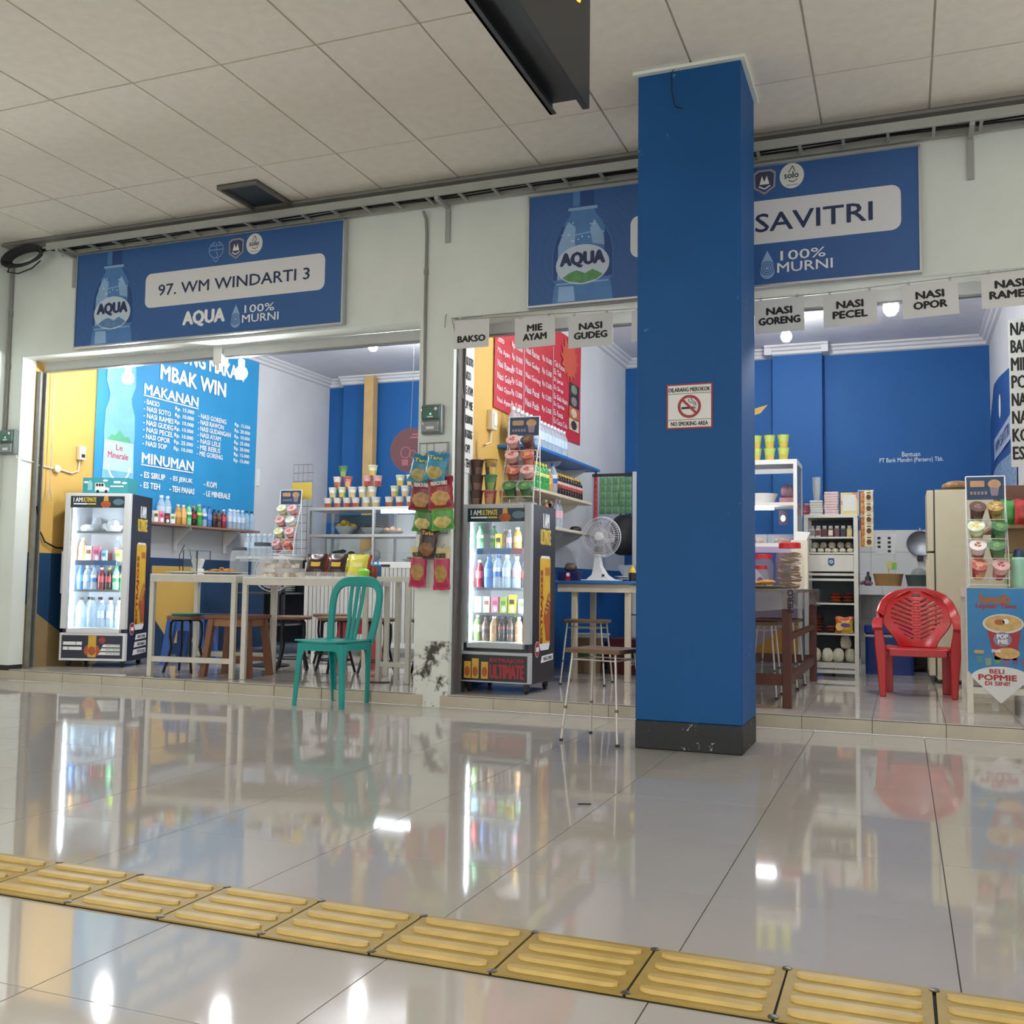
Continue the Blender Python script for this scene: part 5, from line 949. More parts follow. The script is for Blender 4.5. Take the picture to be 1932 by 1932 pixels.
# ================================================================ RIGHT SHOP
FB = fridge('shorter dark drink fridge with a grey frame beside the middle column', (-.012, .2, .086), 0, .53, .52, 1.315, (.995, .725, .55), (1.19, 1.285), (.345, 1.19), (.085, .265), mat('fridge_dark_vinyl', '#2b2c33', .35, var=.05), GRY, mat('kick_black_vinyl', '#1d1d22', .4), .07, True)
G = 'goods in the right fridge'
for k, u, v, l, s in (('sprite', .085, .15, 'green-capped bottle, left on the top shelf of the right fridge', .9), ('yellow_carton', .23, .15, 'yellow carton on the top shelf of the right fridge', 1), ('pink', .31, .15, 'pink-label bottle on the top shelf of the right fridge', .75), ('juice', .375, .15, 'orange juice bottle on the top shelf of the right fridge', .9), ('green_tea', .45, .15, 'green tea bottle at the right of the top shelf of the right fridge', .85)): drink(k, inside(FB, u, v, .996), l, G, 0, s * .9)
for k, u, v, l, s in (('red', .085, .15, 'red drink bottle, left on the second shelf of the right fridge', 1), ('sprite', .10, .3, 'green bottle at the back of the second shelf of the right fridge', 1.05), ('soda_blue', .155, .15, 'blue bottle on the second shelf of the right fridge', 1.05), ('aqua', .225, .15, 'blue-labelled water bottle on the second shelf of the right fridge', 1.1), ('water', .295, .15, 'clear bottle on the second shelf of the right fridge', 1.1), ('pink', .37, .15, 'pale bottle on the second shelf of the right fridge', 1.05), ('cola', .44, .15, 'cola bottle at the right of the second shelf of the right fridge', 1)): drink(k, inside(FB, u, v, .726), l, G, 0, s)
for k, u, l in (('blue_carton', .085, 'pale blue carton on the third shelf of the right fridge'), ('cream_carton', .15, 'cream carton on the third shelf of the right fridge'), ('pink_carton', .215, 'pink carton on the third shelf of the right fridge'), ('lime_carton', .28, 'lime carton on the third shelf of the right fridge'), ('yellow_carton', .345, 'yellow and black carton on the third shelf of the right fridge'), ('white_carton', .42, 'white carton at the right of the third shelf of the right fridge')): drink(k, inside(FB, u, .14, .551), l, G, 0, 1.0)
for k, (kd, l) in enumerate((('green_tea', 'green tea bottle, leftmost on the bottom shelf of the right fridge'), ('coffee', 'black coffee bottle, second on the bottom shelf of the right fridge'), ('beige', 'brown milk bottle, third on the bottom shelf of the right fridge'), ('dark', 'dark bottle, fourth on the bottom shelf of the right fridge'), ('coffee', 'black coffee bottle, fifth on the bottom shelf of the right fridge'), ('beige', 'brown milk bottle, sixth on the bottom shelf of the right fridge'), ('juice', 'orange bottle, rightmost on the bottom shelf of the right fridge'))): drink(kd, inside(FB, .075 + .063 * k, .15, .352), l, G, 0, .92)
for k, (kd, l) in enumerate((('sprite', 'green bottle, first in the back row of the right fridge top shelf'), ('beige', 'brown bottle, second in the back row of the right fridge top shelf'), ('tea', 'amber bottle, third in the back row of the right fridge top shelf'), ('pink', 'pale bottle, fourth in the back row of the right fridge top shelf'))): drink(kd, inside(FB, .13 + .09 * k, .3, .996), l, G, 0, .85)
for k in range(5): drink(('aqua', 'water', 'soda_blue', 'water', 'pink')[k], inside(FB, .17 + .07 * k, .3, .726), '%s bottle in the back row of the right fridge second shelf' % ORD[k], G, 0, 1.1)
for k in range(6): drink(('dark', 'beige', 'coffee', 'green_tea', 'dark', 'juice')[k], inside(FB, .09 + .068 * k, .3, .352), '%s bottle in the back row of the right fridge bottom shelf' % ORD[k], G, 0, .92)
# on top of the fridge: stacked cups, wire rack
ZF = 1.4015; G = 'noodle cups stacked on the right fridge'; nm = ['bottom', 'middle', 'top']
for j, (x, ks) in enumerate(((.045, ('brown', 'brown', 'brown')), (.15, ('red', 'dgreen', 'gold')))):
    for k, kd in enumerate(ks): cup(kd, (x, .34, ZF + .1113 * k), '%s noodle cup at the %s of the %s stack on the right fridge' % (CUPW[kd], nm[k], ('left', 'right')[j]), G, 20 * k)
cup_rack('wire_rack', 'white wire rack of noodle cups on top of the right fridge', (.345, .45, ZF), 6, .23, .66, [('dgreen', 0), ('dgreen', 0), ('red', 0), ('pink', 0), ('pink', 0), ('red', 0), ('pink', 0), ('brown', 0)], 'cups in the rack on the right fridge', 'rack on right fridge')
# red menu banner
RB = mat('banner_red', '#c22a36', .45, var=.08, scale=4)
t = thing('menu_banner', 'red menu banner with price lists on the dividing wall', 'banner', (-.046, 0, 0)); MB().grid(lambda u, v: Vector((.006 + .004 * math.sin(u * 23 + 2 * v), .84 + 2.26 * u, 2.19 + 1.0 * v + .04 * abs(.5 - u) * (1 - v))), 50, 10, RB).build('cloth', t)
pl = Pl((.0125, 0, 0), (0, 1, 0)); L = lambda s_, u, v, wd, h: letters(t, pl, s_, u, v, wd, h, BANW, .005, 1)
for k, (a, p) in enumerate((('Soto', '10.000'), ('Mie Ayam', '10.000'), ('Nasi Rawon', '15.000'), ('Nasi Gule', '15.000'), ('Nasi Opor', '13.000'), ('Nasi Ayam', '15.000'))): L(a, .89, 2.74 - .098 * k, .033 * len(a), .055); L('Rp ' + p, 1.2, 2.75 - .098 * k, .24, .06)
for k, (a, p) in enumerate((('Nasi Rames', '10.000'), ('Nasi Gudeg', '15.000'), ('Nasi Goreng', '15.000'), ('Nasi Pecel', '13.000'), ('Nasi Putih', '5.000'))): L(a, 1.52, 2.79 - .112 * k, .034 * len(a), .06); L('Rp ' + p, 1.94, 2.80 - .112 * k, .25, .06)
for k, a in enumerate(('Teh Panas', 'Es Teh', 'Es Jeruk', 'Es Sirup', 'Es Gula Asam', 'Es Sprite', 'Es Fanta', 'Es Coca Cola', 'Kopi')): L(a, 2.26, 2.83 - .075 * k, .033 * len(a), .05)
for u in (1.485, 2.235): MB().line(pl, [(u, 2.25), (u, 3.0)], .008, BANW, 1).build('divider', t)
b = MB(); b.poly(pl, [(2.62 + (.2 if k % 2 else .27) * math.cos(a) + .1, 2.98 + (.15 if k % 2 else .22) * math.sin(a)) for k, a in enumerate([2 * math.pi * q / 28 for q in range(28)])], mat('burst_orange', '#c8553a', .5), .6); b.build('starburst', t)
for k, (c1, c2) in enumerate((('#39332f', '#7b8a72'), ('#2e2a30', '#8a7a74'), ('#b5683c', '#d9c0a0'), ('#d8c2a0', '#3a2b28'))): MB().rect(pl, 2.71, 2.66 - .115 * k, 3.02, 2.77 - .115 * k, col(c1, .5, var=.3, scale=14), 1).disc(pl, 2.86, 2.715 - .115 * k, .09, .045, col(c2, .5, var=.3, scale=14), 2, 14).build('food_photo', t)
t = thing('wall_socket', 'ivory socket box on the yellow wall of the right shop', 'socket', (-.05, .78, 2.02)); MB().rbx(0, .05, -.05, .05, 0, .15, .008, IV).build('box', t); MB().bx(.05, .056, -.03, .03, .03, .12, WHITE).build('socket_face', t); MB().tube([(.02, .0, 0), (.02, -.02, -.1), (.02, -.12, -.13)], .008, IV, 6).build('conduit', t)
# wall shelves
SBL = mat('shelf_blue', '#2a6fc0', .4, var=.05); CRM = mat('shelf_cream', '#d9cdb4', .45, var=.05)
def wshelf(label, y0, y1, z, m, th=.025, d=.3):
    t = thing('wall_shelf', label, 'shelf', (-.05, 0, 0)); MB().bx(0, d, y0, y1, z - th, z, m).build('board', t, bev=.003)
    for k in range(3):
        y = y0 + (y1 - y0) * (.12 + .38 * k); MB().prism([(0, y, z - th), (.22, y, z - th), (.2, y, z - th - .03), (.02, y, z - th - .12), (0, y, z - th - .14)], (0, .02, 0), WHITE).build('bracket', t)
wshelf('blue wall shelf carrying water bottles below the red banner', .95, 2.8, 1.93, SBL); wshelf('cream wall shelf with soda bottles under the blue shelf', 1.0, 2.55, 1.595, CRM); wshelf('lowest cream wall shelf behind the right fridge', 1.35, 2.6, 1.315, CRM)
G = 'drinks on the wall shelves of the right shop'
for k in range(9): drink('water', (.15, 1.32 + .085 * k, 1.9305), ORD[k] + ' clear water bottle with pale label from the near end of the blue shelf', G, 60, 1.15)
for k in range(5): drink('water', (.06, 1.0 + .098 * k, 1.9305), ORD[k] + ' taller clear water bottle at the back of the blue shelf', G, 60, 1.4)
for k in range(6): drink('green', (.18, 1.06 + .075 * k, 1.5955), ORD[k] + ' green soda bottle with yellow cap from the near end of the cream shelf', G, 60)
drink('tea', (.18, 1.53, 1.5955), 'single orange bottle between the green bottles and the water on the cream shelf', G, 60); drink('aqua', (.18, 1.63, 1.5955), 'large water bottle with blue label beside the colas on the cream shelf', G, 60, 1.2)
for k in range(10): drink('yellow_cap', (.18, 1.735 + .072 * k, 1.5955), ORD[k] + ' dark cola bottle with yellow cap in the row on the cream shelf', G, 60, .95)
for k in range(2): drink('pink', (.17, 1.74 + .085 * k, 1.3155), ('nearer', 'further')[k] + ' clear bottle with pink label on the lowest cream shelf', G, 60, 1.15)
drink('cola', (.17, 1.6, 1.3155), 'dark bottle with golden cap behind the fridge on the lowest cream shelf', G, 60, 1.1); drink('tea', (.17, 1.48, 1.3155), 'orange-labelled bottle on the lowest cream shelf', G, 60, 1.1)
solo('cable_clump', 'black cable clump on the lowest cream shelf', 'cable', lump(.05, .05, BLACK, 3), (.17, 2.3, 1.3155))
# sachets hanging in the back corner
GS = mat('green_sachet', '#5f8f62', .35, var=.3, scale=30)
t = thing('sachet_strip', 'green leafy sachet sheet hanging in the back corner of the right shop', 'sachets', (.0, 3.55, 1.56))
for i in range(5):
    for j in range(5): ob('sachet', kind('sachet_g', lambda: [('sachet', pillow(.066, .074, .012, GS, 4, 5))])[0][1], t, (.06 + .068 * i, 0, .076 + .075 * j))
t = thing('sachet_strip', 'narrow red sachet strip hanging beside the wall shelves', 'sachets', (.18, 2.9, 1.45))
for j in range(8): ob('sachet', kind('sachet_r', lambda: [('sachet', pillow(.04, .052, .01, col('#b8434a', .35, var=.35, scale=40), 4, 5))])[0][1], t, (0, 0, .05 + .053 * j))
solo('hook_rail', 'short dark rail holding the red sachet strip at the end of the blue shelf', 'rail', MB().bx(-.05, .22, 2.893, 2.907, 1.925, 1.94, DARK).bx(.17, .19, 2.896, 2.904, 1.87, 1.925, DARK))
t = thing('shopping_bag', 'dark shopping bag hanging in the back corner', 'bag', (.25, 3.75, 1.15)); lump(.15, .42, mat('dark_bag', '#2b2e33', .5), 12).build('bag', t)
for x in (-.05, .05): MB().tube([(x, 0, .38), (x, -.1, .6), (x, -.175, .79)], .008, DARK, 6).build('handle', t)
t = thing('coat_hook_rail', 'dark hook rail carrying the hanging sachets', 'rail', (0, 3.56, 1.945)); MB().bx(-.05, .5, -.01, .01, 0, .03, DARK).build('rail', t)
# blue topped table with a desk fan
t = thing('table', 'blue-topped cream table behind the right fridge', 'table', (.30, 1.43, .086)); W = .60; BT = mat('blue_table_top', '#2f6cae', .35, var=.05)
MB().bx(-.02, W + .02, -.02, .62, .765, .79, BT).build('tabletop', t, bev=.004); MB().bx(0, W, 0, .02, .70, .765, CRM).bx(0, W, .58, .6, .70, .765, CRM).bx(0, .02, .02, .58, .70, .765, CRM).bx(W - .02, W, .02, .58, .70, .765, CRM).build('apron', t)
for x in (.11, W - .05):
    for y in (0.02, .54): MB().bx(x, x + .045, y, y + .045, 0, .70, CRM).build('leg', t, bev=.003)
ZTB = .8765
t = thing('desk_fan', 'white desk fan on the blue-topped table', 'fan', (.60, 1.66, ZTB), -6); FW = mat('fan_white', '#d7d8da', .35); MB().prism([(-.15, -.09, 0), (.13, -.13, 0), (.15, .1, 0), (-.13, .12, 0)], (0, 0, .012), FW).build('base', t, bev=.006)
MB().sweep([[(-.11, -.06, .012), (.1, -.08, .012), (.1, .06, .012), (-.11, .06, .012)], [(-.07, -.045, .05), (.045, -.05, .05), (.045, .045, .05), (-.07, .045, .05)], [(-.06, -.03, .12), (0, -.035, .12), (0, .035, .12), (-.06, .035, .12)], [(-.055, -.02, .22), (-.015, -.022, .22), (-.015, .03, .22), (-.055, .03, .22)]], FW).build('neck', t); MB().bx(-.05, .0, .03, .09, .2, .36, FW).build('yoke', t); MB().bx(.03, .05, -.07, -.06, .04, .055, DARK).build('button', t)
fan_head(t, .165, FW, mat('fan_cage', '#cfcfd2', .35), mat('fan_blade_smoke', '#8d878c', .25, alpha=.55), FW, .36, -.0, 48)
place('gbowl', lambda: [('bowl', bowl(.10, .09, mat('glass_bowl', '#a8b4b4', .1, alpha=.45)))], 'bowl', 'glass mixing bowl on plates on the blue-topped table', 'bowl', (.78, 1.85, ZTB + .044))
for k in range(2): place('stackplate', lambda: [('plate', plate(.12, CER))], 'plate', ('lower', 'upper')[k] + ' white plate under the glass bowl on the blue table', 'plate', (.78, 1.85, ZTB + .0215 * k), 0, 'plates under the glass bowl')
t = thing('tin', 'dark blue biscuit tin on the blue-topped table', 'tin', (.345, 1.62, ZTB)); MB().bx(-.09, .09, -.06, .06, 0, .075, mat('tin_blue', '#26285a', .35, var=.2, scale=30)).build('body', t, bev=.005); MB().rect(Pl((-.09, -.06, 0)), .07, .0, .11, .06, RED, 1).disc(Pl((-.09, -.06, 0)), .09, .05, .016, .016, WINK, 2, 12).build('print', t)
solo('snack_pack', 'dark crumpled snack pack on the biscuit tin', 'snack pack', lump(.05, .07, mat('dark_pack', '#4a3e36', .4, var=.3, scale=20), 4), (.345, 1.62, ZTB + .0755)); solo('bottle', 'black and yellow soap bottle at the right end of the blue table', 'bottle', MB().lathe([(.03, 0), (.032, .07), (.02, .1), (.012, .11), (.012, .13)], lambda j, i: BLACK if j == 0 else YEL, 12), (.87, 1.62, ZTB))
# things below the blue table
KR = mat('kraft_card', '#9a7b58', .7, var=.08, scale=6)
t = thing('cardboard_box', 'kraft cardboard box with a green stripe below the blue table', 'box', (.2, 2.08, .087), 8); MB().bx(0, .26, 0, .3, 0, .3, KR).build('box', t); MB().rect(Pl((0, 0, 0)), 0, .14, .26, .18, mat('stripe_green', '#2f7a4c', .5), 1).build('stripe', t); MB().bx(0, .12, -.1, 0, .3, .304, KR, ).build('flap', t)
t = thing('cardboard_box', 'dark red printed cardboard box below the blue table', 'box', (.53, 2.13, .087), -8); MB().bx(0, .32, 0, .28, 0, .3, mat('carton_maroon', '#5d1f22', .5, var=.1)).build('box', t); letters(t, Pl((0, 0, 0)), 'French', .16, .08, .14, .07, WINK, .0, 1)
solo('paper_stack', 'stack of white papers on the kraft box', 'papers', MB().bx(-.13, .17, -.1, .14, 0, .02, PAPER).bx(-.11, .19, -.08, .12, .02, .03, PAPER), (.32, 2.22, .3875), 14); solo('basket', 'dark patterned basket at the back below the blue table', 'basket', MB().lathe([(.13, 0), (.15, .24), (.14, .24), (.12, .01)], mat('basket_dark', '#2c2630', .6, var=.8, scale=60), 20), (.43, 2.66, .087))
def rod_stool(label, loc, rz, seat, h=.47):
    def f():
        sm_ = mat('seat_board_brown', '#6e5238', .45, var=.2, scale=9); o = [('seat', MB().rbx(-.165, .165, -.15, .15, h - .022, h, .02, sm_))]; m = mat('rod_white', '#cbc8bd', .4, .2, stain='#8a5a3a', sscale=20, slo=.6, shi=.7)
        for x, y in ((-1, -1), (1, -1), (-1, 1), (1, 1)): o.append(('leg', MB().tube([(x * .13, y * .115, h - .022), (x * .15, y * .14, h * .5), (x * .17, y * .165, .006)], .0065, m, 6).lathe([(.011, 0), (.011, .014)], DARK, 8, (x * .17, y * .165, 0)).lathe([(.0095, h * .35), (.0095, h * .38)], SCREW, 6, (x * .1555, y * .147, 0))))
        o.append(('brace', MB().tube([(-.13, -.115, h - .06), (.13, -.115, h - .06), (.13, .115, h - .06), (-.13, .115, h - .06)], .004, m, 5, True))); return o
    return place('rod_stool%.2f' % h, f, 'rod_stool', label, 'stool', loc, rz, 'rod-legged stools')
rod_stool('rod-legged stool standing on the concourse left of the pillar', (1.36, -.92, 0), -12, 0, .50); rod_stool('rod-legged stool in front of the dark red box inside the shop', (.62, 1.2, .086), 5, 0, .49); rod_stool('rod-legged stool behind the other under the blue table end', (1.1, 1.92, .086), -8, 0, .49)
rod_stool('rod-legged stool under the brown table beside the pillar', (1.92, .95, .086), 0, 0, .52); rod_stool('rod-legged stool under the right end of the brown table', (2.0, 1.72, .086), -5, 0, .52)
# third fridge, mostly behind the pillar
t = thing('display_fridge', 'white framed display fridge mostly hidden behind the pillar', 'fridge', (.64, 2.5, .086))
W, Dp, H = .6, .55, 1.78; MB().bx(0, .035, .05, Dp, .06, H, WHITE).bx(W - .035, W, .05, Dp, .06, H, WHITE).bx(.035, W - .035, Dp - .035, Dp, .06, H, WHITE).bx(.035, W - .035, .05, Dp, H - .03, H, WHITE).bx(.035, W - .035, .05, Dp, .06, .7, WHITE).build('cabinet', t); 
b = MB()
for a in ((0, .05, .5, H), (W - .05, W, .5, H), (.05, W - .05, H - .05, H), (.05, W - .05, .5, .72)): b.bx(a[0], a[1], 0, .045, a[2], a[3], GRY)
d_ = b.build('door', t, bev=.003); MB().bx(.05, W - .05, .016, .022, .72, H - .05, CLEAR).build('glass_pane', d_); MB().bx(0, W, .005, .05, .06, .49, GRY).build('kick_panel', t)
pl = Pl((0, 0, 0)); MB().rect(Pl((0, .016, 0)), .05, 1.5, W - .05, H - .05, RED, 1).disc(Pl((0, .016, 0)), .16, 1.6, .05, .06, WINK, 2, 16).build('header_print', d_); MB().rect(Pl((0, .016, 0)), .05, 1.34, W - .05, 1.48, mat('print_sky', '#4aa0d0', .5), 1).build('header_print', d_)
for z in (.95, 1.25): MB().bx(.04, W - .04, .06, Dp - .04, z - .01, z, GRY).build('shelf', t)
for x in (.04, W - .04): 
    for y in (.09, Dp - .06): MB().bx(x - .02, x + .02, y - .02, y + .02, 0, .06, DARK).build('foot', t)
# brown wooden table with plastic cover
BW = mat('brown_stained_wood', '#5a2f22', .4, var=.15, scale=7)
t = thing('wooden_table', 'long dark brown wooden table with a clear plastic cover right of the pillar', 'table', (1.5, .30, .086)); W, Dp, H = .735, 2.06, .745
MB().bx(-.02, W + .02, -.02, Dp + .02, H - .02, H, BW).build('tabletop', t)
for x in (0, W - .055):
    for y in (0, Dp - .055): MB().bx(x, x + .055, y, y + .055, 0, H - .02, BW).build('leg', t, bev=.004)
for y in (0.012, Dp - .042): MB().bx(.055, W - .055, y, y + .03, .14, .21, BW).build('stretcher', t)
for x in (.012, W - .042): MB().bx(x, x + .03, .055, Dp - .055, .14, .2, BW).build('stretcher', t); MB().bx(x, x + .03, .055, Dp - .055, .42, .46, BW).build('side_rail', t)
PC = mat('clear_cover', '#c8c8c4', .12, alpha=.35)
MB().bx(-.026, W + .026, -.026, Dp + .026, H + .001, H + .003, PC).build('cover_top', t)
MB().grid(lambda u, v: Vector((-.026 + (W + .052) * u, -.028 - .008 * math.sin(u * 17) * (1 - v), H + .002 - .13 * (1 - v) - .01 * math.sin(u * 11) * (1 - v))), 30, 4, PC).build('cover_front', t); MB().grid(lambda u, v: Vector((W + .028 + .01 * math.sin(u * 29) * (1 - v), -.028 + (Dp + .05) * u, H + .002 - .12 * (1 - v) - .012 * math.sin(u * 9) * (1 - v))), 40, 4, PC).build('cover_side', t)
letters(t, Pl((W - .0, -.0375, H - .14), (0, 0, 1), (-1, 0, 0)), 'MERO', .0, -.02, .14, .036, INK, .02, 1)
ZW = .8345
t = thing('cracker_jar', 'big clear jar with red lid filled with round crackers', 'jar', (2.145, 1.15, ZW)); JM = mat('big_jar_plastic', '#d8d6d0', .08, alpha=.14); r = .098
MB().lathe([(r * .94, 0), (r, .012), (r, .22), (r * .9, .265), (r * .72, .29), (r * .72, .30)], JM, 24).build('jar', t); MB().lathe([(r * .78, .29), (r * .78, .325), (r * .7, .332), (0, .332)], mat('lid_red', '#c3202c', .35), 24).build('lid', t)
CRK = mat('cracker', '#e0b884', .6, var=.18, scale=25, bump=.3); ck = MB().grid(lambda u, v: Vector((.078 * v * math.cos(6.283 * u) , .078 * v * math.sin(6.283 * u), .006 * math.sin(3 * 6.283 * u) * v)), 14, 3, CRK).mesh('cracker')
for k in range(20):
    c = ob('cracker', ck, t, (random.uniform(-.01, .01), random.uniform(-.01, .01), .012 + .0125 * k)); c.rotation_euler = (random.uniform(-.12, .12), random.uniform(-.12, .12), random.uniform(0, 6))
t = thing('candy_jar', 'clear candy jar with red lid behind the pillar edge', 'jar', (1.955, 1.12, ZW)); MB().lathe([(.075, 0), (.08, .01), (.08, .17), (.06, .22), (.06, .225)], JM, 20).build('jar', t); MB().lathe([(.068, .215), (.068, .245), (0, .248)], _M['lid_red'], 20).build('lid', t); o = heap(18, .055, .03, .02, mat('wrapped_sweets', '#d8d2d0', .3, var=.5, scale=40), 5).build('sweets', t, (0, 0, .01)); o['kind'] = 'stuff'
t = thing('candy_jar', 'small jar of coloured sweets with red lid in front of the candy jar', 'jar', (1.98, .85, ZW)); MB().lathe([(.048, 0), (.052, .01), (.052, .11), (.04, .14), (.04, .145)], JM, 18).build('jar', t); MB().lathe([(.045, .135), (.045, .16), (0, .162)], _M['lid_red'], 18).build('lid', t); o = heap(26, .036, .07, .013, mat('coloured_sweets', '#7a3a6a', .35, var=1.2, scale=70), 6).build('sweets', t, (0, 0, .01)); o['kind'] = 'stuff'
for k, (c, x, y, l) in enumerate((('#c9304a', 1.86, .9, 'red sweet bag standing by the candy jars'), ('#d8506a', 1.87, .72, 'pink sweet bag in front of the red one by the pillar'))): solo('sweet_bag', l, 'snack pack', pillow(.12, .17, .05, col(c, .3, var=.3, scale=18), 8, 10), (x, y, ZW + .17))
place('gold_plate', lambda: [('plate', plate(.12, mat('olive_plate', '#a8a060', .3)))], 'plate', 'olive plate of fried dough on the brown table', 'plate', (2.06, .5, ZW)); o = solo('fried_food', 'fried dough pieces on the olive plate', 'food', heap(9, .07, .02, .03, FRY, 9, .5), (2.06, .5, ZW + .009)); o['kind'] = 'stuff'
t = thing('tissue_box', 'small cream tissue box standing behind the cracker jar', 'tissue box', (2.17, 1.65, ZW), 0); MB().bx(-.06, .06, -.05, .05, 0, .37, mat('holder_cream', '#dcd6c2', .5)).build('box', t); solo_ = MB().prism([(-.04, -.03, .37), (.05, -.03, .37), (.08, -.02, .43), (-.03, -.02, .44)], (0, .05, 0), PAPER).build('tissue', t)
# glass cabinet on a printed counter
t = thing('food_counter', 'counter with a purple and yellow printed front behind the brown table', 'counter', (1.28, 2.42, .086)); MB().bx(0, .8, .0, .5, .1, 1.1, WHITE).build('body', t); MB().bx(0, .8, 0, .5, 0, .1, mat('plinth_grey', '#8a8a88', .6)).build('plinth', t)
pl = Pl((0, 0, .1)); PUR = mat('print_purple', '#a89ab8', .5); b = MB(); b.rect(pl, .0, .0, .8, 1.0, PUR, 1); b.poly(pl, [(.25, .04), (.8, .04), (.8, .36), (.7, .34), (.45, .15)], mat('print_ochre', '#c8943a', .5), 2); b.poly(pl, [(.8, .5), (.8, .95), (.35, .95), (.55, .7)], mat('print_indigo', '#2c2e6a', .5), 2); b.build('front_print', t)
t = thing('glass_cabinet', 'white framed glass cabinet with a lit shelf right of the pillar', 'food cabinet', (1.28, 2.3 + .12, 1.1865)); W, Dp, H = .80, .48, .74
for x in (0, W - .03):
    for y in (0, Dp - .03): MB().bx(x, x + .03, y, y + .03, 0, H - .04, WHITE).build('post', t)
MB().bx(0, W, 0, Dp, H - .04, H, WHITE).build('top', t); MB().bx(0, W, 0, Dp, 0, .03, WHITE).build('bottom', t); MB().bx(.03, W - .03, .004, Dp - .004, .35, .375, WHITE).build('shelf', t); MB().bx(.15, .6, .05, .09, .318, .349, mat('cabinet_tube', '#f2f6ff', .5, emit=TUBE * .3)).build('light_tube', t); MB().bx(W - .008, W - .004, .03, Dp - .03, .03, H - .04, mat('smoked_pane', '#6b7482', .1, alpha=.5)).build('side_pane', t); MB().bx(.03, W - .03, .008, .012, H - .12, H - .08, GRY).build('slide_rail', t)
ZG = 1.1865
for j in range(2):
    for k in range(3): cup('lime', (1.73 + .115 * k, 2.52, ZG + .7405 + .1113 * j), 'lime green noodle cup, %s of the %s row on the white glass cabinet' % (('left', 'middle', 'right')[k], ('lower', 'upper')[j]), 'cups on the white glass cabinet', 10 * k)
solo('basket', 'white ribbed basket on the shelf of the white glass cabinet', 'basket', MB().lathe([(.11, 0), (.15, .09), (.145, .09), (.105, .008), (0, .008)], WHITE, 24), (1.75, 2.66, ZG + .376)); solo('plastic_bag', 'mauve bag on the shelf of the white glass cabinet', 'bag', lump(.06, .12, mat('mauve_bag', '#9a7d90', .4, var=.25, scale=18), 11), (1.97, 2.72, ZG + .436)); solo('snack_box', 'pink and grey box on the shelf of the white glass cabinet', 'box', MB().bx(-.07, .05, -.05, .05, 0, .058, col('#c98a90')), (1.98, 2.7, ZG + .376))
for k, (x, l) in enumerate(((1.72, 'left tub of brown meatballs at the bottom of the white glass cabinet'), (1.93, 'right tub of brown meatballs at the bottom of the white glass cabinet'))):
    t = thing('food_box', l, 'food box', (x, 2.6, ZG + .031)); MB().bx(-.1, .1, -.08, .08, 0, .08, BOXM).build('tray', t); o = heap(22, .065, .02, .02, mat('meatball', '#8a6a58', .6, var=.2, scale=20), 20 + k).build('filling', t, (0, 0, .004)); o['kind'] = 'stuff'
t = thing('sachet_strip', 'dark sachet hanging inside the white glass cabinet', 'sachets', (1.93, 2.75, ZG + .2)); MB().bx(-.035, .035, -.004, .004, 0, .13, mat('sachet_dark', '#4a3440', .4)).build('sachet', t); MB().disc(Pl((-.035, -.004, 0)), .035, .06, .022, .03, WINK, 1, 14).build('print', t)
# tall aluminium rack
AL2 = mat('rack_alu', '#c4c2b8', .4, .5, var=.05, scale=10)
t = thing('storage_rack', 'tall cream aluminium rack with a drawer and shelves of goods', 'rack', (2.10, 2.8, .086)); W, Dp, H = .445, .4, 1.395
for x in (0, W - .035):
    for y in (0, Dp - .03): MB().bx(x, x + .035, y, y + .03, 0, H - .03, AL2).build('post', t)
MB().bx(0, W, 0, Dp, H - .03, H, AL2).build('top', t, bev=.002); MB().bx(.0, W, Dp - .01, Dp, .1, H - .03, mat('rack_back', '#3a4448', .5)).build('back_panel', t); MB().bx(W - .006, W - .001, .03, Dp - .03, .15, H - .03, mat('rack_side_pane', '#4a5258', .15, alpha=.7)).build('side_pane', t)
for z in (1.20, 1.065, .63, .37, .12): MB().bx(.035, W - .035, .004, Dp - .01, z - .014, z, AL2).build('shelf', t)
dw = MB().bx(.035, W - .035, .004, .03, .90, 1.045, AL2).build('drawer', t, bev=.003); pl = Pl((.035, .004, .9)); MB().poly(pl, [(.165, .115), (.215, .115), (.215, .06), (.19, .045), (.165, .06)], mat('sticker_blue', '#24507a', .4), 1).ring(pl, .19, .085, .008, .014, WINK, 2, 12).build('sticker', dw)
for z in (.885, .84): MB().bx(.035, W - .035, .002, .02, z - .02, z, AL2).build('rail', t)
for z in (.03, .075): MB().bx(.035, W - .035, .003, .02, z, z + .03, AL2).build('base_slat', t)
rx, ry, rz0 = 2.10, 2.8, .086; G = 'goods on the aluminium rack'
for k, (a, c, l) in enumerate((('#d8d6d0', '#8f8f8c', 'white jar, leftmost on the top shelf of the rack'), ('#c9c3bd', '#7a2f30', 'jar with a red label on the top shelf of the rack'), ('#6d3a3a', '#4a2a2a', 'dark red jar on the top shelf of the rack'), ('#7a4a42', '#d8cfc0', 'brown labelled jar on the top shelf of the rack'), ('#5a4a48', '#6d3a42', 'purple jar on the top shelf of the rack'), ('#3a3a42', '#2c2c34', 'black jar on the top shelf of the rack'), ('#c8b878', '#d8c88a', 'tan jar, rightmost on the top shelf of the rack'))):
    t = thing('spice_jar', l, 'jar', (rx + .062 + .052 * k, ry + .09, rz0 + 1.2005), 0, G); MB().bx(-.022, .022, -.02, .02, 0, .075, col(a, .3)).build('body', t, bev=.003); MB().bx(-.018, .018, -.0215, -.0205, .015, .06, col(c, .4)).build('label_print', t); MB().lathe([(.018, .075), (.018, .1), (0, .1)], mat('jar_lid_clear', '#b9b9b8', .3), 10).build('lid', t)
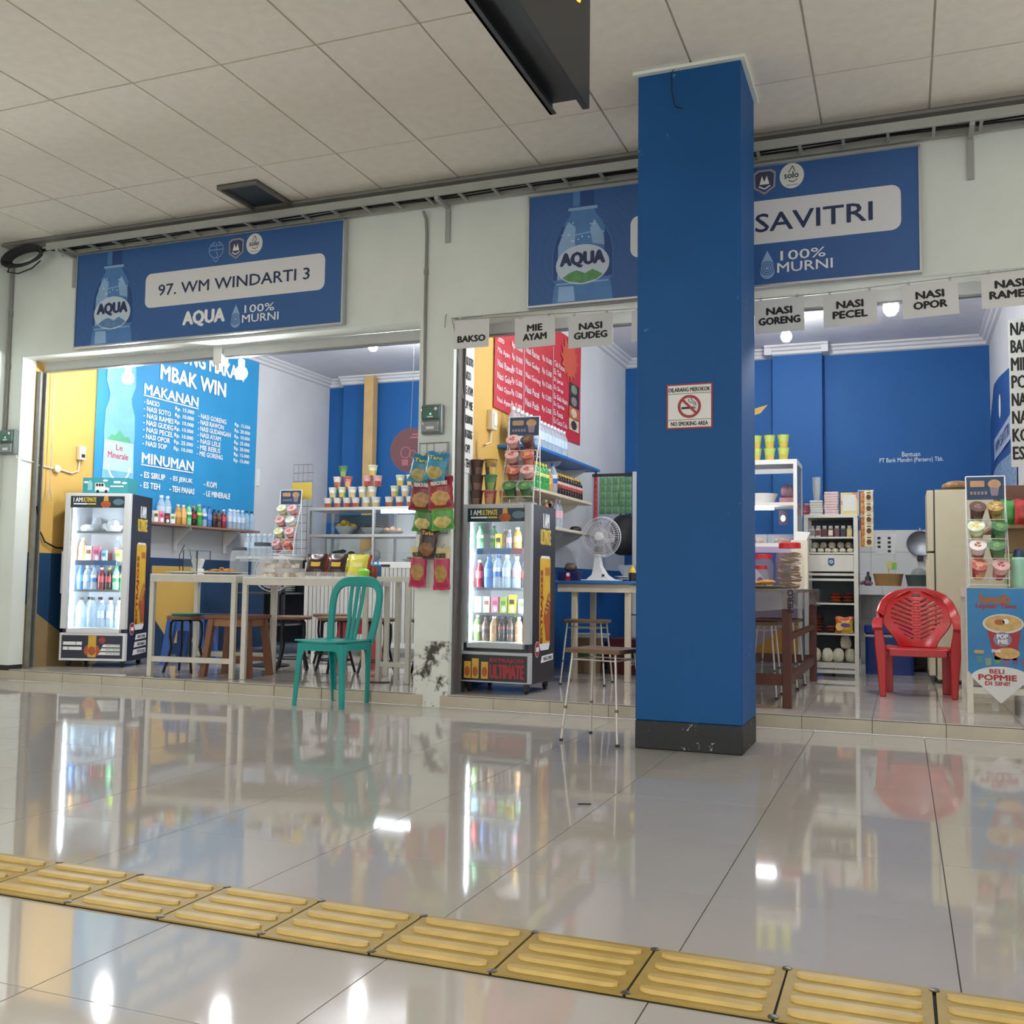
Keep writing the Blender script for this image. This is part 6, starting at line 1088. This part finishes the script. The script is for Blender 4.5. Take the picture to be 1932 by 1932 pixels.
WB = mat('bun_white', '#d2cdb8', .6, var=.06, scale=20, bump=.2)
for k in range(5): place('bun', lambda: [('bun', lump(.029, .056, WB, 31, 8))], 'wrapped_bun', ORD[k] + ' round white wrapped bun from the left in the upper row on the rack', 'bun', (rx + .085 + .07 * k, ry + .14, rz0 + 1.0655 + .04), 30 * k, G)
for k in range(6): place('bunlow', lambda: [('bun', lump(.027, .04, WB, 33, 8))], 'wrapped_bun', ORD[k] + ' flat white wrapped bun from the left in the lower row on the rack', 'bun', (rx + .07 + .062 * k, ry + .07, rz0 + 1.0655), 25 * k, G)
CO = mat('orange_sachet', '#b0562f', .35, var=.3, scale=25); CO2 = mat('brown_white_sachet', '#8a4a3c', .35, var=.8, scale=30)
def flatpack(m): return lambda: [('packet', pillow(.1, .12, .03, m, 6, 8))]
for k in range(3): place('fp_o', flatpack(CO), 'food_packet', ORD[k] + ' orange packet from the bottom of the stack under the rack drawer', 'packet', (rx + .25, ry + .17, rz0 + .648 + .027 * k), 0, G, (R(90), 0, 0))
for k in range(3): place('fp_b', flatpack(CO2), 'food_packet', ORD[k] + ' red and white packet from the bottom of the stack under the rack drawer', 'packet', (rx + .355, ry + .17, rz0 + .648 + .027 * k), 0, G, (R(90), 0, 0))
for k in range(5): place('fp_b', flatpack(CO2), 'food_packet', ORD[k] + ' red and white packet from the bottom of the tall rack stack', 'packet', (rx + .1, ry + .17, rz0 + .388 + .027 * k), 0, G, (R(90), 0, 0))
for k in range(2): place('fp_b', flatpack(CO2), 'food_packet', ('lower', 'upper')[k] + ' flat brown packet beside the large orange noodle pack', 'packet', (rx + .21, ry + .17, rz0 + .388 + .027 * k), 0, G, (R(90), 0, 0))
t = thing('noodle_pack', 'large orange noodle pack on the middle lower shelf of the rack', 'noodle pack', (rx + .325, ry + .06, rz0 + .37 + .142), 0, G); pillow(.15, .14, .05, lambda u, v: col('#d8b03a', .3) if (v < .72 and u > .35) else col('#c9622a', .3), 12, 12).build('packet', t); MB().disc(Pl((-.02, -.029, -.085)), .03, .015, .04, .018, mat('print_violet', '#5a3a8a', .5), 1, 16).build('brand_oval', t); MB().disc(Pl((-.075, -.026, -.14)), .035, .055, .03, .035, col('#e0b870'), 2, 14).build('picture', t)
SUG = mat('sugar_bag', '#d6d3bd', .35, var=.05, scale=30)
for k, (x, z, l) in enumerate(((.08, 0, 'sugar bag at the left of the lowest rack shelf'), (.18, 0, 'sugar bag, second on the lowest rack shelf'), (.275, 0, 'sugar bag, third on the lowest rack shelf'), (.37, 0, 'sugar bag at the right of the lowest rack shelf'), (.33, .115, 'sugar bag lying on top of the others on the lowest rack shelf'))): solo('sugar_bag', l, 'sugar bag', lump(.046, .12, SUG, 40 + k), (rx + x, ry + (.1 if k < 4 else .14), rz0 + .1205 + z), 0, G)
# on top of the rack
ZR = rz0 + H + .0005
for k in range(6): solo('napkin_pack', ORD[k] + ' white napkin pack from the bottom of the left stack on the rack', 'napkins', MB().rbx(-.055, .055, -.05, .05, 0, .021, .008, PAPER), (rx + .1, ry + .12, ZR + .0215 * k), random.uniform(-6, 6), 'white napkin packs', .006)
PKN = mat('pink_white_pack', '#dcc0c0', .45, var=.12, scale=20)
for k in range(9): solo('napkin_pack', ORD[k] + ' pink and white napkin pack from the bottom of the tall stack on the rack', 'napkins', MB().rbx(-.06, .06, -.05, .05, 0, .022, .009, PKN), (rx + .225, ry + .12, ZR + .0225 * k), random.uniform(-8, 8), 'pink napkin packs', .007)
for k in range(4): solo('napkin_pack', ORD[k] + ' dusky pink pack from the bottom at the left edge of the rack top', 'napkins', MB().rbx(-.055, .055, -.05, .05, 0, .028, .012, mat('dusky_pink_pack', '#b0606e', .4, var=.25, scale=16)), (rx + .03, ry + .27, ZR + .0285 * k), random.uniform(-8, 8), 'dusky pink packs', .009)
t = thing('cup_stack', 'tall stack of clear plastic cups on the white napkins', 'plastic cups', (rx + .1, ry + .12, ZR + .1295)); b = MB()
for k in range(9):
    c = ob('cup', kind('pcup', lambda: [('cup', MB().lathe([(.026, 0), (.036, .09), (.038, .09), (.038, .094)], PLAS, 16))])[0][1], t, (0, 0, .014 * k))
t = thing('payment_card', 'framed payment card with yellow border on the rack', 'card', (rx + .305, ry + .05, ZR)); MB().bx(0, .14, 0, .006, 0, .19, mat('card_yellow', '#e0cf8a', .5)).build('frame', t); b = MB(); pl = Pl((0, 0, 0)); b.poly(pl, [(.09, .19), (.14, .19), (.14, .12), (.12, .16)], mat('card_orange', '#d98a5a', .5), 1); b.disc(pl, .01, .1, .012, .02, _M['card_orange'], 1, 12); b.rect(pl, .016, .03, .124, .17, PAPER, 2); b.build('print', t); MB().bx(.05, .09, .006, .06, 0, .004, WHITE).build('stand', t)
t = thing('sachet_strip', 'hanging coffee sachet strip at the right of the rack', 'sachets', (2.635, 2.83, 1.2)); CF = mat('coffee_sachet', '#d8cba4', .4, var=.1, scale=20)
for j in range(5):
    s_ = ob('sachet', kind('sach_c', lambda: [('sachet', pillow(.075, .094, .012, CF, 5, 6))])[0][1], t, (0, 0, .096 * (j + 1))); MB().disc(Pl((-.0375, -.0085, -.094)), .037, .04, .02, .024, mat('coffee_cup_print', '#5a2a20', .5), 1, 10).build('cup_print', s_); MB().rect(Pl((-.0375, -.0085, -.094)), .02, .074, .055, .082, INK, 1).build('name_print', s_)
t = thing('sachet_strip', 'orange sachet strip hanging behind the coffee strip', 'sachets', (2.59, 2.87, 1.2))
for j in range(5): ob('sachet', kind('sach_o', lambda: [('sachet', pillow(.05, .094, .012, mat('orange_mix_sachet', '#c9803a', .4, var=.5, scale=25), 4, 5))])[0][1], t, (0, 0, .096 * (j + 1)))
t = thing('hanger_bar', 'thin bar holding the sachet strips beside the rack', 'bar', (2.545, 2.86, 1.455)); MB().bx(0, .13, -.006, .006, .0, .012, STEEL).bx(.0, .012, -.006, .006, -.0, .23, STEEL).bx(0, .13, -.006, .006, .225, .237, STEEL).build('bar', t)
# kitchen corner
t = thing('kitchen_counter', 'white tiled kitchen counter at the back of the right shop', 'counter', (2.15, 4.2, .086)); MB().bx(0, 1.58, .02, .62, .70, .78, mat('counter_slab', '#9a9a94', .6)).build('slab', t)
ct = MB().bx(.0015, .2285, 0, .012, .0, .085, WT).mesh('edge_tile')
for k in range(6): ob('edge_tile', ct, t, (.1 + .23 * k, .008, .697))
tt = MB().bx(.0015, .2285, .0015, .2, 0, .005, WT).mesh('top_tile')
for k in range(6):
    for j in range(3): ob('top_tile', tt, t, (.1 + .23 * k, .02 + .2 * j, .78))
for x in (0, 1.5): MB().bx(x, x + .08, .1, .6, 0, .70, mat('counter_support', '#3a3c40', .7)).build('support', t)
ZK = .872
solo('basin', 'tan plastic basin with utensils on the kitchen counter', 'basin', MB().lathe([(.12, 0), (.145, .12), (.14, .12), (.115, .008), (0, .008)], mat('basin_tan', '#a8824a', .4), 24), (2.765, 4.42, ZK)); solo('basin', 'grey-green dish basin at the right of the kitchen counter', 'basin', MB().lathe([(.1, 0), (.125, .11), (.12, .11), (.095, .008), (0, .008)], mat('basin_grey', '#4f5a54', .45), 24), (3.045, 4.42, ZK)); solo('plastic_bag', 'clear bag in the grey-green basin', 'bag', lump(.07, .16, mat('clear_bag', '#b4bab4', .3, alpha=.6), 14), (3.045, 4.42, ZK + .02))
solo('bottle', 'small dark green bottle on the kitchen counter', 'bottle', MB().lathe([(.03, 0), (.03, .08), (.012, .11), (.014, .14)], lambda j, i: mat('bottle_green_dark', '#34443c', .2), 12), (2.575, 4.45, ZK)) ; solo('spatula', 'green and yellow spatula standing in the tan basin', 'utensil', MB().tube([(0, 0, 0), (.01, 0, .16)], .006, YEL, 6).box((.015, 0, .2), (.05, .008, .08), mat('utensil_yellow', '#d8d08a', .4)).box((.06, .02, .19), (.05, .01, .07), LIME), (2.76, 4.42, ZK + .0085))
for k, (x, l) in enumerate(((2.62, 'pile of red onions at the left of the kitchen counter'),)): o = solo('onions', l, 'onions', heap(14, .06, .03, .02, mat('onion_red', '#7d5a64', .5, var=.4, scale=30), 50), (2.56, 4.28, ZK)); o['kind'] = 'stuff'
t = thing('pot_lid', 'round steel pan hanging on the tiled back wall', 'pan', (3.07, 4.815, 1.31)); MB().lathe([(0, 0), (.11, .004), (.13, .02), (.125, .024), (.1, .012), (0, .01)], STEEL, 28, M=Matrix.Rotation(R(90), 4, 'X')).build('pan', t); MB().box((0, -.015, -.15), (.06, .02, .06), BLACK).build('handle', t); MB().tube([(0, -.005, .12), (0, -.005, .16)], .006, WHITE, 6).build('hook', t)
t = thing('wall_notice', 'printed instruction sheet on the tiled back wall', 'notice', (2.64, 4.831, 1.20)); MB().bx(0, .2, -.002, 0, 0, .22, PAPER).build('sheet', t)
for i in range(2):
    for j in range(4):
        if (i + j) % 5: MB().rect(Pl((0, -.002, 0)), .02 + .1 * i, .02 + .045 * j, .05 + .1 * i, .045 + .045 * j, INK, 1).build('icon_print', t)
solo('cooler_box', 'dark blue cooler box under the kitchen counter', 'cooler box', MB().rbx(-.2, .2, -.16, .16, 0, .36, .03, mat('cooler_blue', '#1d3576', .4)).rbx(-.21, .21, -.17, .17, .365, .43, .03, mat('cooler_lid', '#24408a', .4)).bx(-.2, .2, -.165, -.16, .33, .35, GRY), (2.78, 3.42, .086)); solo('plastic_bag', 'dark bundle of bags under the kitchen counter', 'bag', lump(.2, .3, mat('dark_bundle', '#2a2227', .6, var=.3), 15), (3.0, 3.9, .086))
# cream household fridge
CF_ = mat('fridge_cream', '#c8bfa2', .4, var=.03)
t = thing('refrigerator', 'tall cream two-door refrigerator standing side-on', 'refrigerator', (3.09, 2.6, .086)); MB().bx(.06, .62, 0, .58, .03, 1.57, CF_).build('body', t, bev=.008); MB().bx(0, .052, .0, .58, 1.068, 1.57, CF_).build('door', t, bev=.008); MB().bx(0, .052, .0, .58, .06, 1.056, CF_).build('door', t, bev=.008)
MB().bx(.052, .06, .004, .576, .06, 1.565, DARK).build('gasket', t); MB().bx(-.012, .0, .02, .05, .6, 1.0, CF_).build('handle', t); MB().bx(.06, .6, .01, .57, 1.571, 1.578, mat('dust_cover', '#7a7468', .7)).build('top_cover', t)
for x in (.1, .56): 
    for y in (.04, .5): MB().bx(x, x + .04, y, y + .04, 0, .03, DARK).build('foot', t)
solo('bread_bag', 'bag of bread rolls on top of the cream refrigerator', 'bread', lump(.12, .08, mat('bread_brown', '#a8835c', .5, var=.25, scale=15), 21), (3.33, 2.78, .086 + 1.5785))
# red plastic armchair
RP = mat('red_chair_plastic', '#b81c1e', .28, var=.05, scale=4)
t = thing('plastic_armchair', 'red plastic armchair with chevron slots in its back', 'chair', (2.99, 1.55, .086), 0)
def backf(u, v):
    q = min(1, v / .5); wd = (.125 + .11 * (q * q * (3 - 2 * q))) if v < .5 else .235 * max(.0, 1 - .74 * ((v - .5) / .5) ** 3.2); x = (2 * u - 1) * wd
    return Vector((x, .165 + .16 * v - .05 * (2 * u - 1) ** 2 * (1 - .4 * v), .335 + .415 * v - .02 * (2 * u - 1) ** 2 * v))
def slot(u, v):
    x = abs(2 * u - 1)
    if v > .885 and v < .93 and x < .2: return True
    if .13 < x < .74 and .14 < v < .86:
        if x > .9 - .9 * abs(v - .6) - .05: return False
        q = (v - .24 * x) / .082; f = q - math.floor(q); return f < .34
    if x <= .1 and .14 < v < .84: return ((v * 20) % 1 < .3) and (((x * 20) % 1) > .45)
    return False
b = MB(); b.grid(backf, 72, 72, RP, skip=slot); o = b.build('backrest', t); md = o.modifiers.new('thick', 'SOLIDIFY'); md.thickness = .012
b = MB(); b.grid(lambda u, v: Vector(((u - .5) * (.45 - .05 * v), -.2 + .4 * v, .345 - .012 * v + .014 * (2 * u - 1) ** 2 - .012 * math.exp(-((v - .5) / .3) ** 2) - (.02 * max(0, .08 - v) * 12))), 14, 14, RP); o = b.build('seat', t); md = o.modifiers.new('thick', 'SOLIDIFY'); md.thickness = .014
MB().bx(-.19, .19, -.2, -.185, .285, .335, RP).build('front_skirt', t, bev=.004)
for s in (-1, 1):
    st = []
    for z, w_, d_, xo in ((0, .021, .03, .232), (.15, .026, .032, .238), (.28, .034, .036, .242), (.36, .036, .036, .248), (.44, .03, .036, .256), (.485, .03, .036, .262)): st.append([(s * (xo - w_), -.2 - d_ * .5, z), (s * (xo + w_), -.2 - d_ * .5, z), (s * (xo + w_), -.2 + d_, z), (s * (xo - w_), -.2 + d_, z)][::s])
    MB().sweep(st, RP).build('leg', t, bev=.006)
    MB().sweep([[(s * (.2 + a), .17 + c, z) for a, c in ((-.032, -.02), (.026, -.02), (.026, .03), (-.032, .03))] for z in (0, .34)], RP).build('leg', t, bev=.004)
    MB().band([(s * .262, -.225, .475), (s * .268, -.16, .508), (s * .268, -.05, .518), (s * .264, .06, .535), (s * .256, .15, .565), (s * .246, .215, .605), (s * .228, .265, .652), (s * .195, .298, .695), (s * .14, .318, .728), (s * .07, .328, .747), (0, .331, .752)], lambda i: (1, 0, 0) if i < 4 else (s * .75, 0, .66) if i < 8 else (s * .2, 0, 1), [.034, .036, .036, .034, .032, .03, .028, .024, .02, .018, .018], .013, RP).build('arm', t)
    MB().bx(s * .215 - .012, s * .215 + .012, -.17, .18, .29, .34, RP).build('side_skirt', t)
# poster table at the right edge
t = thing('frame_table', 'cream framed table with a noodle poster at the right edge', 'table', (3.262, .6, .086)); W, Dp, H = .48, .62, .775
MB().bx(0, W, 0, Dp, H - .015, H, OFFW).build('tabletop', t); MB().bx(0, W, 0, .03, H - .06, H - .015, OFFW).bx(0, .03, .03, Dp, H - .06, H - .015, OFFW).build('apron', t)
for x in (0, W - .035):
    for y in (0, Dp - .035): MB().bx(x, x + .035, y, y + .035, 0, H - .06, OFFW).build('leg', t)
for y in (0.005, Dp - .03): MB().bx(.035, W - .035, y, y + .025, .12, .16, OFFW).build('rail', t)
MB().bx(.005, .03, .035, Dp - .035, .12, .16, OFFW).build('rail', t)
for k in range(4): MB().bx(.006, .02, .1 + .13 * k, .13 + .13 * k, .16, H - .06, OFFW).build('side_slat', t)
MB().bx(.15, .19, .18, .22, 0, .755, OFFW).build('centre_leg', t)
PBL = mat('poster_blue', '#2a7fb8', .35, var=.18, scale=3); P_RED = mat('poster_red', '#a82a2c', .4, var=.1); TAN = mat('poster_noodle', '#d0a868', .45, var=.25, scale=30); CRO = mat('poster_brown', '#a8683c', .45)
t = thing('poster', 'blue noodle-cup poster reading BELI POPMIE DI SINI on the table front', 'poster', (3.27, .597, 0)); MB().prism([(0, -.004, .345), (.02, -.004, .325), (.45, -.004, .325), (.45, -.004, .857), (0, -.004, .857)], (0, .003, 0), PBL).build('sheet', t); pl = Pl((0, -.004, 0))
b = MB(); fanp = [(.18 + .17 * math.sin(R(-80 + 160 * k / 14)), .30 + .078 * math.cos(R(-80 + 160 * k / 14))) for k in range(15)] + [(.18, .153)]; b.add([pl.p(u, v, 1.2) for u, v in fanp], [tuple(range(len(fanp)))], PAPER); b.add([pl.p(u, v, 0) for u, v in fanp[::-1]], [tuple(range(len(fanp)))], PAPER); b.build('fan_card', t)
letters(t, pl, 'BELI', .12, .335, .08, .026, P_RED, .03, 3); letters(t, pl, 'POPMIE', .058, .293, .21, .034, P_RED, .04, 3); letters(t, pl, 'DI SINI!', .094, .262, .135, .024, P_RED, .03, 3)
letters(t, pl, 'Rumasilla', .07, .765, .17, .055, CRO, .03, 2); letters(t, pl, 'Lapeer Time', .05, .727, .225, .035, P_RED, .03, 2)
b = MB(); b.poly(pl, [(.105, .62), (.3, .62), (.27, .42), (.15, .42)], P_RED, 1); b.disc(pl, .2, .64, .115, .06, PAPER, 2, 24); b.disc(pl, .2, .643, .104, .05, TAN, 3, 24); b.disc(pl, .18, .65, .03, .018, CRO, 4, 10); b.disc(pl, .215, .655, .018, .016, WINK, 4, 12); b.disc(pl, .22, .46, .07, .035, TAN, 3, 16); b.disc(pl, .195, .545, .052, .045, mat('poster_mauve', '#8d86a0', .5), 3, 18); b.build('cup_picture', t)
letters(t, pl, 'POP', .165, .55, .06, .026, WINK, .03, 4); letters(t, pl, 'MIE', .17, .518, .055, .026, WINK, .03, 4); letters(t, pl, 'ENAK', .135, .465, .05, .018, WINK, .03, 4)
for k, c in enumerate(('#4f8a8a', '#8a9a7a', '#7a9a6a', '#8a6a8a', '#7a5a80', '#80608a')): MB().poly(pl, [(.045 + .05 * k, .44 - .012 * (k % 2)), (.082 + .05 * k, .44 - .012 * (k % 2)), (.078 + .05 * k, .395 - .012 * (k % 2)), (.05 + .05 * k, .395 - .012 * (k % 2))], col(c), 1).build('small_cup_print', t)
MB().rrect(pl, .035, .455, .09, .475, .008, mat('poster_gold', '#c8a04a', .5), 1).build('badge_print', t)
cup_rack('wire_rack', 'white wire rack of noodle cups on the poster table', (3.405, .80, .8615), 0, .23, .72, [('red', 0), ('pink', 0), ('orange', 0), ('dgreen', 0), ('green', 0), ('dgreen', 0), ('brown', 0), ('gold', 0)], 'cups in the rack on the poster table', 'rack on poster table')
for k, (kd, x) in enumerate((('green', 3.40), ('lime', 3.40))): cup(kd, (3.55, .93, .8615 + .1113 * k), '%s noodle cup in the stack behind the right rack' % CUPW[kd], 'cups behind the right rack', 15)
t = thing('wall_shelf', 'brown shelf on the right wall behind the cup rack', 'shelf', (3.45, .95, 1.25)); MB().bx(0, .3, 0, .9, 0, .02, KR).build('board', t); MB().bx(.05, .3, .1, .12, -.15, 0, KR).build('bracket', t); MB().bx(.05, .3, .7, .72, -.15, 0, KR).build('bracket', t)
t = thing('cardboard_box', 'open dark brown cardboard box on the right wall shelf', 'box', (3.5, 1.2, 1.2705)); KD = mat('kraft_dark', '#6b4a38', .7, var=.08); MB().bx(0, .25, 0, .3, 0, .28, KD).build('box', t); MB().prism([(0, 0, .28), (0, .3, .28), (-.06, .3, .36), (-.06, 0, .36)], (.006, 0, 0), KD).build('flap', t)
for k, (c, x, y, l) in enumerate((('#4a9a4a', 3.56, 1.06, 'green snack pack on the right wall shelf'), ('#b03a3a', 3.64, 1.02, 'red snack pack at the right edge of the shelf'))): solo('snack_bag', l, 'snack bag', pillow(.11, .17, .05, col(c, .3, var=.3, scale=14), 8, 10), (x, y, 1.2705 + .17))
t = thing('thermos', 'mint green thermos flask on the poster table at the right edge', 'thermos', (3.585, .78, .8615)); MB().lathe([(.045, 0), (.048, .01), (.048, .18), (.03, .2)], mat('mint_flask', '#a8dcc0', .3), 18).build('body', t); MB().lathe([(.036, .195), (.038, .205), (.03, .24), (.0, .25)], mat('flask_cap', '#3a4a6a', .35), 16).build('cap', t)
# right wall banner
t = thing('wall_banner', 'dark blue printed banner with a water texture on the right wall', 'banner', (3.745, 0, 0)); zf = lambda u: 2.55 + .3 * u ** .5 - .35 * max(0, u - .82) / .18
MB().grid(lambda u, v: Vector((-.004 - .003 * math.sin(u * 14), 2.4 + 2.35 * u, 1.62 + (zf(u) - 1.62) * v)), 30, 12, lambda u, v: mat('banner_ice', '#8fa9c4', .4, var=.75, scale=26) if v < .34 else mat('banner_navy', '#24508f', .5, var=.12, scale=3)).build('cloth', t)
pl = Pl((-.0095, 4.75, 0), (0, -1, 0)); MB().disc(pl, 1.1, 2.5, .1, .11, BANW, 1, 18).build('emblem', t); MB().rrect(pl, .45, 2.08, 2.1, 2.28, .04, mat('banner_pale', '#a9b9d6', .5), 1).build('name_panel', t); letters(t, pl, 'WM SAVITRI', .6, 2.13, 1.3, .1, NAVY, .02, 2)
# text on the blue wall, small decoration
t = thing('wall_lettering', 'white sponsor lettering on the blue back wall', 'lettering', (0, 4.849, 0)); pl = Pl((0, 0, 0)); letters(t, pl, 'Bantuan', 2.91, 2.215, .175, .05, WINK, .0, 1); letters(t, pl, 'PT Bank Mandiri (Persero) Tbk.', 2.69, 2.145, .615, .06, WINK, .0, 1)
solo('wall_logo', 'small yellow leaf-shaped logo painted on the blue wall beside the pillar', 'logo', MB().prism([(1.18, 4.846, 2.72), (1.35, 4.846, 2.78), (1.55, 4.846, 2.83), (1.47, 4.846, 2.74), (1.32, 4.846, 2.7)], (0, .003, 0), mat('logo_yellow', '#d8b25a', .5)))
